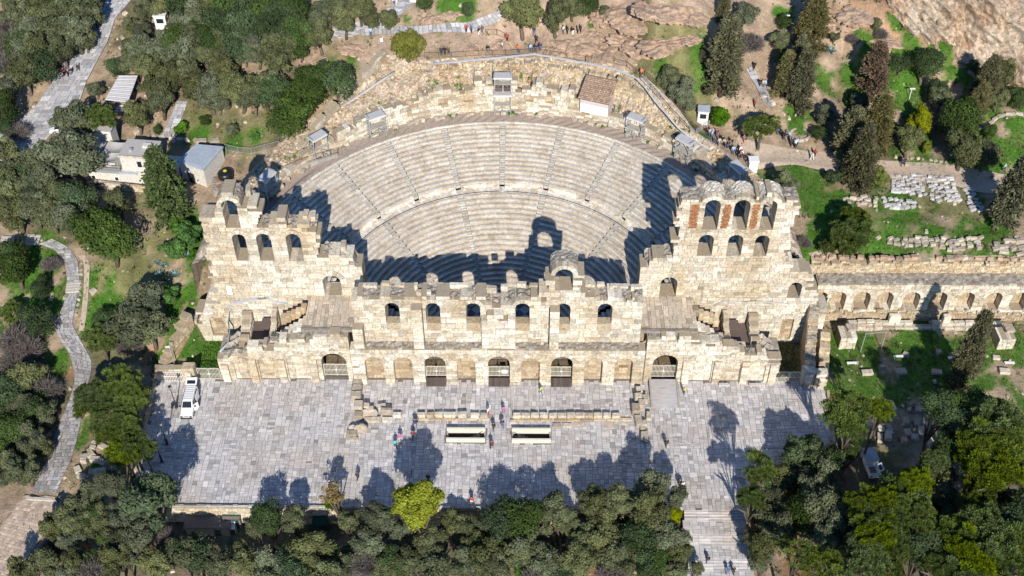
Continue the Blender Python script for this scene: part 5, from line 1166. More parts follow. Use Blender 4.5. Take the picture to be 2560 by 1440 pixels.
tr_('pine', (235, 985, 42), (300, 958, 46), (332, 1000, 38), (270, 1042, 42), (228, 1015, 36), (312, 1064, 38), (282, 1092, 38), (332, 1110, 36), (362, 1127, 26), (307, 1128, 40), (250, 292, 38), (250, 845, 40), (1898, 1177, 40), (1880, 1250, 32), (2120, 1025, 54), (2127, 1062, 40), (2200, 1020, 32), (2165, 1262, 42), (2215, 1258, 46), (2187, 1290, 46), (2287, 1208, 42), (2280, 1282, 50), (2173, 1294, 42), (2193, 1338, 48), (2167, 1378, 48), (2153, 1418, 52), (2213, 1424, 42), (2337, 1148, 32),
    (2487, 1042, 55), (2520, 1072, 55), (2470, 1112, 58), (2513, 1122, 58), (2443, 1162, 46), (2503, 1178, 62), (2537, 1162, 46), (2443, 1254, 40), (2460, 1314, 55), (2487, 1348, 58), (2393, 1334, 46), (2440, 1378, 55), (2537, 1354, 54), (2520, 1402, 54), (2413, 1422, 46), (2353, 1408, 42), (1905, 313, 38), (2250, 1370, 40), (2130, 580, 46), (2140, 545, 36), (2115, 612, 34), (2072, 615, 22), (23, 782, 30))
tr_('cypress', (2030, 72, 42), (1997, 152, 36), (1965, 192, 34), (2003, 217, 40), (2130, 345, 44), (2195, 312, 44), (2155, 395, 46), (2467, 212, 34), (2447, 255, 30), (2537, 480, 52), (1813, 152, 52), (1810, 22, 20), (1760, 130, 12), (2425, 890, 34), (2120, 325, 30))
tr_('cedar', (412, 478, 60))
tr_('rust', (2185, 188, 42))
tr_('yellowgreen', (1047, 1262, 66), (1685, 1292, 24), (2303, 302, 38), (2317, 372, 17), (2200, 442, 26))
tr_('greybush', (128, 660, 24), (33, 848, 42), (70, 872, 36), (30, 905, 36), (92, 928, 30), (318, 862, 36), (2133, 93, 16), (2203, 87, 18), (1880, 106, 32), (15, 160, 40), (40, 330, 30), (2010, 610, 18), (1465, 1300, 30), (352, 262, 18))
tr_('bushgreen', (833, 1288, 20), (1255, 1314, 30), (455, 322, 20), (1800, 294, 30), (435, 622, 36), (478, 592, 38), (425, 738, 32), (1560, 1312, 24), (640, 345, 12), (1995, 655, 16), (2215, 290, 14), (445, 560, 26), (500, 640, 24), (1340, 1310, 26))
tr_('autumn', (831, 1236, 36))
tr_('moss', (1022, 152, 54))
fr = random.Random(31)
NOFILL = [[(262, -20), (345, -20), (270, 130), (240, 215), (200, 300), (130, 360), (60, 420), (-20, 420), (-20, 320), (60, 280), (110, 210), (190, 120), (245, 50)], [(60, 1220), (130, 1080), (160, 930), (250, 930), (215, 1080), (165, 1250), (60, 1400), (-20, 1450), (-20, 1320)], [(1700, 1250), (1890, 1250), (1910, 1450), (1700, 1450)], [(2145, 1120), (2235, 1120), (2240, 1225), (2150, 1225)], [(250, 190), (350, 190), (330, 265), (250, 265)], [(235, 335), (600, 335), (600, 480), (235, 480)], [(380, 30), (440, 30), (440, 95), (380, 95)], [(395, 250), (480, 250), (445, 360), (395, 360)]]
def fill(n_, x0, x1, y0, y1, kinds, r0, r1):
    for _ in range(n_):
        for _t in range(12):
            px, py = fr.uniform(x0, x1), fr.uniform(y0, y1)
            if any(bool(inpoly(px, py + d_, q)) or bool(inpoly(px + e_, py, q)) for q in NOFILL for d_ in (0, 35, -20) for e_ in (-28, 28)): continue
            if min(math.hypot(t[1] - px, t[2] - py) / (t[3] + 1) for t in TREES) > .62: break
        else: continue
        TREES.append((fr.choice(kinds), round(px), round(py), round(fr.uniform(r0, r1))))
fill(20, 440, 1700, 1385, 1450, ('olive', 'dark', 'dark', 'greybush', 'olive', 'pine', 'bushgreen'), 30, 50)
fill(16, 90, 420, 1270, 1440, ('olive', 'dark', 'greybush', 'olive'), 26, 42)
fill(16, 0, 130, 940, 1210, ('olive', 'dark', 'bushgreen', 'greybush'), 24, 40)
fill(24, 1900, 2560, 1150, 1440, ('olive', 'pine', 'olive', 'pine', 'dark'), 28, 52)
fill(24, 300, 760, 0, 140, ('olive', 'dark', 'olive'), 26, 42)
fill(12, 0, 230, 0, 150, ('olive', 'greybush', 'olive'), 26, 40)
fill(8, 0, 110, 360, 540, ('olive', 'dark'), 30, 42)
fill(10, 2100, 2540, 150, 390, ('olive', 'dark', 'bushgreen'), 14, 26)
def spot(px, py):
    L_ = min(LANDMARKS, key=lambda q: math.hypot(q[0] - px, (q[1] - py) * 1.2)); dx, dy = px - L_[0], py - L_[1]
    if math.hypot(dx, dy) < 45: rel = 'right beside'
    elif abs(dx) > abs(dy) * 1.3: rel = 'left of' if dx < 0 else 'right of'
    else: rel = 'behind' if dy < 0 else 'in front of'
    return rel + ' ' + L_[2]
ORD = ['first', 'second', 'third', 'fourth', 'fifth', 'sixth', 'seventh', 'eighth', 'ninth', 'tenth', 'eleventh', 'twelfth', 'thirteenth', 'fourteenth', 'fifteenth', 'sixteenth', 'seventeenth', 'eighteenth', 'nineteenth', 'twentieth']
def unique_labels(items):
    """items: (base phrase, px, py) -> labels; look-alikes at one landmark are told apart by their order from the left"""
    by = {}
    for i, (b_, px, py) in enumerate(items): by.setdefault(b_, []).append((px, i))
    out = [''] * len(items)
    for b_, lst in by.items():
        lst.sort()
        for k, (_, i) in enumerate(lst): out[i] = b_ if len(lst) == 1 else b_ + ', ' + ('leftmost' if k == 0 else 'rightmost' if k == len(lst) - 1 else (ORD[k] if k < 20 else 'further right') + (' from left' if k < 20 else ''))
    return out
def sizeword(k, r):
    if k in ('greybush', 'bushgreen'): return ''
    return 'small ' if r < 30 else 'broad ' if r >= 52 else ''
labs = unique_labels([(sizeword(t[0], t[3]) + WORDS[t[0]][2] + ' ' + spot(t[1], t[2]), t[1], t[2]) for t in TREES])
TREEPOS = []
rs = random.Random(77)
for (kind, px, py, rad), lab in zip(TREES, labs):
    crowns, trunks, hc = KIND[kind]; nm, cat, _ = WORDS[kind]
    Rw = rad / 15.8
    lift = 0.0
    if (px, py) == (2425, 890): lift = 4.0
    if py > 1185 and 150 < px < 1765 and kind != 'bushgreen': lift = 8.0 if kind == 'yellowgreen' and rad > 40 else (5.6 if py < 1300 else 3.6)
    elif px > 1860 and py > 960: lift = 8.0 if kind in ('pine', 'dark') and px > 2150 else 8.5 if kind == 'pine' else 4.2
    elif kind == 'pine' and px < 400 and py > 900: lift = 2.0
    elif kind in ('olive', 'dark') and rad > 30: lift = .9
    q = T(px, py, hc * Rw + lift); Rw = rad * ((q - CAM) @ CF - 3) / FOC * 1.06
    Rw *= (1.02 if py > 1185 and 150 < px < 1765 else 1.14) if kind in ('olive', 'dark', 'pine') else 1.0
    q = T(px, py, hc * Rw * (1 if kind not in ('cypress', 'cedar', 'rust') else .95) + lift)
    z = float(H(q[0], q[1]))
    t = thing(nm, lab, cat, (q[0], q[1], z), 0, {'tree': 'trees around the ruin', 'shrub': 'bare shrubs', 'bush': 'green bushes'}[cat])
    a = rs.uniform(0, 2 * PI); sx = rs.uniform(.84, 1.19); sz = rs.uniform(.88, 1.12) if kind not in ('cypress',) else rs.uniform(.9, 1.05)
    if py < 40 and kind == 'cypress': sz *= 1.3
    if (px, py) == (2425, 890): sz *= 2.0
    c = link('crown', rs.choice(crowns), t); c.location = (0, 0, (hc if kind not in ('cypress', 'cedar', 'rust') else .15) * Rw + (lift if (px, py) != (2425, 890) else 0)); c.scale = (Rw * sx, Rw / sx, Rw * sz); c.rotation_euler = (0, 0, a)
    tk = link('trunk', rs.choice(trunks), t); tk.scale = (Rw, Rw, Rw if kind in ('cypress', 'cedar', 'rust') else (hc * Rw + lift + .25 * Rw) / (1.95 if kind == 'pine' else 1.25 if kind == 'greybush' else 1.58)); tk.rotation_euler = (0, 0, a)
    TREEPOS.append((q[0], q[1], Rw))
# ------------------------------------------------------------------ arcade wall on the right (stoa)
_sc = [48.9, 51.7, 55.4, 58.9, 63.0, 67.1, 71.3, 75.5, 79.4, 83.6, 87.7]
aw = stonewall('arcade_wall', 'long stone arcade wall with a row of blind arched niches by the lawn', 'ruin wall', flat_map(6.4), 48.2, 92, steps_fn([(40, 8.5)], .08, 3), [Op(c, 1.27, 2.95, 5.6, 1.6, ring=.5) for c in _sc], thick=2.4, parts=260, seed=91, course=.5, slen=(.6, 1.2))
rubble_cap(aw, flat_map(6.4), 48.4, 91.8, .3, 2.4, lambda u: 8.5, .04, seed=31, amp=.04, st=.5, mat=M['rubble'])
ab = stonewall('rubble_footing', '', '', flat_map(6.05), 48.6, 92, steps_fn([(40, 2.9), (63, 3.0), (72, 2.6)], .3, 3), (), thick=.33, parts=0, seed=92, course=.35, slen=(.35, .8), mat=M['niche'], parent=aw, ruin=.4)
uw = stonewall('terrace_wall', 'rough reddish rubble wall above the arcade with boulders on its edge', 'ruin wall', flat_map(8.9), 47.2, 95, steps_fn([(40, 10.6), (56, 10.9), (70, 10.7)], .15, 2), (), thick=1.1, v0=8.0, parts=120, seed=93, course=.4, slen=(.4, 1.0), mat=M['stone2'], jit=.09, ruin=.3)
for i in range(34):
    x = 48 + i * 1.15 + R_(-.3, .3)
    if 63 < x < 66: continue
    loose_block((x, 9.6 + R_(-.2, .2), 10.6), (R_(.7, 1.2), R_(.6, .9), R_(.5, .9)), R_(-.3, .3), M['redrock'], parent=uw, name='boulder')
bw = thing('bench_wall', 'low white bench-like wall of cut blocks in front of the arcade', 'ruin wall')
x = 53.6
while x < 77:
    L = R_(1.0, 1.9)
    loose_block((x + L / 2, 4.55, .3), (L * 1.08, 1.0, R_(.9, 1.1)), 0, M['boulder'], parent=bw, name='stone')
    if not (63.5 < x < 65.5): loose_block((x + L / 2, 5.0, 1.2), (L * 1.05, .8, R_(.5, .9)), R_(-.03, .03), M['stone'], parent=bw, name='stone')
    x += L
for px, py in ((2237, 780), (2365, 800), (2240, 795)):
    q = uy(px, py, 5.2); loose_block((q[0], 5.2, 1.6), (1.3, .9, 1.5), R_(-.1, .1), M['stone'], parent=bw, name='stone')
for x, lab in ((52.9, 'square stone pier at the left end of the lawn, slab leaning on top'), (76.9, 'square stone pier on the lawn beside the leaning cypress'), (96, 'square stone pier beyond the right edge of the lawn')):
    if x > 90: continue
    t = stonewall('lawn_pier', lab, 'pier', dir_map((x - 1.25, .5), (x + 1.25, .6)), 0, 2.5, steps_fn([(0, 2.9)]), (), thick=2.6, parts=40, seed=int(x), course=.5, slen=(.5, 1.0), group='piers on the lawn')
    loose_block((x + .5, 2.4, 2.9), (1.4, 1.5, .5), .1, M['boulder'], parent=t, name='top_slab')
mb = MB(); vs = []
for i in range(60):
    x = 49.6 + i * .75; mb.box((x, 3.25, .36), (.72, 1.3, .12), 0, tn(.1))
mb.build('marble_gutter', mk('white_gutter_marble', ((.68, .68, .7), (.6, .6, .63)), grain=3), kind='structure')
mb = MB(); fr = thing('lawn_frame', 'thin grey metal goal-like frame standing on the lawn', 'frame', (0, 0, 0))
a, b_ = uz(2150, 883, .2), uz(2201, 878, .2)
for q in (a, b_):
    mb = MB(); mb.bar((q[0], q[1], .1), (q[0], q[1] + .05, 4.6), .09); mb.build('post', M['steel'], fr)
mb = MB(); mb.bar((a[0], a[1], 4.55), (b_[0], b_[1], 4.55), .08); mb.bar((a[0], a[1], .2), (b_[0], b_[1], .2), .07); mb.build('crossbar', M['steel'], fr)
for i, (px, py, sx, sy, sz, lab) in enumerate([(2167, 935, 1.9, 1.0, .6, 'flat grey block at the left of the lawn shadow'), (2207, 920, .9, .5, .5, 'small grey block in the lawn shadow'), (2250, 933, 1.8, 1.2, .6, 'rounded grey block in the middle of the lawn shadow'), (2340, 933, 1.6, 1.0, .5, 'grey block half lost in the cypress shadow'), (2510, 933, 1.7, 1.1, .6, 'reddish block at the right end of the lawn'), (2490, 897, 1.2, .8, .5, 'low brownish stone below the right lawn pier')]):
    q = T(px, py); loose_block(q, (sx, sy, sz), R_(-.2, .2), M['boulder'], lab, group='stone blocks on the lawn')
for px, py, lab in ((2128, 912, 'white bench slab at the left of the lawn'), (2244, 897, 'white bench slab in the lawn shadow'), (2522, 911, 'white bench slab at the right of the lawn'), (2380, 900, 'white bench slab beside the cypress shadow')):
    q = T(px, py); t = thing('lawn_bench', lab, 'bench', (q[0], q[1], q[2]), R_(-.05, .05), 'white benches on the lawn')
    mb = MB(); mb.box((0, 0, .42), (1.5, .38, .09)); mb.build('seat', M['white'], t)
    for s in (-.55, .55): mb = MB(); mb.box((s, 0, .2), (.12, .3, .4)); mb.build('leg', M['concrete'], t)

# ------------------------------------------------------------------ low ruin on the plaza
lr = thing('low_ruin_wall', 'left row of low ancient blocks along the plaza', 'ruin wall')
def blocks(root, lst, mat='stone'):
    for (px, py, sx, sy, sz, rz) in lst:
        q = uz(px, py, 0.02); loose_block((q[0], q[1] + sy / 2, .02), (sx, sy, sz), rz, M[mat], parent=root, name='stone')
blocks(lr, [(993, 1047, 1.35, .75, .75, 0), (1053, 1047, 1.3, .75, .75, 0), (1076, 1047, 1.1, .75, .75, 0), (1097, 1047, 1.2, .75, .8, 0), (1124, 1047, 1.9, .75, .8, 0), (1156, 1047, 1.4, .75, .95, .04), (1187, 1048, 1.3, .75, .7, 0), (1210, 1048, 1.2, .75, .75, 0)])
blocks(lr, [(967, 1040, 1.7, .6, 1.35, .02)], 'boulder')
blocks(lr, [(930, 1058, 2.4, .9, .5, 0), (968, 1058, 1.6, .9, .4, 0), (955, 1030, 1.3, 1.0, .9, .2)], 'stone')
lw = thing('ruin_spur_wall', 'rough spur of tumbled blocks at the left end of the plaza ruin', 'ruin wall')
blocks(lw, [(894, 975, 1.5, 1.6, 1.3, .05), (893, 992, 1.5, 1.4, 1.5, -.05), (892, 1010, 1.5, 1.2, 1.8, .03), (897, 1035, 1.4, 1.5, 1.6, 0), (897, 1053, 1.3, 1.2, 1.1, .05), (917, 1030, .9, .9, 1.2, 0), (925, 1038, 1.2, 1.0, 1.0, .2), (880, 1095, 1.6, 1.0, .7, 0), (880, 1103, 1.9, .6, .3, 0)], 'boulder')
def drum(px, py, r, h, rz, root, tilt):
    q = uz(px, py, 0); mb = MB(); mb.lathe((0, 0, -h / 2), [(r, 0), (r * 1.02, h * .5), (r * .98, h)], 12, tn(.1)); o = mb.build('column_drum', M['boulder'], root); o.location = (q[0], q[1] + .4, max(r * abs(math.sin(tilt)), h / 2)); o.rotation_euler = (tilt, 0, rz)
blocks(lr, [(1060 + k * 30, 1052, 1.7, .45, .25, 0) for k in range(6)], 'stone2')
drum(882, 1082, .65, .5, 0, lw, .5); drum(895, 1082, .6, .4, .3, lw, 1.1); drum(907, 1085, .8, .35, -.4, lw, 1.35); drum(914, 1045, .7, .5, .1, lw, .7); drum(934, 1043, .65, .5, 0, lw, .5)
rr_ = thing('low_ruin_wall', 'right row of low ancient blocks along the plaza', 'ruin wall')
blocks(rr_, [(1292 + k * 22.6, 1049, R_(1.25, 1.45), .8, R_(.7, .85), R_(-.02, .02)) for k in range(12)])
blocks(rr_, [(1300 + k * 33, 1054, 1.85, .5, .32, 0) for k in range(9)], 'stone2')
blocks(rr_, [(1284, 1061, 1.1, .6, .4, 0), (1392, 1070, 1.3, .8, .25, 0), (1418, 1070, 1.5, .8, .25, 0), (1446, 1072, 1.5, 1.2, .08, 0), (1525, 1072, 1.5, 1.2, .08, 0), (1560, 1063, 1.2, .8, .15, 0)], 'boulder')
rw = thing('ruin_spur_wall', 'rough spur of tumbled blocks at the right end of the plaza ruin', 'ruin wall')
blocks(rw, [(1598, 990, 1.0, 1.2, 1.0, .05), (1595, 1010, 1.2, 1.2, 1.4, 0), (1590, 1043, 1.3, 1.8, 1.3, 0), (1612, 1012, .9, 1.2, 1.1, .1), (1604, 1030, 1.0, 1.4, 1.5, 0), (1597, 1072, 1.1, 2.0, 1.0, .1), (1609, 1072, 1.0, 1.1, .9, .15), (1611, 1108, 1.1, 1.7, .9, -.05), (1622, 1055, .7, 1.6, .7, -.1), (1606, 1080, .8, .9, .7, .2)], 'boulder')
for k, (pa, pb) in enumerate(PITS):
    x0, x1, y1, y0 = pa[0], pb[0], pa[1], pb[1]
    t = thing('stairwell', 'sunken stairwell with white parapets, %s one of the pair' % ('left' if k == 0 else 'right'), 'stairwell', (0, 0, 0), 0, 'sunken stairwells in the plaza')
    for nm, c, s in (('front_parapet', ((x0 + x1) / 2, y0 + .12, -.9), (x1 - x0, .25, 3.4)), ('back_parapet', ((x0 + x1) / 2, y1 - .12, .22), (x1 - x0, .25, 1.16)), ('pit_lining', ((x0 + x1) / 2, y1 - .12, -1.5), (x1 - x0, .22, 2.3)), ('pit_floor', ((x0 + x1) / 2, (y0 + y1) / 2, -2.7), (x1 - x0, y1 - y0, .1))):
        mb = MB(); mb.box(c, s); mb.build(nm, M['cream' if 'parapet' in nm else 'plank'], t)
    for s_ in (x0 + .1, x1 - .1):
        mb = MB(); mb.box((s_, (y0 + y1) / 2, -1.2), (.2, y1 - y0 - .52, 2.8)); mb.build('side_wall', M['concrete'], t)
    for i in range(9):
        mb = MB(); xx = (x0 + .5 + i * .5) if k == 0 else (x1 - .5 - i * .5); z = -2.6 + i * .28
        mb.box((xx if k == 0 else xx, (y0 + y1) / 2, z), (.5, y1 - y0 - .55, .3), 0, .9); mb.build('stair_tread', M['deck'], t)
    mb = MB(); a = (x0 + 2.6, y0 + .6, -1.2); b_ = (x1 - .35, y0 + .6, .95)
    if k: a, b_ = (x1 - 2.6, y0 + .6, -1.2), (x0 + .35, y0 + .6, .95)
    mb.bar(a, b_, .09); mb.build('handrail', M['darkmetal'], t)

# ------------------------------------------------------------------ front steps, kerbs and the retaining wall of the plaza
fs = thing('front_stairs', 'wide marble front stairs with landings leading up to the plaza', 'stairs')
y, z = -28.45, 0.0; xa, xb = STAIR[0] + .1, STAIR[1]
for k in range(3):
    for i in range(4):
        mb = MB(); z -= .16; y -= .38
        for j in range(5): mb.box((xa + (j + .5) * (xb - xa) / 5, y + .19 - .02, z - .25), ((xb - xa) / 5 - .02, .40, .5), 0, tn(.09))
        mb.build('step', M['slab'], fs)
    mb = MB(); L = 1.9 if k < 2 else 4; mb.box(((xa + xb) / 2, y - L / 2, z - .32), (xb - xa, L, .5)); mb.build('landing_base', M['grout'], fs)
    paving(fs, [(xa, y - L + .05), (xb, y - L + .05), (xb, y), (xa, y)], M['slab'], z - .06, cell=1.3, parts=0, seed=20 + k, oname='landing_slab')
    y -= L
rtw = stonewall('retaining_wall', 'long pale retaining wall under the front edge of the plaza', 'wall', flat_map(-28.75), -47.2, 25.2, steps_fn([(-60, .12)]), (), thick=.3, v0=-4.6, parts=120, seed=95, course=.55, slen=(.8, 1.6))
mb = MB(); n_ = 46
for i in range(n_): mb.box((-47.2 + (i + .5) * 72.4 / n_, -28.62, .2), (72.4 / n_ - .03, .55, .2), 0, tn(.08))
mb.build('coping', M['concrete'], rtw)
kb = thing('kerb_wall', 'low stone kerb along the slanting left edge of the plaza', 'kerb')
for a, b_ in (((-51.3, -6.4), (-50.75, -22.1)), ((-50.75, -22.1), (-47.3, -28.45))):
    a, b_ = np.array(a), np.array(b_); L = np.linalg.norm(b_ - a); n_ = int(L / 1.1)
    for i in range(n_):
        c = a + (b_ - a) * (i + .5) / n_; loose_block((c[0] - .15, c[1], 0), (.55, L / n_ * 1.05, .45), math.atan2(b_[1] - a[1], b_[0] - a[0]) + PI / 2, M['stone2'], parent=kb, name='stone')
kb = thing('kerb_wall', 'low stone kerb along the right edge of the plaza under the pines', 'kerb')
for a, b_ in (((48.5, -7.6), (47.7, -17.2)), ((47.7, -17.2), (41.2, -20.3)), ((41.2, -20.3), (36.2, -22.1)), ((36.2, -22.1), (34.4, -28.4))):
    a, b_ = np.array(a), np.array(b_); L = np.linalg.norm(b_ - a); n_ = max(1, int(L / 1.1))
    for i in range(n_):
        c = a + (b_ - a) * (i + .5) / n_; loose_block((c[0] + .15, c[1], 0), (.45, L / n_ * 1.05, .35), math.atan2(b_[1] - a[1], b_[0] - a[0]) + PI / 2, M['stone2'], parent=kb, name='stone')
for px, py, w_, lab in ((1806, 955, 1.4, 'left low marble bench against the right wing wall'), (1886, 955, 1.9, 'right low marble bench against the right wing wall')):
    q = uz(px, py); t = thing('marble_bench', lab, 'bench', (q[0], -6.7, 0.02)); mb = MB(); mb.box((0, 0, .42), (w_, .5, .14)); mb.build('seat', M['slab'], t)
    for s in (-1, 1): mb = MB(); mb.box((s * w_ * .35, 0, .17), (.25, .4, .35)); mb.build('leg', M['slab'], t)
# raised ramp in front of the right gate
rp = thing('ramp', 'raised pale ramp leading to the gate of the right wing wall', 'ramp', (24.4, -8.5, 0))
mb = MB(); P = [(-2.0, -2.4, .02), (1.9, -2.4, .02), (1.9, 2.5, .02), (-2.0, 2.5, .02), (-2.0, -2.4, .06), (1.9, -2.4, .06), (1.9, 2.5, .75), (-2.0, 2.5, .75)]; mb.hexa(P, .88); mb.build('slope', M['slab'], rp)
for s in (-2.05, 1.95):
    mb = MB(); P = [(s - .12, -2.4, .0), (s + .12, -2.4, .0), (s + .12, 2.45, .0), (s - .12, 2.45, .0), (s - .12, -2.4, .2), (s + .12, -2.4, .2), (s + .12, 2.45, .95), (s - .12, 2.45, .95)]; mb.hexa(P, .9); mb.build('side_kerb', M['concrete'], rp)

# ------------------------------------------------------------------ awnings and sheds below the plaza
def shed(px, py, z, w_, d_, h, rmat, label, name='shed', rz=0.0, cat='shed', wall='deck'):
    q = uz(px, py, z); t = thing(name, label, cat, (q[0], q[1], z - h), rz)
    mb = MB(); mb.box((0, 0, h / 2), (w_ * .92, d_ * .9, h)); mb.build('wall', M[wall], t)
    mb = MB(); P = [(-w_ / 2, -d_ / 2, h - .1), (w_ / 2, -d_ / 2, h - .1), (w_ / 2, d_ / 2, h + .25), (-w_ / 2, d_ / 2, h + .25)]; mb.hexa([(a, b, c - .12) for a, b, c in P] + P, 1.0); mb.build('roof', M[rmat], t)
    mb = MB(); mb.box((w_ * .2, -d_ * .455, h * .42), (.9, .05, h * .8)); mb.build('door', M['darkmetal'], t)
    return t
shed(579, 1285, -1.5, 2.6, 1.8, 2.2, 'greencanvas', 'dark green awning hut below the left part of the plaza edge', 'awning_hut', cat='awning')
shed(520, 1306, -1.9, 6.5, 2.0, 2.2, 'deck', 'long grey shed roof left of the green awning', 'shed')
shed(573, 1312, -2.3, 1.6, 1.2, 1.6, 'white', 'small pale tent in front of the green awning', 'tent', cat='tent', wall='white')
shed(800, 1298, -1.8, 2.1, 1.8, 2.2, 'greencanvas', 'dark green hut beside the fresh green bush', 'awning_hut', cat='awning', wall='greencanvas')
shed(770, 1425, -3.4, 3.0, 2.4, 2.2, 'roofgrey', 'pale grey roof among the olive trees at the bottom edge', 'shed')
shed(922, 1428, -3.6, 3.2, 2.0, 2.0, 'plank', 'brown roof among the trees at the bottom edge', 'shed')
shed(2552, 1425, -1.0, 1.6, 1.4, 2.0, 'white', 'white hut at the bottom right corner under the pines', 'hut', cat='hut', wall='white')
# ------------------------------------------------------------------ people
def body_template(name, J):
    """one continuous skinned body; J: joint -> (pos, radius); returns mesh plus region test"""
    bones = [('pelvis', 'waist'), ('waist', 'chest'), ('chest', 'neck'), ('neck', 'head'), ('head', 'crown'), ('chest', 'shl'), ('shl', 'ell'), ('ell', 'wrl'), ('wrl', 'hal'), ('chest', 'shr'), ('shr', 'elr'), ('elr', 'wrr'), ('wrr', 'har'),
             ('pelvis', 'hil'), ('hil', 'knl'), ('knl', 'anl'), ('anl', 'tol'), ('pelvis', 'hir'), ('hir', 'knr'), ('knr', 'anr'), ('anr', 'tor')]
    names = list(J); me = bpy.data.meshes.new(name); me.from_pydata([J[n_][0] for n_ in names], [(names.index(a), names.index(b)) for a, b in bones], [])
    ob = bpy.data.objects.new(name, me); COL.objects.link(ob)
    md = ob.modifiers.new('skin', 'SKIN')
    for i, n_ in enumerate(names):
        r = J[n_][1]; me.skin_vertices[0].data[i].radius = r if hasattr(r, '__len__') else (r, r)
        me.skin_vertices[0].data[i].use_root = n_ == 'pelvis'
    sd = ob.modifiers.new('sub', 'SUBSURF'); sd.levels = 1
    dg = bpy.context.evaluated_depsgraph_get(); em = bpy.data.meshes.new_from_object(ob.evaluated_get(dg)); em.name = name
    bpy.data.objects.remove(ob)
    bm = bmesh.new(); bm.from_mesh(em); bmesh.ops.recalc_face_normals(bm, faces=bm.faces[:]); bm.to_mesh(em); bm.free()
    def finish(m, mat):
        at = m.attributes.new('tint', 'FLOAT', 'FACE'); at.data.foreach_set('value', np.ones(len(m.polygons), np.float32)); m.polygons.foreach_set('use_smooth', np.ones(len(m.polygons), bool)); m.materials.clear(); m.materials.append(mat)
        return m
    def garment(nm, edges, off, root, shift=None):
        """a skin of its own, a little thicker than the body, round some of the bones"""
        ns_ = []
        for a, b_ in edges:
            for q in (a, b_):
                if q not in ns_: ns_.append(q)
        m = bpy.data.meshes.new(nm); m.from_pydata([tuple(np.array(J[q][0]) + np.array((shift or {}).get(q, (0, 0, 0)))) for q in ns_], [(ns_.index(a), ns_.index(b_)) for a, b_ in edges], [])
        o_ = bpy.data.objects.new(nm, m); COL.objects.link(o_); o_.modifiers.new('skin', 'SKIN')
        for k, q in enumerate(ns_):
            r = J[q][1]; r = r if hasattr(r, '__len__') else (r, r); m.skin_vertices[0].data[k].radius = (r[0] + off, r[1] + off); m.skin_vertices[0].data[k].use_root = q == root
        o_.modifiers.new('sub', 'SUBSURF').levels = 1
        dg_ = bpy.context.evaluated_depsgraph_get(); r_ = bpy.data.meshes.new_from_object(o_.evaluated_get(dg_)); r_.name = nm; bpy.data.objects.remove(o_)
        return finish(r_, SK)
    B_ = bones
    parts = {'jacket': garment('jacket', B_[0:3] + [q for q in B_ if q[1] in ('shl', 'ell', 'wrl', 'shr', 'elr', 'wrr')], .024, 'pelvis', {'neck': (0, .01, -.05), 'pelvis': (0, .01, -.07)}),
             'trousers': garment('trousers', [q for q in B_ if q[1] in ('hil', 'knl', 'anl', 'hir', 'knr', 'anr')], .02, 'pelvis'),
             'hair': garment('hair', [('head', 'crown')], .018, 'head', {'head': (0, .035, .05), 'crown': (0, .02, .012)}),
             'shoe': garment('shoe', [('anl', 'tol')], .02, 'anl', {'anl': (0, 0, -.03)}), 'shoe.001': garment('shoe', [('anr', 'tor')], .02, 'anr', {'anr': (0, 0, -.03)})}
    return finish(em, SK), parts
SK = mk('skin', ((.42, .26, .18), (.42, .26, .18)), grain=3, gscale=.1, bump=0)
def joints(lk=(0, 0), rk=(0, 0), arms=(0, 0), bend=0.0, sit=False):
    s = {}
    if sit: pz = .48
    else: pz = .92
    by = -math.sin(bend); bz = math.cos(bend)
    tor = lambda h: (0, by * h, pz + bz * h)
    s['pelvis'] = (tor(0), (.15, .11)); s['waist'] = (tor(.2), (.135, .10)); s['chest'] = (tor(.42), (.16, .115)); c = tor(.42)
    s['neck'] = (tor(.57), .055); n_ = tor(.62); s['head'] = ((0, n_[1] - .02, n_[2] + .05), (.085, .095)); s['crown'] = ((0, n_[1] - .015, n_[2] + .16), (.075, .085))
    for sd, sg, a in (('l', -1, arms[0]), ('r', 1, arms[1])):
        q = tor(.48); sh = (sg * .19, q[1], q[2]); s['sh' + sd] = (sh, .062)
        e = (sg * .25, sh[1] - math.sin(a * .5) * .28, sh[2] - math.cos(a * .5) * .28); s['el' + sd] = (e, .047)
        w_ = (sg * .24, e[1] - math.sin(a) * .25, e[2] - math.cos(a) * .25); s['wr' + sd] = (w_, .032); s['ha' + sd] = ((sg * .23, w_[1] - math.sin(a) * .13, w_[2] - math.cos(a) * .13), (.022, .04))
    for sd, sg, k in (('l', -1, lk), ('r', 1, rk)):
        hp = (sg * .095, 0.0, pz - .06); s['hi' + sd] = (hp, .095)
        th, sh_ = k
        kn = (sg * .1, hp[1] - math.sin(th) * .42, hp[2] - math.cos(th) * .42); s['kn' + sd] = (kn, .062)
        an = (sg * .1, kn[1] - math.sin(sh_) * .4, max(.07, kn[2] - math.cos(sh_) * .4)); s['an' + sd] = (an, .045)
        s['to' + sd] = ((sg * .11, an[1] - .17, max(.035, an[2] - .045)), (.04, .035))
    return s
POSE = {'stand': body_template('person', joints(arms=(.15, .15))), 'walk': body_template('person', joints((.42, .2), (-.35, -.6), (-.35, .5))), 'walk2': body_template('person', joints((-.3, -.55), (.4, .15), (.5, -.3))),
        'lean': body_template('person', joints(arms=(1.3, 1.2), bend=.25)), 'bend': body_template('person', joints((.1, .05), (.0, -.1), (.9, .8), bend=1.1)), 'sit': body_template('person', joints((1.45, .1), (1.45, .0), (.7, .7), sit=True))}
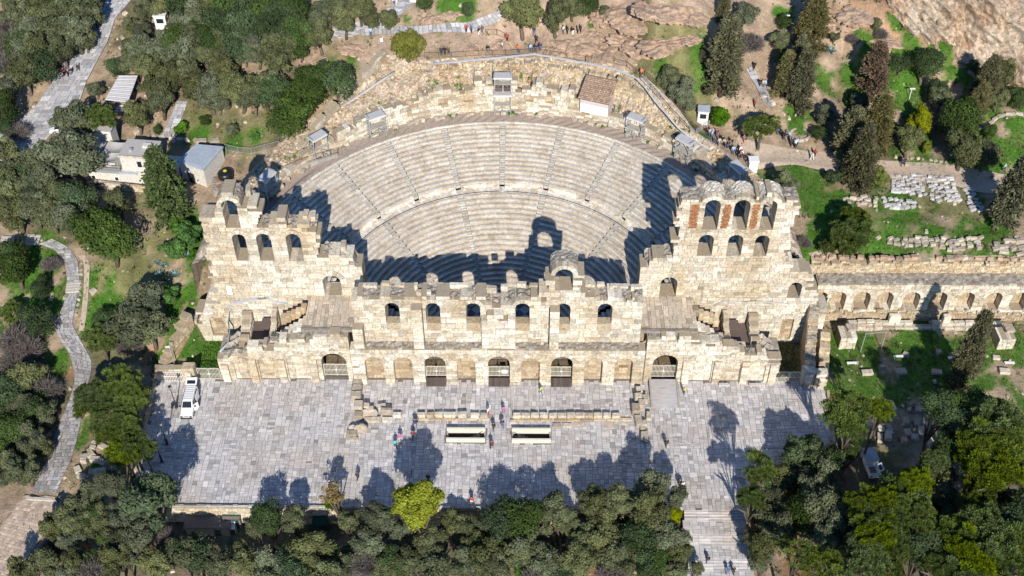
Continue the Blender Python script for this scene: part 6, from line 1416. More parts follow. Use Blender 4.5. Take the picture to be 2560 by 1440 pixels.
CLO = {'black': (.018, .018, .02), 'navy': (.03, .04, .09), 'blue': (.05, .12, .32), 'jeans': (.07, .12, .22), 'red': (.5, .04, .05), 'white': (.72, .72, .7), 'grey': (.2, .2, .21), 'pink': (.55, .12, .42), 'teal': (.06, .5, .62), 'orange': (.75, .2, .04), 'neon yellow': (.62, .78, .05), 'yellow': (.8, .6, .05), 'brown': (.16, .10, .06), 'maroon': (.22, .03, .06), 'beige': (.5, .42, .3), 'olive': (.12, .13, .07), 'light blue': (.35, .5, .68)}
CM = {k: mk('cloth_' + k.replace(' ', '_'), (v, v), grain=6, gscale=.4, bump=0) for k, v in CLO.items()}
HAIR = {'dark': mk('dark_hair', ((.02, .015, .012),) * 2, gscale=.2, bump=0), 'brown': mk('brown_hair', ((.08, .05, .03),) * 2, gscale=.2, bump=0), 'fair': mk('fair_hair', ((.35, .26, .14),) * 2, gscale=.2, bump=0)}
PEOPLE = [
 (1352, 985, 'walk', 1.2, 'neon yellow', 'jeans', 'right of the middle stage door'), (1709, 986, 'stand', 2.0, 'yellow', 'jeans', 'on the ramp at the right gate'), (1665, 1117, 'walk', .3, 'black', 'black', 'alone on the right of the plaza'), (895, 1199, 'walk2', -.6, 'black', 'black', 'alone on the left of the plaza'),
 (1071, 1205, 'stand', 3, 'black', 'navy', 'behind the round yellow-green tree'), (1180, 1261, 'walk', 3.0, 'red', 'white', 'near the plaza edge right of the round tree'), (1037, 1067, 'walk', 2.8, 'navy', 'blue', 'below the left row of blocks'), (1041, 1066, 'walk2', 2.8, 'black', 'jeans', 'below the left row of blocks'), (1033, 1096, 'walk', .2, 'maroon', 'black', 'left of the left stairwell'),
 (989, 1120, 'walk2', .2, 'teal', 'black', 'left of the left stairwell'), (1001, 1104, 'walk', .3, 'pink', 'beige', 'left of the left stairwell'), (1221, 1038, 'stand', 1, 'white', 'red', 'at the gap between the two rows of blocks'), (1259, 1036, 'walk', 3, 'pink', 'grey', 'at the gap between the two rows of blocks'), (1234, 1075, 'walk', .2, 'black', 'black', 'between the two stairwells'), (1256, 1068, 'walk2', .1, 'navy', 'blue', 'between the two stairwells'), (1229, 1120, 'walk', 3, 'maroon', 'black', 'between the two stairwells'),
 (1698, 1217, 'walk', .5, 'black', 'black', 'near the head of the front stairs'), (1706, 1223, 'walk2', .4, 'white', 'black', 'near the head of the front stairs'), (1768, 1406, 'walk', 2.9, 'black', 'navy', 'on the front stairs'), (1818, 1433, 'walk', 3, 'blue', 'jeans', 'low on the front stairs'), (1832, 1434, 'walk2', 3, 'black', 'black', 'low on the front stairs'), (146, 1258, 'bend', 1.5, 'navy', 'olive', 'at the foot of the stone path'),
 (1104, 141, 'lean', .1, 'navy', 'black', 'at the rim fence by the moss-green tree'), (1113, 140, 'lean', -.1, 'black', 'black', 'at the rim fence by the moss-green tree'), (1122, 139, 'lean', 0, 'brown', 'navy', 'at the rim fence by the moss-green tree'), (1219, 134, 'lean', .3, 'black', 'grey', 'at the rim fence above the scaffolds'), (1255, 130, 'stand', 1.8, 'white', 'jeans', 'at the rim fence above the scaffolds'), (1268, 109, 'stand', .4, 'red', 'black', 'on the slope behind the rim fence'), (1295, 131, 'lean', 0, 'orange', 'jeans', 'at the middle of the rim fence'), (1326, 129, 'stand', .4, 'light blue', 'jeans', 'at the middle of the rim fence'), (1340, 130, 'lean', -.2, 'navy', 'olive', 'at the middle of the rim fence'), (1350, 130, 'lean', .2, 'navy', 'blue', 'at the middle of the rim fence'),
 (1341, 108, 'walk', 3, 'navy', 'black', 'on the slope behind the rim fence'), (1335, 87, 'walk', 3, 'navy', 'jeans', 'walking on the upper viewpoint'), (1325, 72, 'walk2', 3, 'black', 'navy', 'walking on the upper viewpoint'), (1408, 92, 'stand', 1, 'white', 'jeans', 'in the group beside the red rocks'), (1418, 90, 'stand', -1, 'black', 'black', 'in the group beside the red rocks'), (1431, 93, 'stand', .5, 'black', 'white', 'in the group beside the red rocks'), (1444, 89, 'stand', 2, 'grey', 'black', 'in the group beside the red rocks'), (1451, 87, 'stand', -2, 'black', 'black', 'in the group beside the red rocks'),
 (1166, 87, 'stand', .5, 'red', 'black', 'on the upper paved walk'), (1179, 87, 'stand', 2, 'blue', 'black', 'on the upper paved walk'), (1197, 93, 'stand', 1, 'black', 'white', 'on the upper paved walk'), (1206, 92, 'walk', 1, 'brown', 'jeans', 'on the upper paved walk'), (928, 94, 'stand', 0, 'light blue', 'jeans', 'at the left end of the upper walk'), (993, 16, 'walk', 0, 'black', 'white', 'on the paved walk at the top edge'), (986, 17, 'walk2', 0, 'white', 'jeans', 'on the paved walk at the top edge'),
 (1603, 192, 'walk', .3, 'orange', 'navy', 'at the top of the railed stairs'), (1884, 276, 'stand', 1, 'red', 'black', 'beside the round bush by the slab path'), (1899, 216, 'walk', 0, 'black', 'black', 'on the white slab path'), (1906, 217, 'walk2', 0, 'beige', 'jeans', 'on the white slab path'), (1911, 216, 'walk', 0, 'light blue', 'grey', 'on the white slab path'), (1884, 175, 'walk', 3, 'black', 'black', 'at the top of the white slab path'), (1848, 338, 'sit', 1, 'maroon', 'black', 'on the ground beside the crowd'), (1858, 358, 'walk', .5, 'grey', 'red', 'just right of the crowd at the fence'), (1864, 352, 'stand', 3, 'black', 'navy', 'just right of the crowd at the fence'),
 (1943, 336, 'stand', .5, 'navy', 'blue', 'left of the round well'), (1950, 340, 'stand', 2, 'black', 'black', 'left of the round well'), (1957, 350, 'stand', 1, 'black', 'black', 'left of the round well'), (1962, 352, 'walk', 1, 'black', 'grey', 'left of the round well'), (1971, 348, 'stand', -1, 'light blue', 'black', 'left of the round well'), (1977, 366, 'stand', 1, 'navy', 'black', 'below the round well'), (1985, 370, 'stand', 2, 'white', 'black', 'below the round well'), (1990, 368, 'stand', 0, 'light blue', 'navy', 'below the round well'), (2029, 401, 'walk', 2, 'white', 'white', 'on the dirt path by the tall cypress'), (2036, 392, 'walk2', 2, 'red', 'black', 'on the dirt path by the tall cypress'), (2253, 416, 'walk', 0, 'navy', 'navy', 'on the dirt path above the stone field'), (2258, 415, 'walk2', 0, 'black', 'black', 'on the dirt path above the stone field'), (2507, 432, 'walk', 1, 'light blue', 'navy', 'at the shaded end of the dirt path'),
 (164, 196, 'stand', 1, 'red', 'black', 'on the paved road'), (173, 198, 'stand', 2, 'black', 'black', 'on the paved road'), (181, 196, 'stand', .5, 'navy', 'grey', 'on the paved road'), (198, 184, 'walk', 2, 'black', 'olive', 'on the paved road'), (170, 154, 'sit', 1, 'black', 'navy', 'under the trees at the road edge'), (182, 153, 'sit', 2, 'grey', 'black', 'under the trees at the road edge'),
 (176, 448, 'stand', 1, 'black', 'black', 'in the shade below the house with awnings'), (186, 452, 'stand', 2, 'brown', 'navy', 'in the shade below the house with awnings'), (194, 446, 'stand', 3, 'black', 'white', 'in the shade below the house with awnings'), (222, 441, 'stand', .5, 'black', 'black', 'at the low wall below the house'), (249, 480, 'walk', 1, 'black', 'navy', 'on the dusty yard left of the conifer')]
_cr = random.Random(12)
for k in range(24):
    t = k / 23; px = 1768 + t * 108 + _cr.uniform(-7, 7); py = 340 + t * 72 + _cr.uniform(-9, 9)
    PEOPLE.append((px, py, _cr.choice(['stand', 'stand', 'lean', 'walk']), _cr.uniform(-1.2, 1.2), _cr.choice(['black', 'black', 'navy', 'white', 'grey', 'light blue', 'brown', 'black', 'maroon', 'beige']), _cr.choice(['black', 'jeans', 'navy', 'grey', 'black']), 'in the crowd along the fence by the ticket kiosk'))
VERB = {'stand': 'standing', 'walk': 'walking', 'walk2': 'striding', 'lean': 'leaning', 'bend': 'bending down', 'sit': 'sitting'}
def ptxt(p): return '%s person, %s top, %s trousers, %s' % (VERB[p[2]], p[4], p[5], p[6].replace('walking on', 'on').replace('in the group ', '').replace('in the shade below', 'below').replace('along the fence by the ticket kiosk', 'by the ticket kiosk').replace('right of the round tree', 'right of the yellow-green tree') if False else p[6].replace('walking on', 'on').replace('in the group ', '').replace('in the shade below', 'below').replace('along the fence by the ticket kiosk', 'at the fence').replace(' right of the round tree', ' below the pits').replace('at the gap between the two rows of blocks', 'between the block rows'))
plabs = unique_labels([(ptxt(p), p[0], p[1]) for p in PEOPLE])
for (px, py, pose, rz, top, bot, where), lab in zip(PEOPLE, plabs):
    q0 = uz(px, py)
    if bool(inpoly(q0[0], q0[1], PLAZA)): q = (q0[0], q0[1], .03)
    elif STAIR[0] < q0[0] < STAIR[1] and q0[1] < -28: q = uz(px, py, -1.85 if q0[1] < -36.5 else -1.3)
    else: q = T(px, py); q = (q[0], q[1], float(H(q[0], q[1])) + (.12 if 'path' in where or 'road' in where or 'walk' in where else .02))
    em, parts = POSE[pose]
    o = link('person', em, None, lab, 'person', 'visitors', loc=q, rz=rz, scale=_cr.uniform(.95, 1.08))
    for nm, m_ in parts.items():
        c = link(nm.split('.')[0], m_, o); mt_ = CM[top] if nm == 'jacket' else CM[bot] if nm == 'trousers' else M['black'] if nm.startswith('shoe') else _cr.choice([HAIR['dark'], HAIR['dark'], HAIR['brown'], HAIR['fair']])
        c.material_slots[0].link = 'OBJECT'; c.material_slots[0].material = mt_
# ------------------------------------------------------------------ things around the theatre
def RP(px, py, dz=.1):
    """point on the outer rim of the ring of masonry under a pixel"""
    z = 19.0
    for _ in range(25):
        q = uz(px, py, z); th = math.degrees(math.atan2(q[0], q[1])); z = .6 * z + .4 * (float(ring_z(th)) + dz)
    return np.array([q[0], q[1], z])
def BK(px, py):
    """point on the rubble slope / passage under a pixel"""
    v = ray(px, py)
    for z in np.arange(26, 14.5, -.1):
        q = CAM + v * ((z - CAM[2]) / v[2]); th = math.degrees(math.atan2(q[0], q[1])); r = math.hypot(q[0], q[1])
        zz = Z3 if r < 41.9 else bank_z(th, r) if r < ring_r(th) + .6 else -9
        if z <= zz: return np.array([q[0], q[1], zz])
    return uz(px, py, Z3)
def scaffold(p, rz, label, h=4.2, w_=2.7, d_=1.3, roof=True):
    t = thing('lighting_scaffold', label, 'scaffold', p, rz, 'lighting scaffolds around the seats')
    for sx in (-1, 1):
        for sy in (-1, 1):
            mb = MB(); mb.bar((sx * w_ / 2, sy * d_ / 2, 0), (sx * w_ / 2, sy * d_ / 2, h), .11); mb.build('post', M['steel'], t)
    for sx in (-1, 1):
        mb = MB()
        for k in range(8): mb.bar((sx * w_ / 2, -d_ / 2, .4 + k * .6), (sx * w_ / 2, d_ / 2, .4 + k * .6), .06)
        mb.build('ladder_frame', M['steel'], t)
    for z, nm in ((h * .5, 'platform'), (h * .22, 'lower_brace')):
        mb = MB()
        if nm == 'platform': mb.box((0, 0, z), (w_, d_, .08))
        else:
            mb.bar((-w_ / 2, -d_ / 2, z), (w_ / 2, -d_ / 2, z), .06); mb.bar((-w_ / 2, -d_ / 2, z), (0, -d_ / 2, z + .9), .05); mb.bar((w_ / 2, -d_ / 2, z), (0, -d_ / 2, z + .9), .05); mb.bar((0, -d_ / 2, 0), (0, -d_ / 2, h * .5), .07)
        mb.build(nm, M['steel'] if nm != 'platform' else M['concrete'], t)
    mb = MB(); mb.box((0, .05, h + .05), (w_ + .3, d_ + .3, .1)); mb.box((0, -d_ / 2 - .12, h - .06), (w_ + .3, .06, .3), 0, 1.2); mb.build('roof_sheet', M['corrug'] if roof else M['concrete'], t)
    return t
def face_c(q): return -math.atan2(q[0], q[1])
for px, py, lab in ((800, 392, 'grey scaffold on the left of the seats above the railed ramp'), (943, 340, 'grey scaffold at the upper left of the seats'), (1257, 284, 'lower grey scaffold in the middle of the rear wall'), (1588, 346, 'grey scaffold right of the tiled hut'), (1708, 402, 'grey scaffold below the railed hillside stairs'), (1838, 470, 'grey scaffold behind the right tower under the crowd'), (676, 492, 'lowest grey scaffold behind the left tower')):
    q = uz(px, py, Z3); scaffold((q[0], q[1], Z3), face_c(q), lab)
q = uz(1257, 222, 19.6); scaffold((q[0], q[1], 19.6), 0, 'upper grey scaffold in the middle, brown boxes on it', h=2.6)
for s in (-.65, .7): loose_block((q[0] + s, q[1] - .6, 19.7), (1.1, .9, .8), 0, M['plank'], 'brown lamp box on the upper middle scaffold, %s one' % ('left' if s < 0 else 'right'), cat='box', name='lamp_box', group='brown lamp boxes')
# tiled hut on the rear wall
q = uz(1484, 284, 17.0); hut = thing('tiled_hut', 'small pinkish-white hut with a brown tiled roof on the rear wall', 'hut', (q[0], q[1], 16.9), -20 * D)
mb = MB(); P = [(-2.4, 0, 0), (2.4, 0, 0), (2.4, 3.4, 0), (-2.4, 3.4, 0), (-2.4, 0, 3.0), (2.4, 0, 3.0), (2.4, 3.4, 4.4), (-2.4, 3.4, 4.4)]; mb.hexa(P, 1); mb.build('wall', M['pinkwhite'], hut)
for i in range(4): mb = MB(); mb.box((-1.8 + i * 1.2, -.03, .85), (1.12, .06, 1.65), 0, 1.15); mb.build('shutter_panel', M['white'], hut)
for i in range(9): mb = MB(); mb.box((0, -.03, 1.8 + i * .135), (4.7, .05, .11), 0, tn(.08)); mb.build('board', M['pinkwhite'], hut)
mb = MB()
for i in range(13):
    for j in range(22):
        y0 = -.45 + i * .33; z0 = 3.04 + (y0 + .1) * .41
        mb.box((-2.62 + j * .245 + .12, y0 + .16, z0 + .1), (.2, .36, .1), 0, tn(.15), taper=.8)
mb.build('roof_tiles', M['tile'], hut, kind='stuff')
mb = MB(); P = [(-2.7, -.5, 2.78), (2.7, -.5, 2.78), (2.7, 3.9, 4.6), (-2.7, 3.9, 4.6)]; mb.hexa(P + [(a, b_, c + .12) for a, b_, c in P]); mb.build('roof_board', M['plank'], hut)
def box_loft(name, label, cat, px, py, size, rz, wmat, rmat, z=None, group=None, win=True, flat=True, roof_over=.25, dz=0):
    q = T(px, py) if z is None else uz(px, py, z); q = np.array([q[0], q[1], (float(H(q[0], q[1])) if z is None else z) + dz]); t = thing(name, label, cat, tuple(q), rz, group)
    sx, sy, sz = size
    mb = MB(); mb.box((0, sy / 2, sz / 2), (sx, sy, sz)); mb.build('wall', M[wmat], t)
    mb = MB(); mb.box((0, sy / 2, sz + .09), (sx + roof_over, sy + roof_over, .18)); mb.build('roof', M[rmat], t)
    if win:
        mb = MB(); mb.box((0, -.02, sz * .66), (sx * .62, .05, sz * .34)); mb.build('window', M['glass'], t)
        mb = MB(); mb.box((sx / 2 + .02, sy * .5, sz * .66), (.05, sy * .55, sz * .34)); mb.build('side_window', M['glass'], t)
        mb = MB(); mb.box((0, -.03, sz * .25), (sx * .7, .05, sz * .4)); mb.build('door_panel', M['white'], t)
    return t
box_loft('guard_booth', 'white guard booth with glazed upper half beside a green bush', 'booth', 1755, 312, (1.7, 1.6, 2.6), -.12, 'white', 'roofgrey')
box_loft('ticket_kiosk', 'slim pale blue-white ticket kiosk at the lower end of the crowd', 'kiosk', 1881, 432, (1.4, 1.2, 2.3), 0, 'white', 'white', win=False)
box_loft('kiosk', 'small white kiosk standing in the wood at the upper left', 'kiosk', 405, 74, (2.0, 1.9, 2.6), 0, 'white', 'white')
# house with awnings
hq = T(300, 462); hz = float(H(hq[0], hq[1])) - .4; hs = thing('house', 'pale stone house with two sagging grey awnings over its terrace', 'house', (hq[0], hq[1], hz), -6 * D)
def hb(nm, c, s, mat, tint=1.0, par=None): mb = MB(); mb.box(c, s, 0, tint); return mb.build(nm, M[mat], par or hs)
hb('lower_wall', (2, 2.6, 1.4), (15.5, 5.2, 2.8), 'palewall'); hb('terrace_floor', (-2.6, 2.4, 2.86), (6.4, 5.2, .14), 'concrete'); hb('terrace_edge', (-1.2, -.05, 2.85), (9.5, .3, .25), 'roofgrey')
hb('upper_wall', (3.6, 2.9, 4.2), (5.4, 4.4, 2.7), 'palewall'); hb('flat_roof', (3.6, 2.9, 5.62), (5.7, 4.7, .16), 'canvas', 1.05); hb('roof_hatch', (4.6, 3.6, 5.9), (1.2, 1.0, .45), 'palewall'); hb('roof_vent', (2.4, 2.2, 5.95), (.5, .5, .5), 'steel'); hb('parapet', (3.6, .6, 5.8), (5.7, .2, .3), 'stone'); hb('wall_screen', (-4.6, 1.3, 3.9), (1.0, .15, 2.0), 'white')
hb('side_wall', (-5.8, 4.6, 3.9), (.3, 1.2, 2.2), 'palewall'); hb('annex', (-4.0, 7.2, 4.4), (3.2, 2.2, 3.6), 'palewall'); hb('annex_roof', (-4.0, 7.2, 6.25), (3.5, 2.5, .12), 'canvas')
for x in (-5.7, -2.5, .6): hb('terrace_post', (x, .05, 4.0), (.08, .08, 2.3), 'steel')
for z in (3.5, 3.95): hb('terrace_rail', (-2.5, .05, z), (6.5, .05, .05), 'steel')
for x, w_ in ((-1.7, 1.5), (2.2, .7)):
    f = hb('window', (x - 2.4, -.02, 1.5), (.8, .08, .9), 'white'); hb('pane', (x - 2.4, -.07, 1.5), (.55, .04, .65), 'glass', par=f)
hb('window', (4.0, .68, 4.3), (.7, .08, 1.1), 'glass')
for k, (xa, xb, ya, yb) in enumerate(((-5.9, -2.7, .2, 4.6), (-2.6, .7, .2, 2.4), (-2.6, .7, 2.6, 5.2))):
    mb = MB(); n_ = 8; pr = None
    for i in range(n_):
        for j in range(n_):
            def pt(a, b_): u, v = a / n_, b_ / n_; return (xa + (xb - xa) * u, ya + (yb - ya) * v, 5.2 - (.55 if k else .12) * math.sin(PI * u) * (.4 + .6 * math.sin(PI * v)) - .1 * k)
            mb.add([pt(i, j), pt(i + 1, j), pt(i + 1, j + 1), pt(i, j + 1)], [(0, 1, 2, 3)], 1)
    mb.build('awning', M['canvas'], hs, smooth=True)
for i in range(2): hb('bench', (-2.2 + i * .4, 1.2 + i * .5, 3.15), (2.2, .35, .1), 'white')
yw = stonewall('yard_wall', 'low pale stone wall along the yard below the house', 'wall', dir_map((hq[0] - 10.5, hq[1] + 1.0), (hq[0] + 6, hq[1] - 1.9)), 0, 16.5, steps_fn([(0, 1.3), (6, 1.6)], .1, 1), (), thick=.5, v0=-.6, parts=60, seed=201, course=.4, slen=(.5, 1.0)) if False else None
mp_ = dir_map((hq[0] - 11, hq[1] + .4), (hq[0] + 5, hq[1] - 2.2), hz)
stonewall('yard_wall', 'low pale stone wall along the dusty yard below the house', 'wall', mp_, 0, 16, steps_fn([(0, 1.2), (7, 1.5)], .1, 1), (), thick=.5, v0=-.8, parts=60, seed=201, course=.4, slen=(.5, 1.0))
# grey flat-roofed building
zz = float(T(500, 460)[2]) - .3; top = zz + 4.0
cs = [uz(px, py, top) for px, py in ((443, 402), (508, 424), (558, 366), (490, 360))]
fb = thing('flat_roof_building', 'stone building with a pale blue-grey flat roof beside the water tank', 'building')
mb = MB(); c0 = sum(cs) / 4; ins = [c0 + (c - c0) * .95 for c in cs]
mb.hexa([(c[0], c[1], zz - 1) for c in ins] + [(c[0], c[1], top - .25) for c in ins]); mb.build('wall', M['palewall'], fb)
mb = MB(); mb.hexa([(c[0], c[1], top - .3) for c in cs] + [(c[0], c[1], top) for c in cs]); rf = mb.build('roof', M['roofgrey'], fb)
mb = MB(); ins2 = [c0 + (c - c0) * .86 for c in cs]; mb.hexa([(c[0], c[1], top - .02) for c in ins2] + [(c[0], c[1], top + .05) for c in ins2], .93); mb.build('roof_panel', M['roofgrey'], rf)
d0 = cs[0] * .6 + cs[1] * .4; mb = MB(); mb.box((d0[0] + .2, d0[1] + .1, zz + 1), (1.1, .5, 2.2), math.atan2(cs[1][1] - cs[0][1], cs[1][0] - cs[0][0])); mb.build('door', M['darkmetal'], fb)
# pavilion with a corrugated roof
zz = float(H(*T(300, 262)[:2])); top = zz + 3.2
cs = [uz(px, py, top + dz_) for (px, py), dz_ in zip(((262, 250), (320, 256), (345, 188), (298, 188)), (0, 0, .5, .5))]
pv = thing('pavilion', 'open pavilion with a pale striped corrugated roof under the trees', 'pavilion')
for k in range(15):
    a0, a1 = k / 15, (k + .5) / 15; a2 = (k + 1) / 15
    L = lambda t, s_: (cs[0] * (1 - s_) + cs[1] * s_) * (1 - t) + (cs[3] * (1 - s_) + cs[2] * s_) * t
    mb = MB(); up = np.array([0, 0, .1])
    mb.add([L(a0, 0), L(a0, 1), L(a1, 1) + up, L(a1, 0) + up, L(a2, 1), L(a2, 0)], [(0, 1, 2, 3), (3, 2, 4, 5)], .8 if k % 2 else 1.15); mb.build('roof_sheet', M['corrug'], pv)
for c in cs: mb = MB(); c_ = (sum(cs) / 4 - c) * .06 + c; mb.bar((c_[0], c_[1], zz - .5), (c_[0], c_[1], c_[2] - .05), .14); mb.build('post', M['darkmetal'], pv)
for k in range(3): mb = MB(); q = L(.15 + k * .1, .5); mb.box((q[0], q[1], zz + .5), (2.4, .35, .1)); mb.build('slatted_bench', M['white'], pv)
# water tank and cistern boxes
q = T(566, 450); wt_ = thing('water_tank', 'round black plastic water tank with a yellow label on its lid', 'tank', (q[0], q[1], float(H(q[0], q[1]))))
mb = MB(); mb.lathe((0, 0, 0), [(1.1, 0), (1.2, .15), (1.2, .75), (1.24, .8), (1.2, .85), (1.2, 1.55), (1.05, 1.75), (.5, 1.9)], 20); mb.build('barrel', M['black'], wt_, smooth=False)
mb = MB(); mb.lathe((.05, .1, 1.86), [(.34, 0), (.34, .07)], 14); mb.build('lid', M['black'], wt_)
mb = MB(); mb.lathe((.05, .1, 1.94), [(.3, 0), (.3, .02)], 14); mb.build('label', M['yellow'], wt_)
q = T(552, 482); cb = thing('cistern_box', 'twin open stone boxes with rusty insides behind the left tower', 'cistern', (q[0], q[1], float(H(q[0], q[1]))), .2)
for y in (0, 1.7):
    mb = MB(); mb.box((0, y, .7), (2.2, 1.4, 1.4)); mb.build('box', M['rubble'], cb); mb = MB(); mb.lathe((0, y, 1.42), [(.5, 0), (.5, .03)], 14); mb.build('rusty_lid', M['brick'], cb)
# vehicles
def wheel(t, x, y, r=.34):
    mb = MB(); n_ = 14; P = [[(x + s * .11, y + r * math.cos(a), r + r * math.sin(a)) for a in np.linspace(0, 2 * PI, n_, False)] for s in (-1, 1)]
    for i in range(n_): mb.add([P[0][i], P[0][(i + 1) % n_], P[1][(i + 1) % n_], P[1][i]], [(0, 1, 2, 3)])
    mb.add(P[0], [tuple(range(n_))]); mb.add(P[1], [tuple(range(n_))]); ty = mb.build('tyre', M['black'], t)
    mb = MB(); s = 1 if x > 0 else -1
    P2 = [(x + s * .115, y + r * .58 * math.cos(a), r + r * .58 * math.sin(a)) for a in np.linspace(0, 2 * PI, n_, False)]; mb.add(P2, [tuple(range(n_))]); mb.build('rim', M['steel'], ty)
def loft_body(prof, hw, top_in, mat, t, name):
    """prof: (y, z_bottom, z_top) stations front to back; sides lean in towards the top"""
    mb = MB(); rings = []
    for y, zb, zt in prof:
        k = top_in * max(0, zt - 1.0)
        rings.append([(-hw * .94, y, zb), (-hw, y, zb + (zt - zb) * .35), (-hw + k * .4, y, zb + (zt - zb) * .7), (-hw + k + .06, y, zt - .06), (-hw + k + .16, y, zt), (hw - k - .16, y, zt), (hw - k - .06, y, zt - .06), (hw - k * .4, y, zb + (zt - zb) * .7), (hw, y, zb + (zt - zb) * .35), (hw * .94, y, zb)])
    for a, b_ in zip(rings[:-1], rings[1:]):
        for j in range(10): mb.add([a[j], a[(j + 1) % 10], b_[(j + 1) % 10], b_[j]], [(0, 1, 2, 3)])
    mb.add(rings[0], [tuple(range(10))]); mb.add(rings[-1], [tuple(reversed(range(10)))])
    return mb.build(name, M[mat], t)
def quadpart(t, nm, P, mat, thick=.03):
    mb = MB(); P = [np.array(p, float) for p in P]; n_ = np.cross(P[1] - P[0], P[3] - P[0]); n_ = n_ / np.linalg.norm(n_) * thick; mb.hexa([p for p in P] + [p + n_ for p in P]); return mb.build(nm, M[mat], t)
va, vb = uz(466, 1050), uz(482, 985); ang = math.atan2(vb[1] - va[1], vb[0] - va[0]) - PI / 2
vn = thing('van', 'white minibus with its tailgate up and side door open', 'van', (va[0] + .1, va[1], .04), ang)
loft_body([(0, .35, .75), (.12, .28, .95), (.75, .28, 1.08), (1.25, .28, 1.35), (1.95, .28, 1.92), (2.3, .28, 1.97), (4.75, .28, 1.97), (4.95, .3, 1.9)], .92, .16, 'white', vn, 'body')
quadpart(vn, 'windscreen', [(-.68, 1.16, 1.34), (.68, 1.16, 1.34), (.6, 1.86, 1.9), (-.6, 1.86, 1.9)], 'glass')
for s in (-1, 1):
    for y0, y1 in ((1.6, 2.3), (2.4, 3.4), (3.5, 4.5)):
        if s > 0 and y0 == 2.4: continue
        P = [(s * .885, y0, 1.2), (s * .885, y1, 1.2), (s * .80, y1, 1.75), (s * .80, y0 + (.25 if y0 < 2 else 0), 1.75)]
        quadpart(vn, 'side_window', P if s > 0 else P[::-1], 'glass')
    for y in (.85, 4.1): wheel(vn, s * .82, y)
    mb = MB(); mb.box((s * .66, -.01, .72), (.36, .08, .2)); mb.build('headlight', M['glass'], vn)
    mb = MB(); mb.box((s * 1.08, 1.5, 1.3), (.26, .1, .22)); mb.build('mirror', M['black'], vn)
mb = MB(); mb.box((0, -.04, .42), (1.75, .16, .22)); mb.build('bumper', M['darkmetal'], vn)
mb = MB(); mb.box((0, .02, .76), (.8, .06, .1)); mb.build('grille', M['black'], vn)
for i in range(6): mb = MB(); mb.box((0, 2.35 + i * .42, 2.0), (1.25, .06, .035)); mb.build('roof_rib', M['steel'], vn)
mb = MB(); mb.box((.9, 2.95, 1.05), (.06, .95, 1.45)); mb.build('door_opening', M['black'], vn)
sdr = quadpart(vn, 'sliding_door', [(.98, 2.9, .35), (1.06, 4.1, .35), (1.0, 4.1, 1.8), (.92, 2.9, 1.8)], 'white', .06)
quadpart(vn, 'front_door', [(.93, 1.35, .4), (1.45, 2.1, .4), (1.4, 2.1, 1.6), (.9, 1.45, 1.6)], 'white', .05)
tg = quadpart(vn, 'tailgate', [(-.82, 4.95, 1.95), (.82, 4.95, 1.95), (.8, 6.1, 2.3), (-.8, 6.1, 2.3)], 'white', .07)
quadpart(tg, 'rear_window', [(-.62, 5.08, 2.075), (.62, 5.08, 2.075), (.6, 5.62, 2.24), (-.6, 5.62, 2.24)], 'glass', .02)
mb = MB(); mb.box((0, 4.98, 1.15), (1.5, .05, 1.3)); mb.build('load_bay', M['black'], vn)
def car(px, py, rz, label, mat='white', truck=False):
    q = T(px, py); q = (q[0], q[1], float(H(q[0], q[1])) + .2); t = thing('truck' if truck else 'car', label, 'truck' if truck else 'car', q, rz)
    loft_body([(0, .35, .6), (.1, .28, .78), (1.1, .28, .92), (3.2, .28, .95), (4.1, .3, .9), (4.2, .35, .7)], .88, 0, mat, t, 'body')
    if not truck:
        loft_body([(.9, .9, .96), (1.6, .9, 1.42), (3.0, .9, 1.45), (3.9, .9, .98)], .8, .3, 'glass', t, 'windows'); mb = MB(); mb.box((0, 2.3, 1.47), (1.2, 1.5, .05)); mb.build('roof', M[mat], t)
        mb = MB(); mb.box((0, 2.1, .62), (1.79, 2.6, .12)); mb.build('blue_stripe', CM['blue'], t)
        mb = MB(); mb.box((0, 2.1, 1.56), (.9, .25, .12)); mb.build('light_bar', CM['navy'], t)
    else:
        mb = MB(); mb.box((0, 3.0, 1.3), (1.8, 2.2, .9)); mb.box((0, .8, .98), (1.5, 1.3, .1), 0, 1); mb.build('cargo_box', M[mat], t)
        mb = MB(); mb.box((0, 3.0, 1.78), (1.95, 2.35, .08)); mb.build('tarp_roof', M['roofgrey'], t)
        mb = MB(); mb.box((-.2, .9, 1.06), (.9, 1.0, .12)); mb.build('open_hatch', M['brick'], t)
        lid = quadpart(t, 'open_lid', [(.55, .4, 1.1), (.55, 1.7, 1.1), (1.25, 1.7, 1.55), (1.25, .4, 1.55)], mat, .06); quadpart(lid, 'window', [(.7, .6, 1.2), (.7, 1.5, 1.2), (1.1, 1.5, 1.46), (1.1, .6, 1.46)], 'glass', .09)
    for s in (-1, 1):
        for y in (.8, 3.3): wheel(t, s * .8, y, .32)
        mb = MB(); mb.box((s * .62, 0.0, .66), (.34, .06, .16)); mb.build('headlight', M['glass'], t)
    return t
car(128, 336, -1.35, 'white patrol car with a blue stripe, half under an olive tree')
car(2186, 1200, .12, 'white truck with a bluish tarp and open hatch among the pines', truck=True)
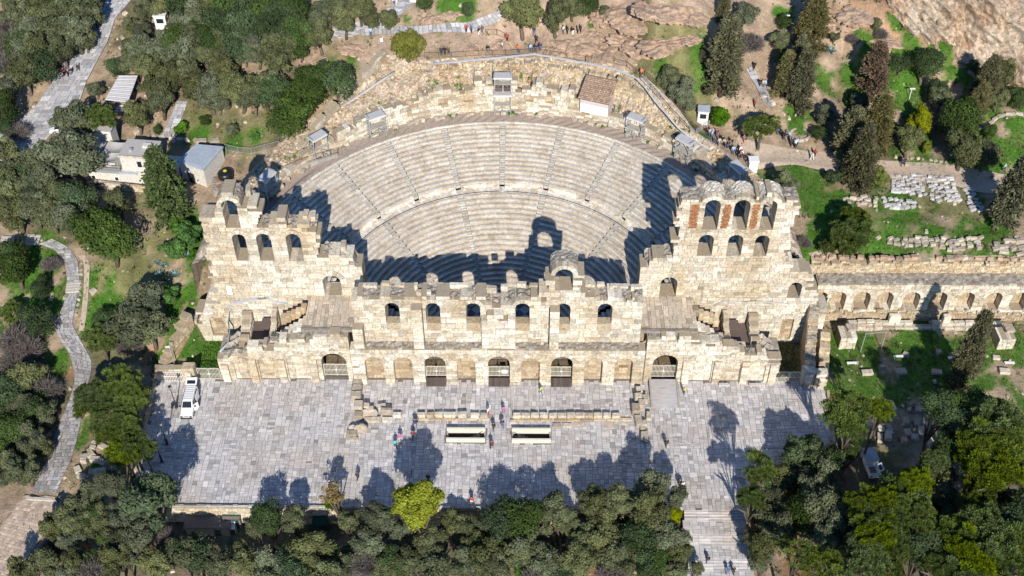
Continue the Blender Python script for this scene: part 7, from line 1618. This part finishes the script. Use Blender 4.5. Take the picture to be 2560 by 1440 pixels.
# lamp posts
def lamp(px, py, label, h=4.9):
    q = uz(px, py); t = thing('street_lamp', label, 'street lamp', (q[0], q[1], .03), 0, 'street lamps beside the van')
    mb = MB(); mb.lathe((0, 0, 0), [(.24, 0), (.24, .15), (.17, .2), (.16, 1.3), (.19, 1.35), (.075, 1.5), (.055, h - .75)], 10); mb.build('post', M['darkmetal'], t, smooth=False)
    mb = MB(); mb.lathe((0, 0, h - .78), [(.07, 0), (.2, .08)], 8); mb.build('collar', M['darkmetal'], t)
    mb = MB(); mb.lathe((0, 0, h - .7), [(.15, 0), (.3, .55)], 4); mb.build('lantern_glass', M['steel'], t)
    mb = MB(); mb.lathe((0, 0, h - .14), [(.36, 0), (.2, .16), (.06, .26)], 4); mb.build('lantern_cap', M['darkmetal'], t)
lamp(441, 1019, 'dark lantern lamp post closest to the rear of the van'); lamp(418, 1110, 'middle one of the dark lantern lamp posts, level with the van front'); lamp(405, 1154, 'dark lantern lamp post farthest from the van, by the tree shadow')
q = T(441, 925); t = thing('pole_lamp', 'tall slim white pole lamp behind the left court pier', 'street lamp', (q[0], q[1], float(H(q[0], q[1])))); mb = MB(); mb.bar((0, 0, 0), (0, 0, 5.2), .09); mb.build('pole', M['steel'], t); mb = MB(); mb.box((-.25, 0, 5.2), (.7, .22, .12)); mb.build('lamp_head', M['white'], t)
for px, py, lab in ((2272, 250, 'white T-shaped floodlight post on the bright green slope'), (1960, 74, 'white two-headed floodlight post by the dark bush')):
    q = T(px, py); t = thing('floodlight_post', lab, 'lamp', (q[0], q[1], float(H(q[0], q[1])))); mb = MB(); mb.bar((0, 0, 0), (0, 0, 2.2), .09); mb.build('pole', M['white'], t); mb = MB(); mb.box((.1, 0, 2.2), (.9, .25, .14)); mb.build('lamp_head', M['white'], t)
# railings and fences
def railing(pts, name, label, h=1.15, sp=2.3, mat='brownmetal', mesh=True, rails=2, cat='fence', dz=.0):
    t = thing(name, label, cat); pts = [np.array(p, float) for p in pts]; seg = [np.linalg.norm(b_ - a) for a, b_ in zip(pts[:-1], pts[1:])]; L = sum(seg); n_ = max(2, int(L / sp)); cum = np.r_[0, np.cumsum(seg)]
    P = [np.array([np.interp(s, cum, [p[i] for p in pts]) for i in range(3)]) for s in np.linspace(0, L, n_ + 1)]
    for p in P: mb = MB(); mb.bar(p, p + np.array([0, 0, h]), .08); mb.build('post', M[mat], t)
    for a, b_ in zip(P[:-1], P[1:]):
        mb = MB()
        for k in range(rails): z = np.array([0, 0, h - .03 - k * (h - .2) / max(1, rails - 1)]); mb.bar(a + z, b_ + z, .05)
        mb.build('rail', M[mat], t)
        if mesh:
            mb = MB(); m_ = max(3, int(np.linalg.norm(b_ - a) / .22))
            for i in range(1, m_): q = a + (b_ - a) * i / m_; mb.bar(q + np.array([0, 0, .12]), q + np.array([0, 0, h - .05]), .022)
            mb.build('bar_panel', M[mat], t, kind='stuff')
    return t
def TP(lst, dz=0.0):
    out = []
    for px, py in lst: q = T(px, py); out.append((q[0], q[1], float(H(q[0], q[1])) + dz))
    return out
railing(TP([(1062, 147), (1120, 150), (1200, 143), (1300, 139), (1345, 138), (1400, 146), (1480, 158), (1560, 171), (1592, 186)]), 'rim_fence', 'brown bar fence along the path above the rear wall')
railing(TP([(1612, 186), (1650, 222), (1690, 268), (1740, 335)]), 'stair_railing', 'dark railing on the uphill side of the hillside stairs', mesh=False, rails=3)
railing(TP([(1600, 200), (1635, 240), (1675, 285), (1722, 345)]), 'stair_railing', 'dark railing on the seat side of the hillside stairs', mesh=False, rails=3)
railing(TP([(1722, 345), (1770, 372), (1815, 405), (1862, 445), (1872, 462)]), 'crowd_fence', 'grey bar fence in front of the crowd', mat='steel')
railing(TP([(1740, 338), (1765, 322), (1772, 316)]), 'booth_fence', 'short grey fence between the stairs and the white booth', mat='steel')
railing(TP([(1215, 92), (1260, 90), (1262, 100)]), 'walk_fence', 'short dark fence at the bend of the upper walk', mesh=False)
railing(TP([(1050, 62), (1100, 68), (1135, 62)]), 'rope_fence', 'thin rope fence beside the rocky flower bed', h=.7, mesh=False, rails=1)
railing(TP([(565, 375), (620, 388), (700, 372)]), 'garden_fence', 'green-grey wire fence right of the flat-roofed building', mat='steel', h=1.3)
ra = [uz(*a) for a in ((722, 425, 15.0), (770, 405, 15.0), (845, 385, 15.0))]
railing(ra, 'ramp_railing', 'brown railing along the concrete ramp left of the seats', mesh=False, rails=2, sp=1.2)
cw_ = [uz(*a) for a in ((722, 428, 15.0), (845, 388, 15.0))]
stonewall('ramp_wall', 'smooth grey concrete wall of the ramp left of the seats', 'wall', dir_map(cw_[0][:2], cw_[1][:2]), 0, float(np.linalg.norm(cw_[1][:2] - cw_[0][:2])), lambda u: 14.95, (), thick=.4, v0=12.2, parts=20, seed=210, course=2.8, slen=(1.4, 1.8), jit=.004, gap=.008, mat=M['concrete'])
# steps of the hillside stairs
A, B = TP([(1612, 188), (1650, 224), (1690, 270), (1738, 338)]), TP([(1602, 198), (1637, 238), (1677, 283), (1725, 343)])
hst = thing('hillside_stairs', 'narrow stone stairs going down between two dark railings', 'stairs')
for i in range(46):
    t = i / 46 * 3; k = min(2, int(t)); f = t - k; a = np.array(A[k]) * (1 - f) + np.array(A[k + 1]) * f; b_ = np.array(B[k]) * (1 - f) + np.array(B[k + 1]) * f
    c = (a + b_) / 2; mb = MB(); mb.box((c[0], c[1], c[2] + .12), (.55, max(.9, np.linalg.norm((b_ - a)[:2]) * 1.1), .25), math.atan2(b_[1] - a[1], b_[0] - a[0]) + PI / 2, tn(.1)); mb.build('step', M['step'], hst)
# little stair beside the hut
q0, q1 = uz(1527, 318, Z3 + .1), uz(1545, 272, 17.2); wsr = thing('wooden_stair', 'short wooden stair with handrails right of the tiled hut', 'stairs')
for i in range(9):
    c = q0 + (q1 - q0) * (i + .5) / 9; mb = MB(); mb.box(tuple(c), (1.0, .35, .12), -.35, tn(.1)); mb.build('tread', M['concrete'], wsr)
for s in (-.5, .5): mb = MB(); mb.bar(q0 + np.array([s, 0, .9]), q1 + np.array([s, 0, .9]), .07); [mb.bar(q0 + (q1 - q0) * k / 4 + np.array([s, 0, 0]), q0 + (q1 - q0) * k / 4 + np.array([s, 0, .9]), .06) for k in range(5)]; mb.build('handrail', M['brownmetal'], wsr)
# pipes and hoses
def hose(pts, r, name, label, mat='pipe', n2=2, cat='pipe'):
    t = MB()
    for k in range(n2):
        off = np.array([0, .16 * k, .08 * k]); t.tube([np.array(p) + off for p in pts], r, 6, 1 - .15 * k)
    link(name, t.mesh(name, M[mat], True), None, label, cat)
hose([RP(*a, .35) for a in ((1082, 160), (1140, 156), (1200, 149), (1270, 143), (1335, 136), (1400, 147), (1470, 160), (1530, 172), (1562, 184), (1590, 196), (1615, 222), (1640, 256), (1668, 288), (1695, 320), (1722, 342), (1750, 360), (1790, 385), (1815, 412))], .075, 'cable_pipe', 'long double grey-white pipe along the crest of the rear wall')
hose([RP(*a, .35) for a in ((855, 266), (880, 252), (910, 232), (935, 214), (960, 198), (985, 182))], .075, 'cable_pipe', 'grey pipe dropping down the left side of the rear wall')
ly = 1.9
hose([(-41.0, 1.2, 5.2), (-40.6, 1.5, 7.2), (-39.8, 1.75, 8.6), (-38.0, 1.8, 8.9), (-36.2, 1.8, 9.4), (-34.6, 1.8, 9.6), (-33.4, 1.8, 8.8), (-31.6, 1.8, 8.5)], .09, 'cable', 'white cables looping over the rooms of the left staircase', cat='cable')
hose([(-41.0, 1.2, 5.2), (-40.4, -1.0, 5.3), (-40.2, -3.4, 5.35), (-41.0, -5.3, 5.6)], .09, 'cable', 'white cables lying on the left rubble core', cat='cable')
hose([(31.8, 1.85, 8.4), (33.2, 1.85, 9.3), (35.6, 1.85, 9.3), (38.2, 1.85, 9.5), (40.6, 1.85, 9.1), (43, 1.85, 8.9)], .08, 'cable', 'pale cable strung along the foot of the right tower', cat='cable', n2=1)
mb = MB(); mb.box((-39.9, 1.9, 11.2), (.75, .1, 1.7)); mb.box((-39.9, 1.87, 12.1), (.5, .08, .2)); link('plaque', mb.mesh('plaque', M['white']), None, 'white marble plaque set in the left tower wall', 'plaque')
# wells, kerbs, signs
q = T(2000, 338); t = thing('round_well', 'round pale stone well ring on the dirt path', 'well', (q[0], q[1], float(H(q[0], q[1])) - .1))
for k in range(12): a = 2 * PI * k / 12; loose_block((1.5 * math.cos(a), 1.5 * math.sin(a), 0), (.45, .85, .55), a, M['boulder'], parent=t, name='stone')
mb = MB(); mb.lathe((0, 0, .05), [(1.35, 0), (1.35, .1)], 16); mb.build('sand_fill', M['dirtpath'], t)
q = T(1973, 284); t = thing('tree_ring', 'small horseshoe ring of pale stones with grass inside', 'kerb', (q[0], q[1], float(H(q[0], q[1])) - .1))
for k in range(9): a = 2 * PI * k / 12 - .6; loose_block((1.2 * math.cos(a), 1.3 * math.sin(a), 0), (.35, .75, .4), a, M['boulder'], parent=t, name='stone')
cv = thing('curved_kerb', 'curved pale kerb wall in the grass at the right edge', 'kerb')
cp = TP([(2442, 324), (2470, 316), (2490, 302), (2510, 293), (2535, 291), (2575, 298)])
for a, b_ in zip(cp[:-1], cp[1:]):
    a, b_ = np.array(a), np.array(b_); L = np.linalg.norm(b_ - a); n_ = max(1, int(L / .9))
    for i in range(n_): c = a + (b_ - a) * (i + .5) / n_; loose_block((c[0], c[1], c[2] - .1), (L / n_ * 1.05, .6, .55), math.atan2(b_[1] - a[1], b_[0] - a[0]), M['boulder'], parent=cv, name='stone')
for nm, lab, pts_, s_ in (('path_border', 'pale stones lining the right side of the stone path', [(205, 655), (203, 700), (200, 745), (190, 800)], .5), ('path_border', 'brown stones lining the left side of the lower stone path', [(140, 960), (140, 1010), (130, 1070), (118, 1110)], .8), ('path_border', 'low stones along the lower edge of the dirt path', [(2270, 397), (2330, 405), (2390, 418)], .5), ('path_border', 'kerb of pale blocks between the house and the garden', [(330, 330), (380, 346), (440, 352), (520, 356), (545, 352)], .8)):
    t = thing(nm, lab, 'kerb'); pp = TP(pts_)
    for a, b_ in zip(pp[:-1], pp[1:]):
        a, b_ = np.array(a), np.array(b_); L = np.linalg.norm(b_ - a); n_ = max(1, int(L / (s_ * 1.7)))
        for i in range(n_): c = a + (b_ - a) * (i + R_(.3, .7)) / n_; loose_block((c[0], c[1], float(H(c[0], c[1])) - .08), (s_ * R_(.9, 1.6), s_ * R_(.6, 1), s_ * R_(.5, .9)), R_(0, 3), M['boulder'], parent=t, name='stone')
for px, py, lab, w_ in ((1034, 22, 'white notice board on two posts on the hill', 1.1), (822, 94, 'white-green notice board under the olive trees', 1.0), (40, 1030, 'tilted white board in the shrubs left of the path', 1.0), (956, 120, 'small white floodlight box on the tumbled outer wall', .5), (1480, 12, 'small dark sign at the foot of the red rocks', .6)):
    q = T(px, py); t = thing('notice_board', lab, 'sign', (q[0], q[1], float(H(q[0], q[1]))), R_(-.3, .3), None)
    for s in (-.4, .4): mb = MB(); mb.bar((s * w_, 0, 0), (s * w_, 0, 1.5), .06); mb.build('post', M['steel'], t)
    mb = MB(); mb.box((0, -.05, 1.35), (w_, .06, .7)); mb.build('panel', M['white'], t)
# steps across the stone path
for px, py, lab in ((184, 722, 'pale steps across the upper stone path'), (105, 1240, 'pale kerb step at the foot of the stone path'), (85, 606, 'pale steps at the head of the stone path'), (20, 610, 'pale steps at the left edge of the picture')):
    q = T(px, py); t = thing('path_steps', lab, 'steps', (q[0], q[1], float(H(q[0], q[1])) + .05), .12 if px == 184 else -.05)
    for k in range(1 if px == 105 else 4): mb = MB(); mb.box((0, -.7 + k * .5, .1 + k * .08), (3.2 if px == 105 else 2.1, .42, .3), 0, 1.1); mb.build('step', M['step'], t)
# agaves
for px, py, r_, lab in ((400, 690, 1.0, 'blue agave, biggest of the clump left of the tower'), (438, 694, 1.1, 'blue agave, right one of the lower pair'), (412, 668, .9, 'blue agave behind the lower pair'), (396, 662, .8, 'blue agave at the left of the clump'), (472, 645, 1.0, 'blue agave alone beside the tall grass'), (2075, 140, 1.3, 'pale blue agave on the slope behind the cypresses'), (2062, 136, .9, 'small pale blue agave left of the slope one')):
    q = T(px, py); t = thing('agave', lab, 'agave plant', (q[0], q[1], float(H(q[0], q[1]))), 0, 'blue agaves')
    for k in range(22):
        a = k * 2.4; el = R_(.25, 1.2); L = r_ * R_(.8, 1.15); d_ = np.array((math.cos(a) * math.cos(el), math.sin(a) * math.cos(el), math.sin(el))); sdv = np.array((-math.sin(a), math.cos(a), 0)) * .11 * r_
        mb = MB(); mid = d_ * L * .5 + np.array((0, 0, .08)); mb.add([-sdv * .6, sdv * .6, mid + sdv, mid - sdv, d_ * L], [(0, 1, 2, 3), (3, 2, 4)], tn(.15)); mb.build('leaf', M['agave'], t)
# dead leaning trunk among the pines
q = T(2455, 1285); t = thing('dead_trunk', 'bare grey leaning trunk with broken branches among the pines', 'tree', (q[0], q[1], float(H(q[0], q[1]))))
mb = MB(); mb.tube([(0, 0, -.2), (.5, .4, 3), (1.4, 1.2, 6.2)], [.35, .3, .2], 7); mb.build('trunk', M['deadwood'], t)
for k in range(10):
    a = k * 2.1; b0 = np.array((.5, .4, 3)) + np.array((.9, .8, 3.2)) * R_(0, 1); mb = MB(); mb.tube([b0, b0 + np.array((math.cos(a) * .9, math.sin(a) * .9, .5)), b0 + np.array((math.cos(a) * 2, math.sin(a) * 1.9, .8))], [.09, .06, .02], 5); mb.build('branch', M['deadwood'], t)
# fields of loose stones
def field(poly, n_, size, label, group, rz0=.1, jit=.35, seed=1, mat='boulder'):
    rs_ = random.Random(seed); pts_ = []
    xs = [p[0] for p in poly]; ys = [p[1] for p in poly]; tries = 0
    while len(pts_) < n_ and tries < 20000:
        tries += 1; px, py = rs_.uniform(min(xs), max(xs)), rs_.uniform(min(ys), max(ys))
        if not bool(inpoly(px, py, poly)): continue
        if any(abs(px - a) < size * 15 * .95 and abs(py - b_) < size * 15 * .55 for a, b_ in pts_): continue
        pts_.append((px, py))
    labs_ = [label] * len(pts_) if len(pts_) > 20 else unique_labels([(label, px, py) for px, py in pts_])
    for (px, py), label in zip(pts_, labs_):
        q = T(px, py); loose_block((q[0], q[1], float(H(q[0], q[1])) - .05), (size * rs_.uniform(.8, 1.5), size * rs_.uniform(.55, .9), size * rs_.uniform(.4, .8)), rz0 + rs_.uniform(-jit, jit), M[mat], label, group=group)
gb = mk('grey_marble_block', ((.56, .54, .52), (.42, .40, .38)), stain=(.35, .31, .27), grain=3, bump=.5, gscale=1.3); M['greyblock'] = gb
field([(2225, 440), (2250, 440), (2265, 482), (2232, 480)], 20, .72, 'grey block in the leftmost stone-field stack', 'stone field, left stack', seed=1, mat='greyblock')
field([(2258, 442), (2298, 440), (2315, 490), (2272, 490)], 26, .72, 'grey marble block in the second stack of the stone field', 'stone field, second stack', seed=2, mat='greyblock')
field([(2308, 445), (2375, 448), (2398, 505), (2330, 500)], 42, .72, 'grey marble block in the wide right stack of the stone field', 'stone field, right stack', seed=3, mat='greyblock')
field([(2205, 498), (2285, 505), (2290, 522), (2215, 520)], 16, .8, 'pale block in the small heap below the stone field', 'heap below the stone field', seed=4, mat='greyblock')
field([(2408, 470), (2430, 475), (2460, 530), (2430, 532)], 20, .8, 'bluish block in the heap beside the dark cypress', 'heap beside the cypress', seed=5, mat='greyblock')
field([(2105, 498), (2190, 495), (2190, 520), (2110, 512)], 12, .8, 'pale boulder in the row left of the stone field', 'boulders left of the stone field', seed=6)
field([(2215, 600), (2360, 598), (2360, 622), (2220, 615)], 28, .85, 'pale stone laid in the left half of the grassy rows', 'stones laid in the grass, left half', seed=7)
field([(2368, 600), (2450, 600), (2452, 624), (2372, 628)], 20, .85, 'pale stone in the right half of the grassy rows', 'stones laid in the grass, right half', seed=8)
field([(2480, 612), (2560, 605), (2570, 645), (2490, 632)], 12, 1.1, 'pale boulder in the grass near the right edge', 'boulders at the right edge', seed=9)
field([(205, 1110), (260, 1105), (270, 1195), (185, 1200)], 13, 1.1, 'cut block between the stone path and the pines', 'blocks beside the stone path', seed=10, jit=1.2)
field([(2180, 1020), (2240, 1020), (2260, 1112), (2150, 1110)], 8, 1.3, 'long grey sarcophagus-like block left of the shaded yard', 'blocks left of the shaded yard', seed=11, rz0=1.5)
field([(2262, 1025), (2345, 1030), (2335, 1115), (2262, 1100)], 9, 1.3, 'grey sarcophagus-like block in the pine shade', 'blocks in the shade of the pines', seed=12, rz0=1.5)
field([(1560, 1380), (1640, 1375), (1640, 1425), (1500, 1435)], 7, 1.2, 'reddish stone under the trees at the bottom edge', 'stones under the front trees', seed=13, jit=1.5, mat='redrock')
field([(500, 352), (545, 345), (550, 358), (500, 362)], 3, 1.4, 'big pale block behind the flat-roofed building', 'blocks behind the flat-roofed building', seed=14)
# scattered small stones and dry tufts that nobody could count
sm = MB(); gx = RNG.uniform(-105, 105, 5200); gy = RNG.uniform(-50, 92, 5200); gz = H(gx, gy)
for x, y, z in zip(gx, gy, gz):
    if z < -1.5 and y > -28 or inpoly(x, y, PLAZA) or (abs(x) < 46 and -7 < y < 6): continue
    s = random.expovariate(1 / .16) + .06
    if s > .9: continue
    sm.box((x, y, z + s * .15), (s * 1.4, s, s * .8), R_(0, 3), tn(.2), taper=.7)
sm.build('gravel', M['boulder'], kind='stuff')
dg = [(x, y, z) for x, y, z in zip(RNG.uniform(-105, 105, 9000), RNG.uniform(-50, 92, 9000), [0] * 9000)]
dx = np.array([p[0] for p in dg]); dy = np.array([p[1] for p in dg]); dzz = H(dx, dy); keep = (fbm(dx, dy, 9, 3) > .02) & ~inpoly(dx, dy, PLAZA) & ~((np.abs(dx) < 47) & (dy > -7) & (dy < 7)) & (dzz > -5.5) & ~((dy > -28) & (dzz < -1.5))
blades('dry_grass', [(a, b_, c) for a, b_, c in zip(dx[keep], dy[keep], dzz[keep])], .12, .4, .13, mk('dry_grass_blades', ((.20, .20, .08), (.12, .16, .05)), grain=1, rough=1, bump=0, hue=1, trans=.2), per=4)
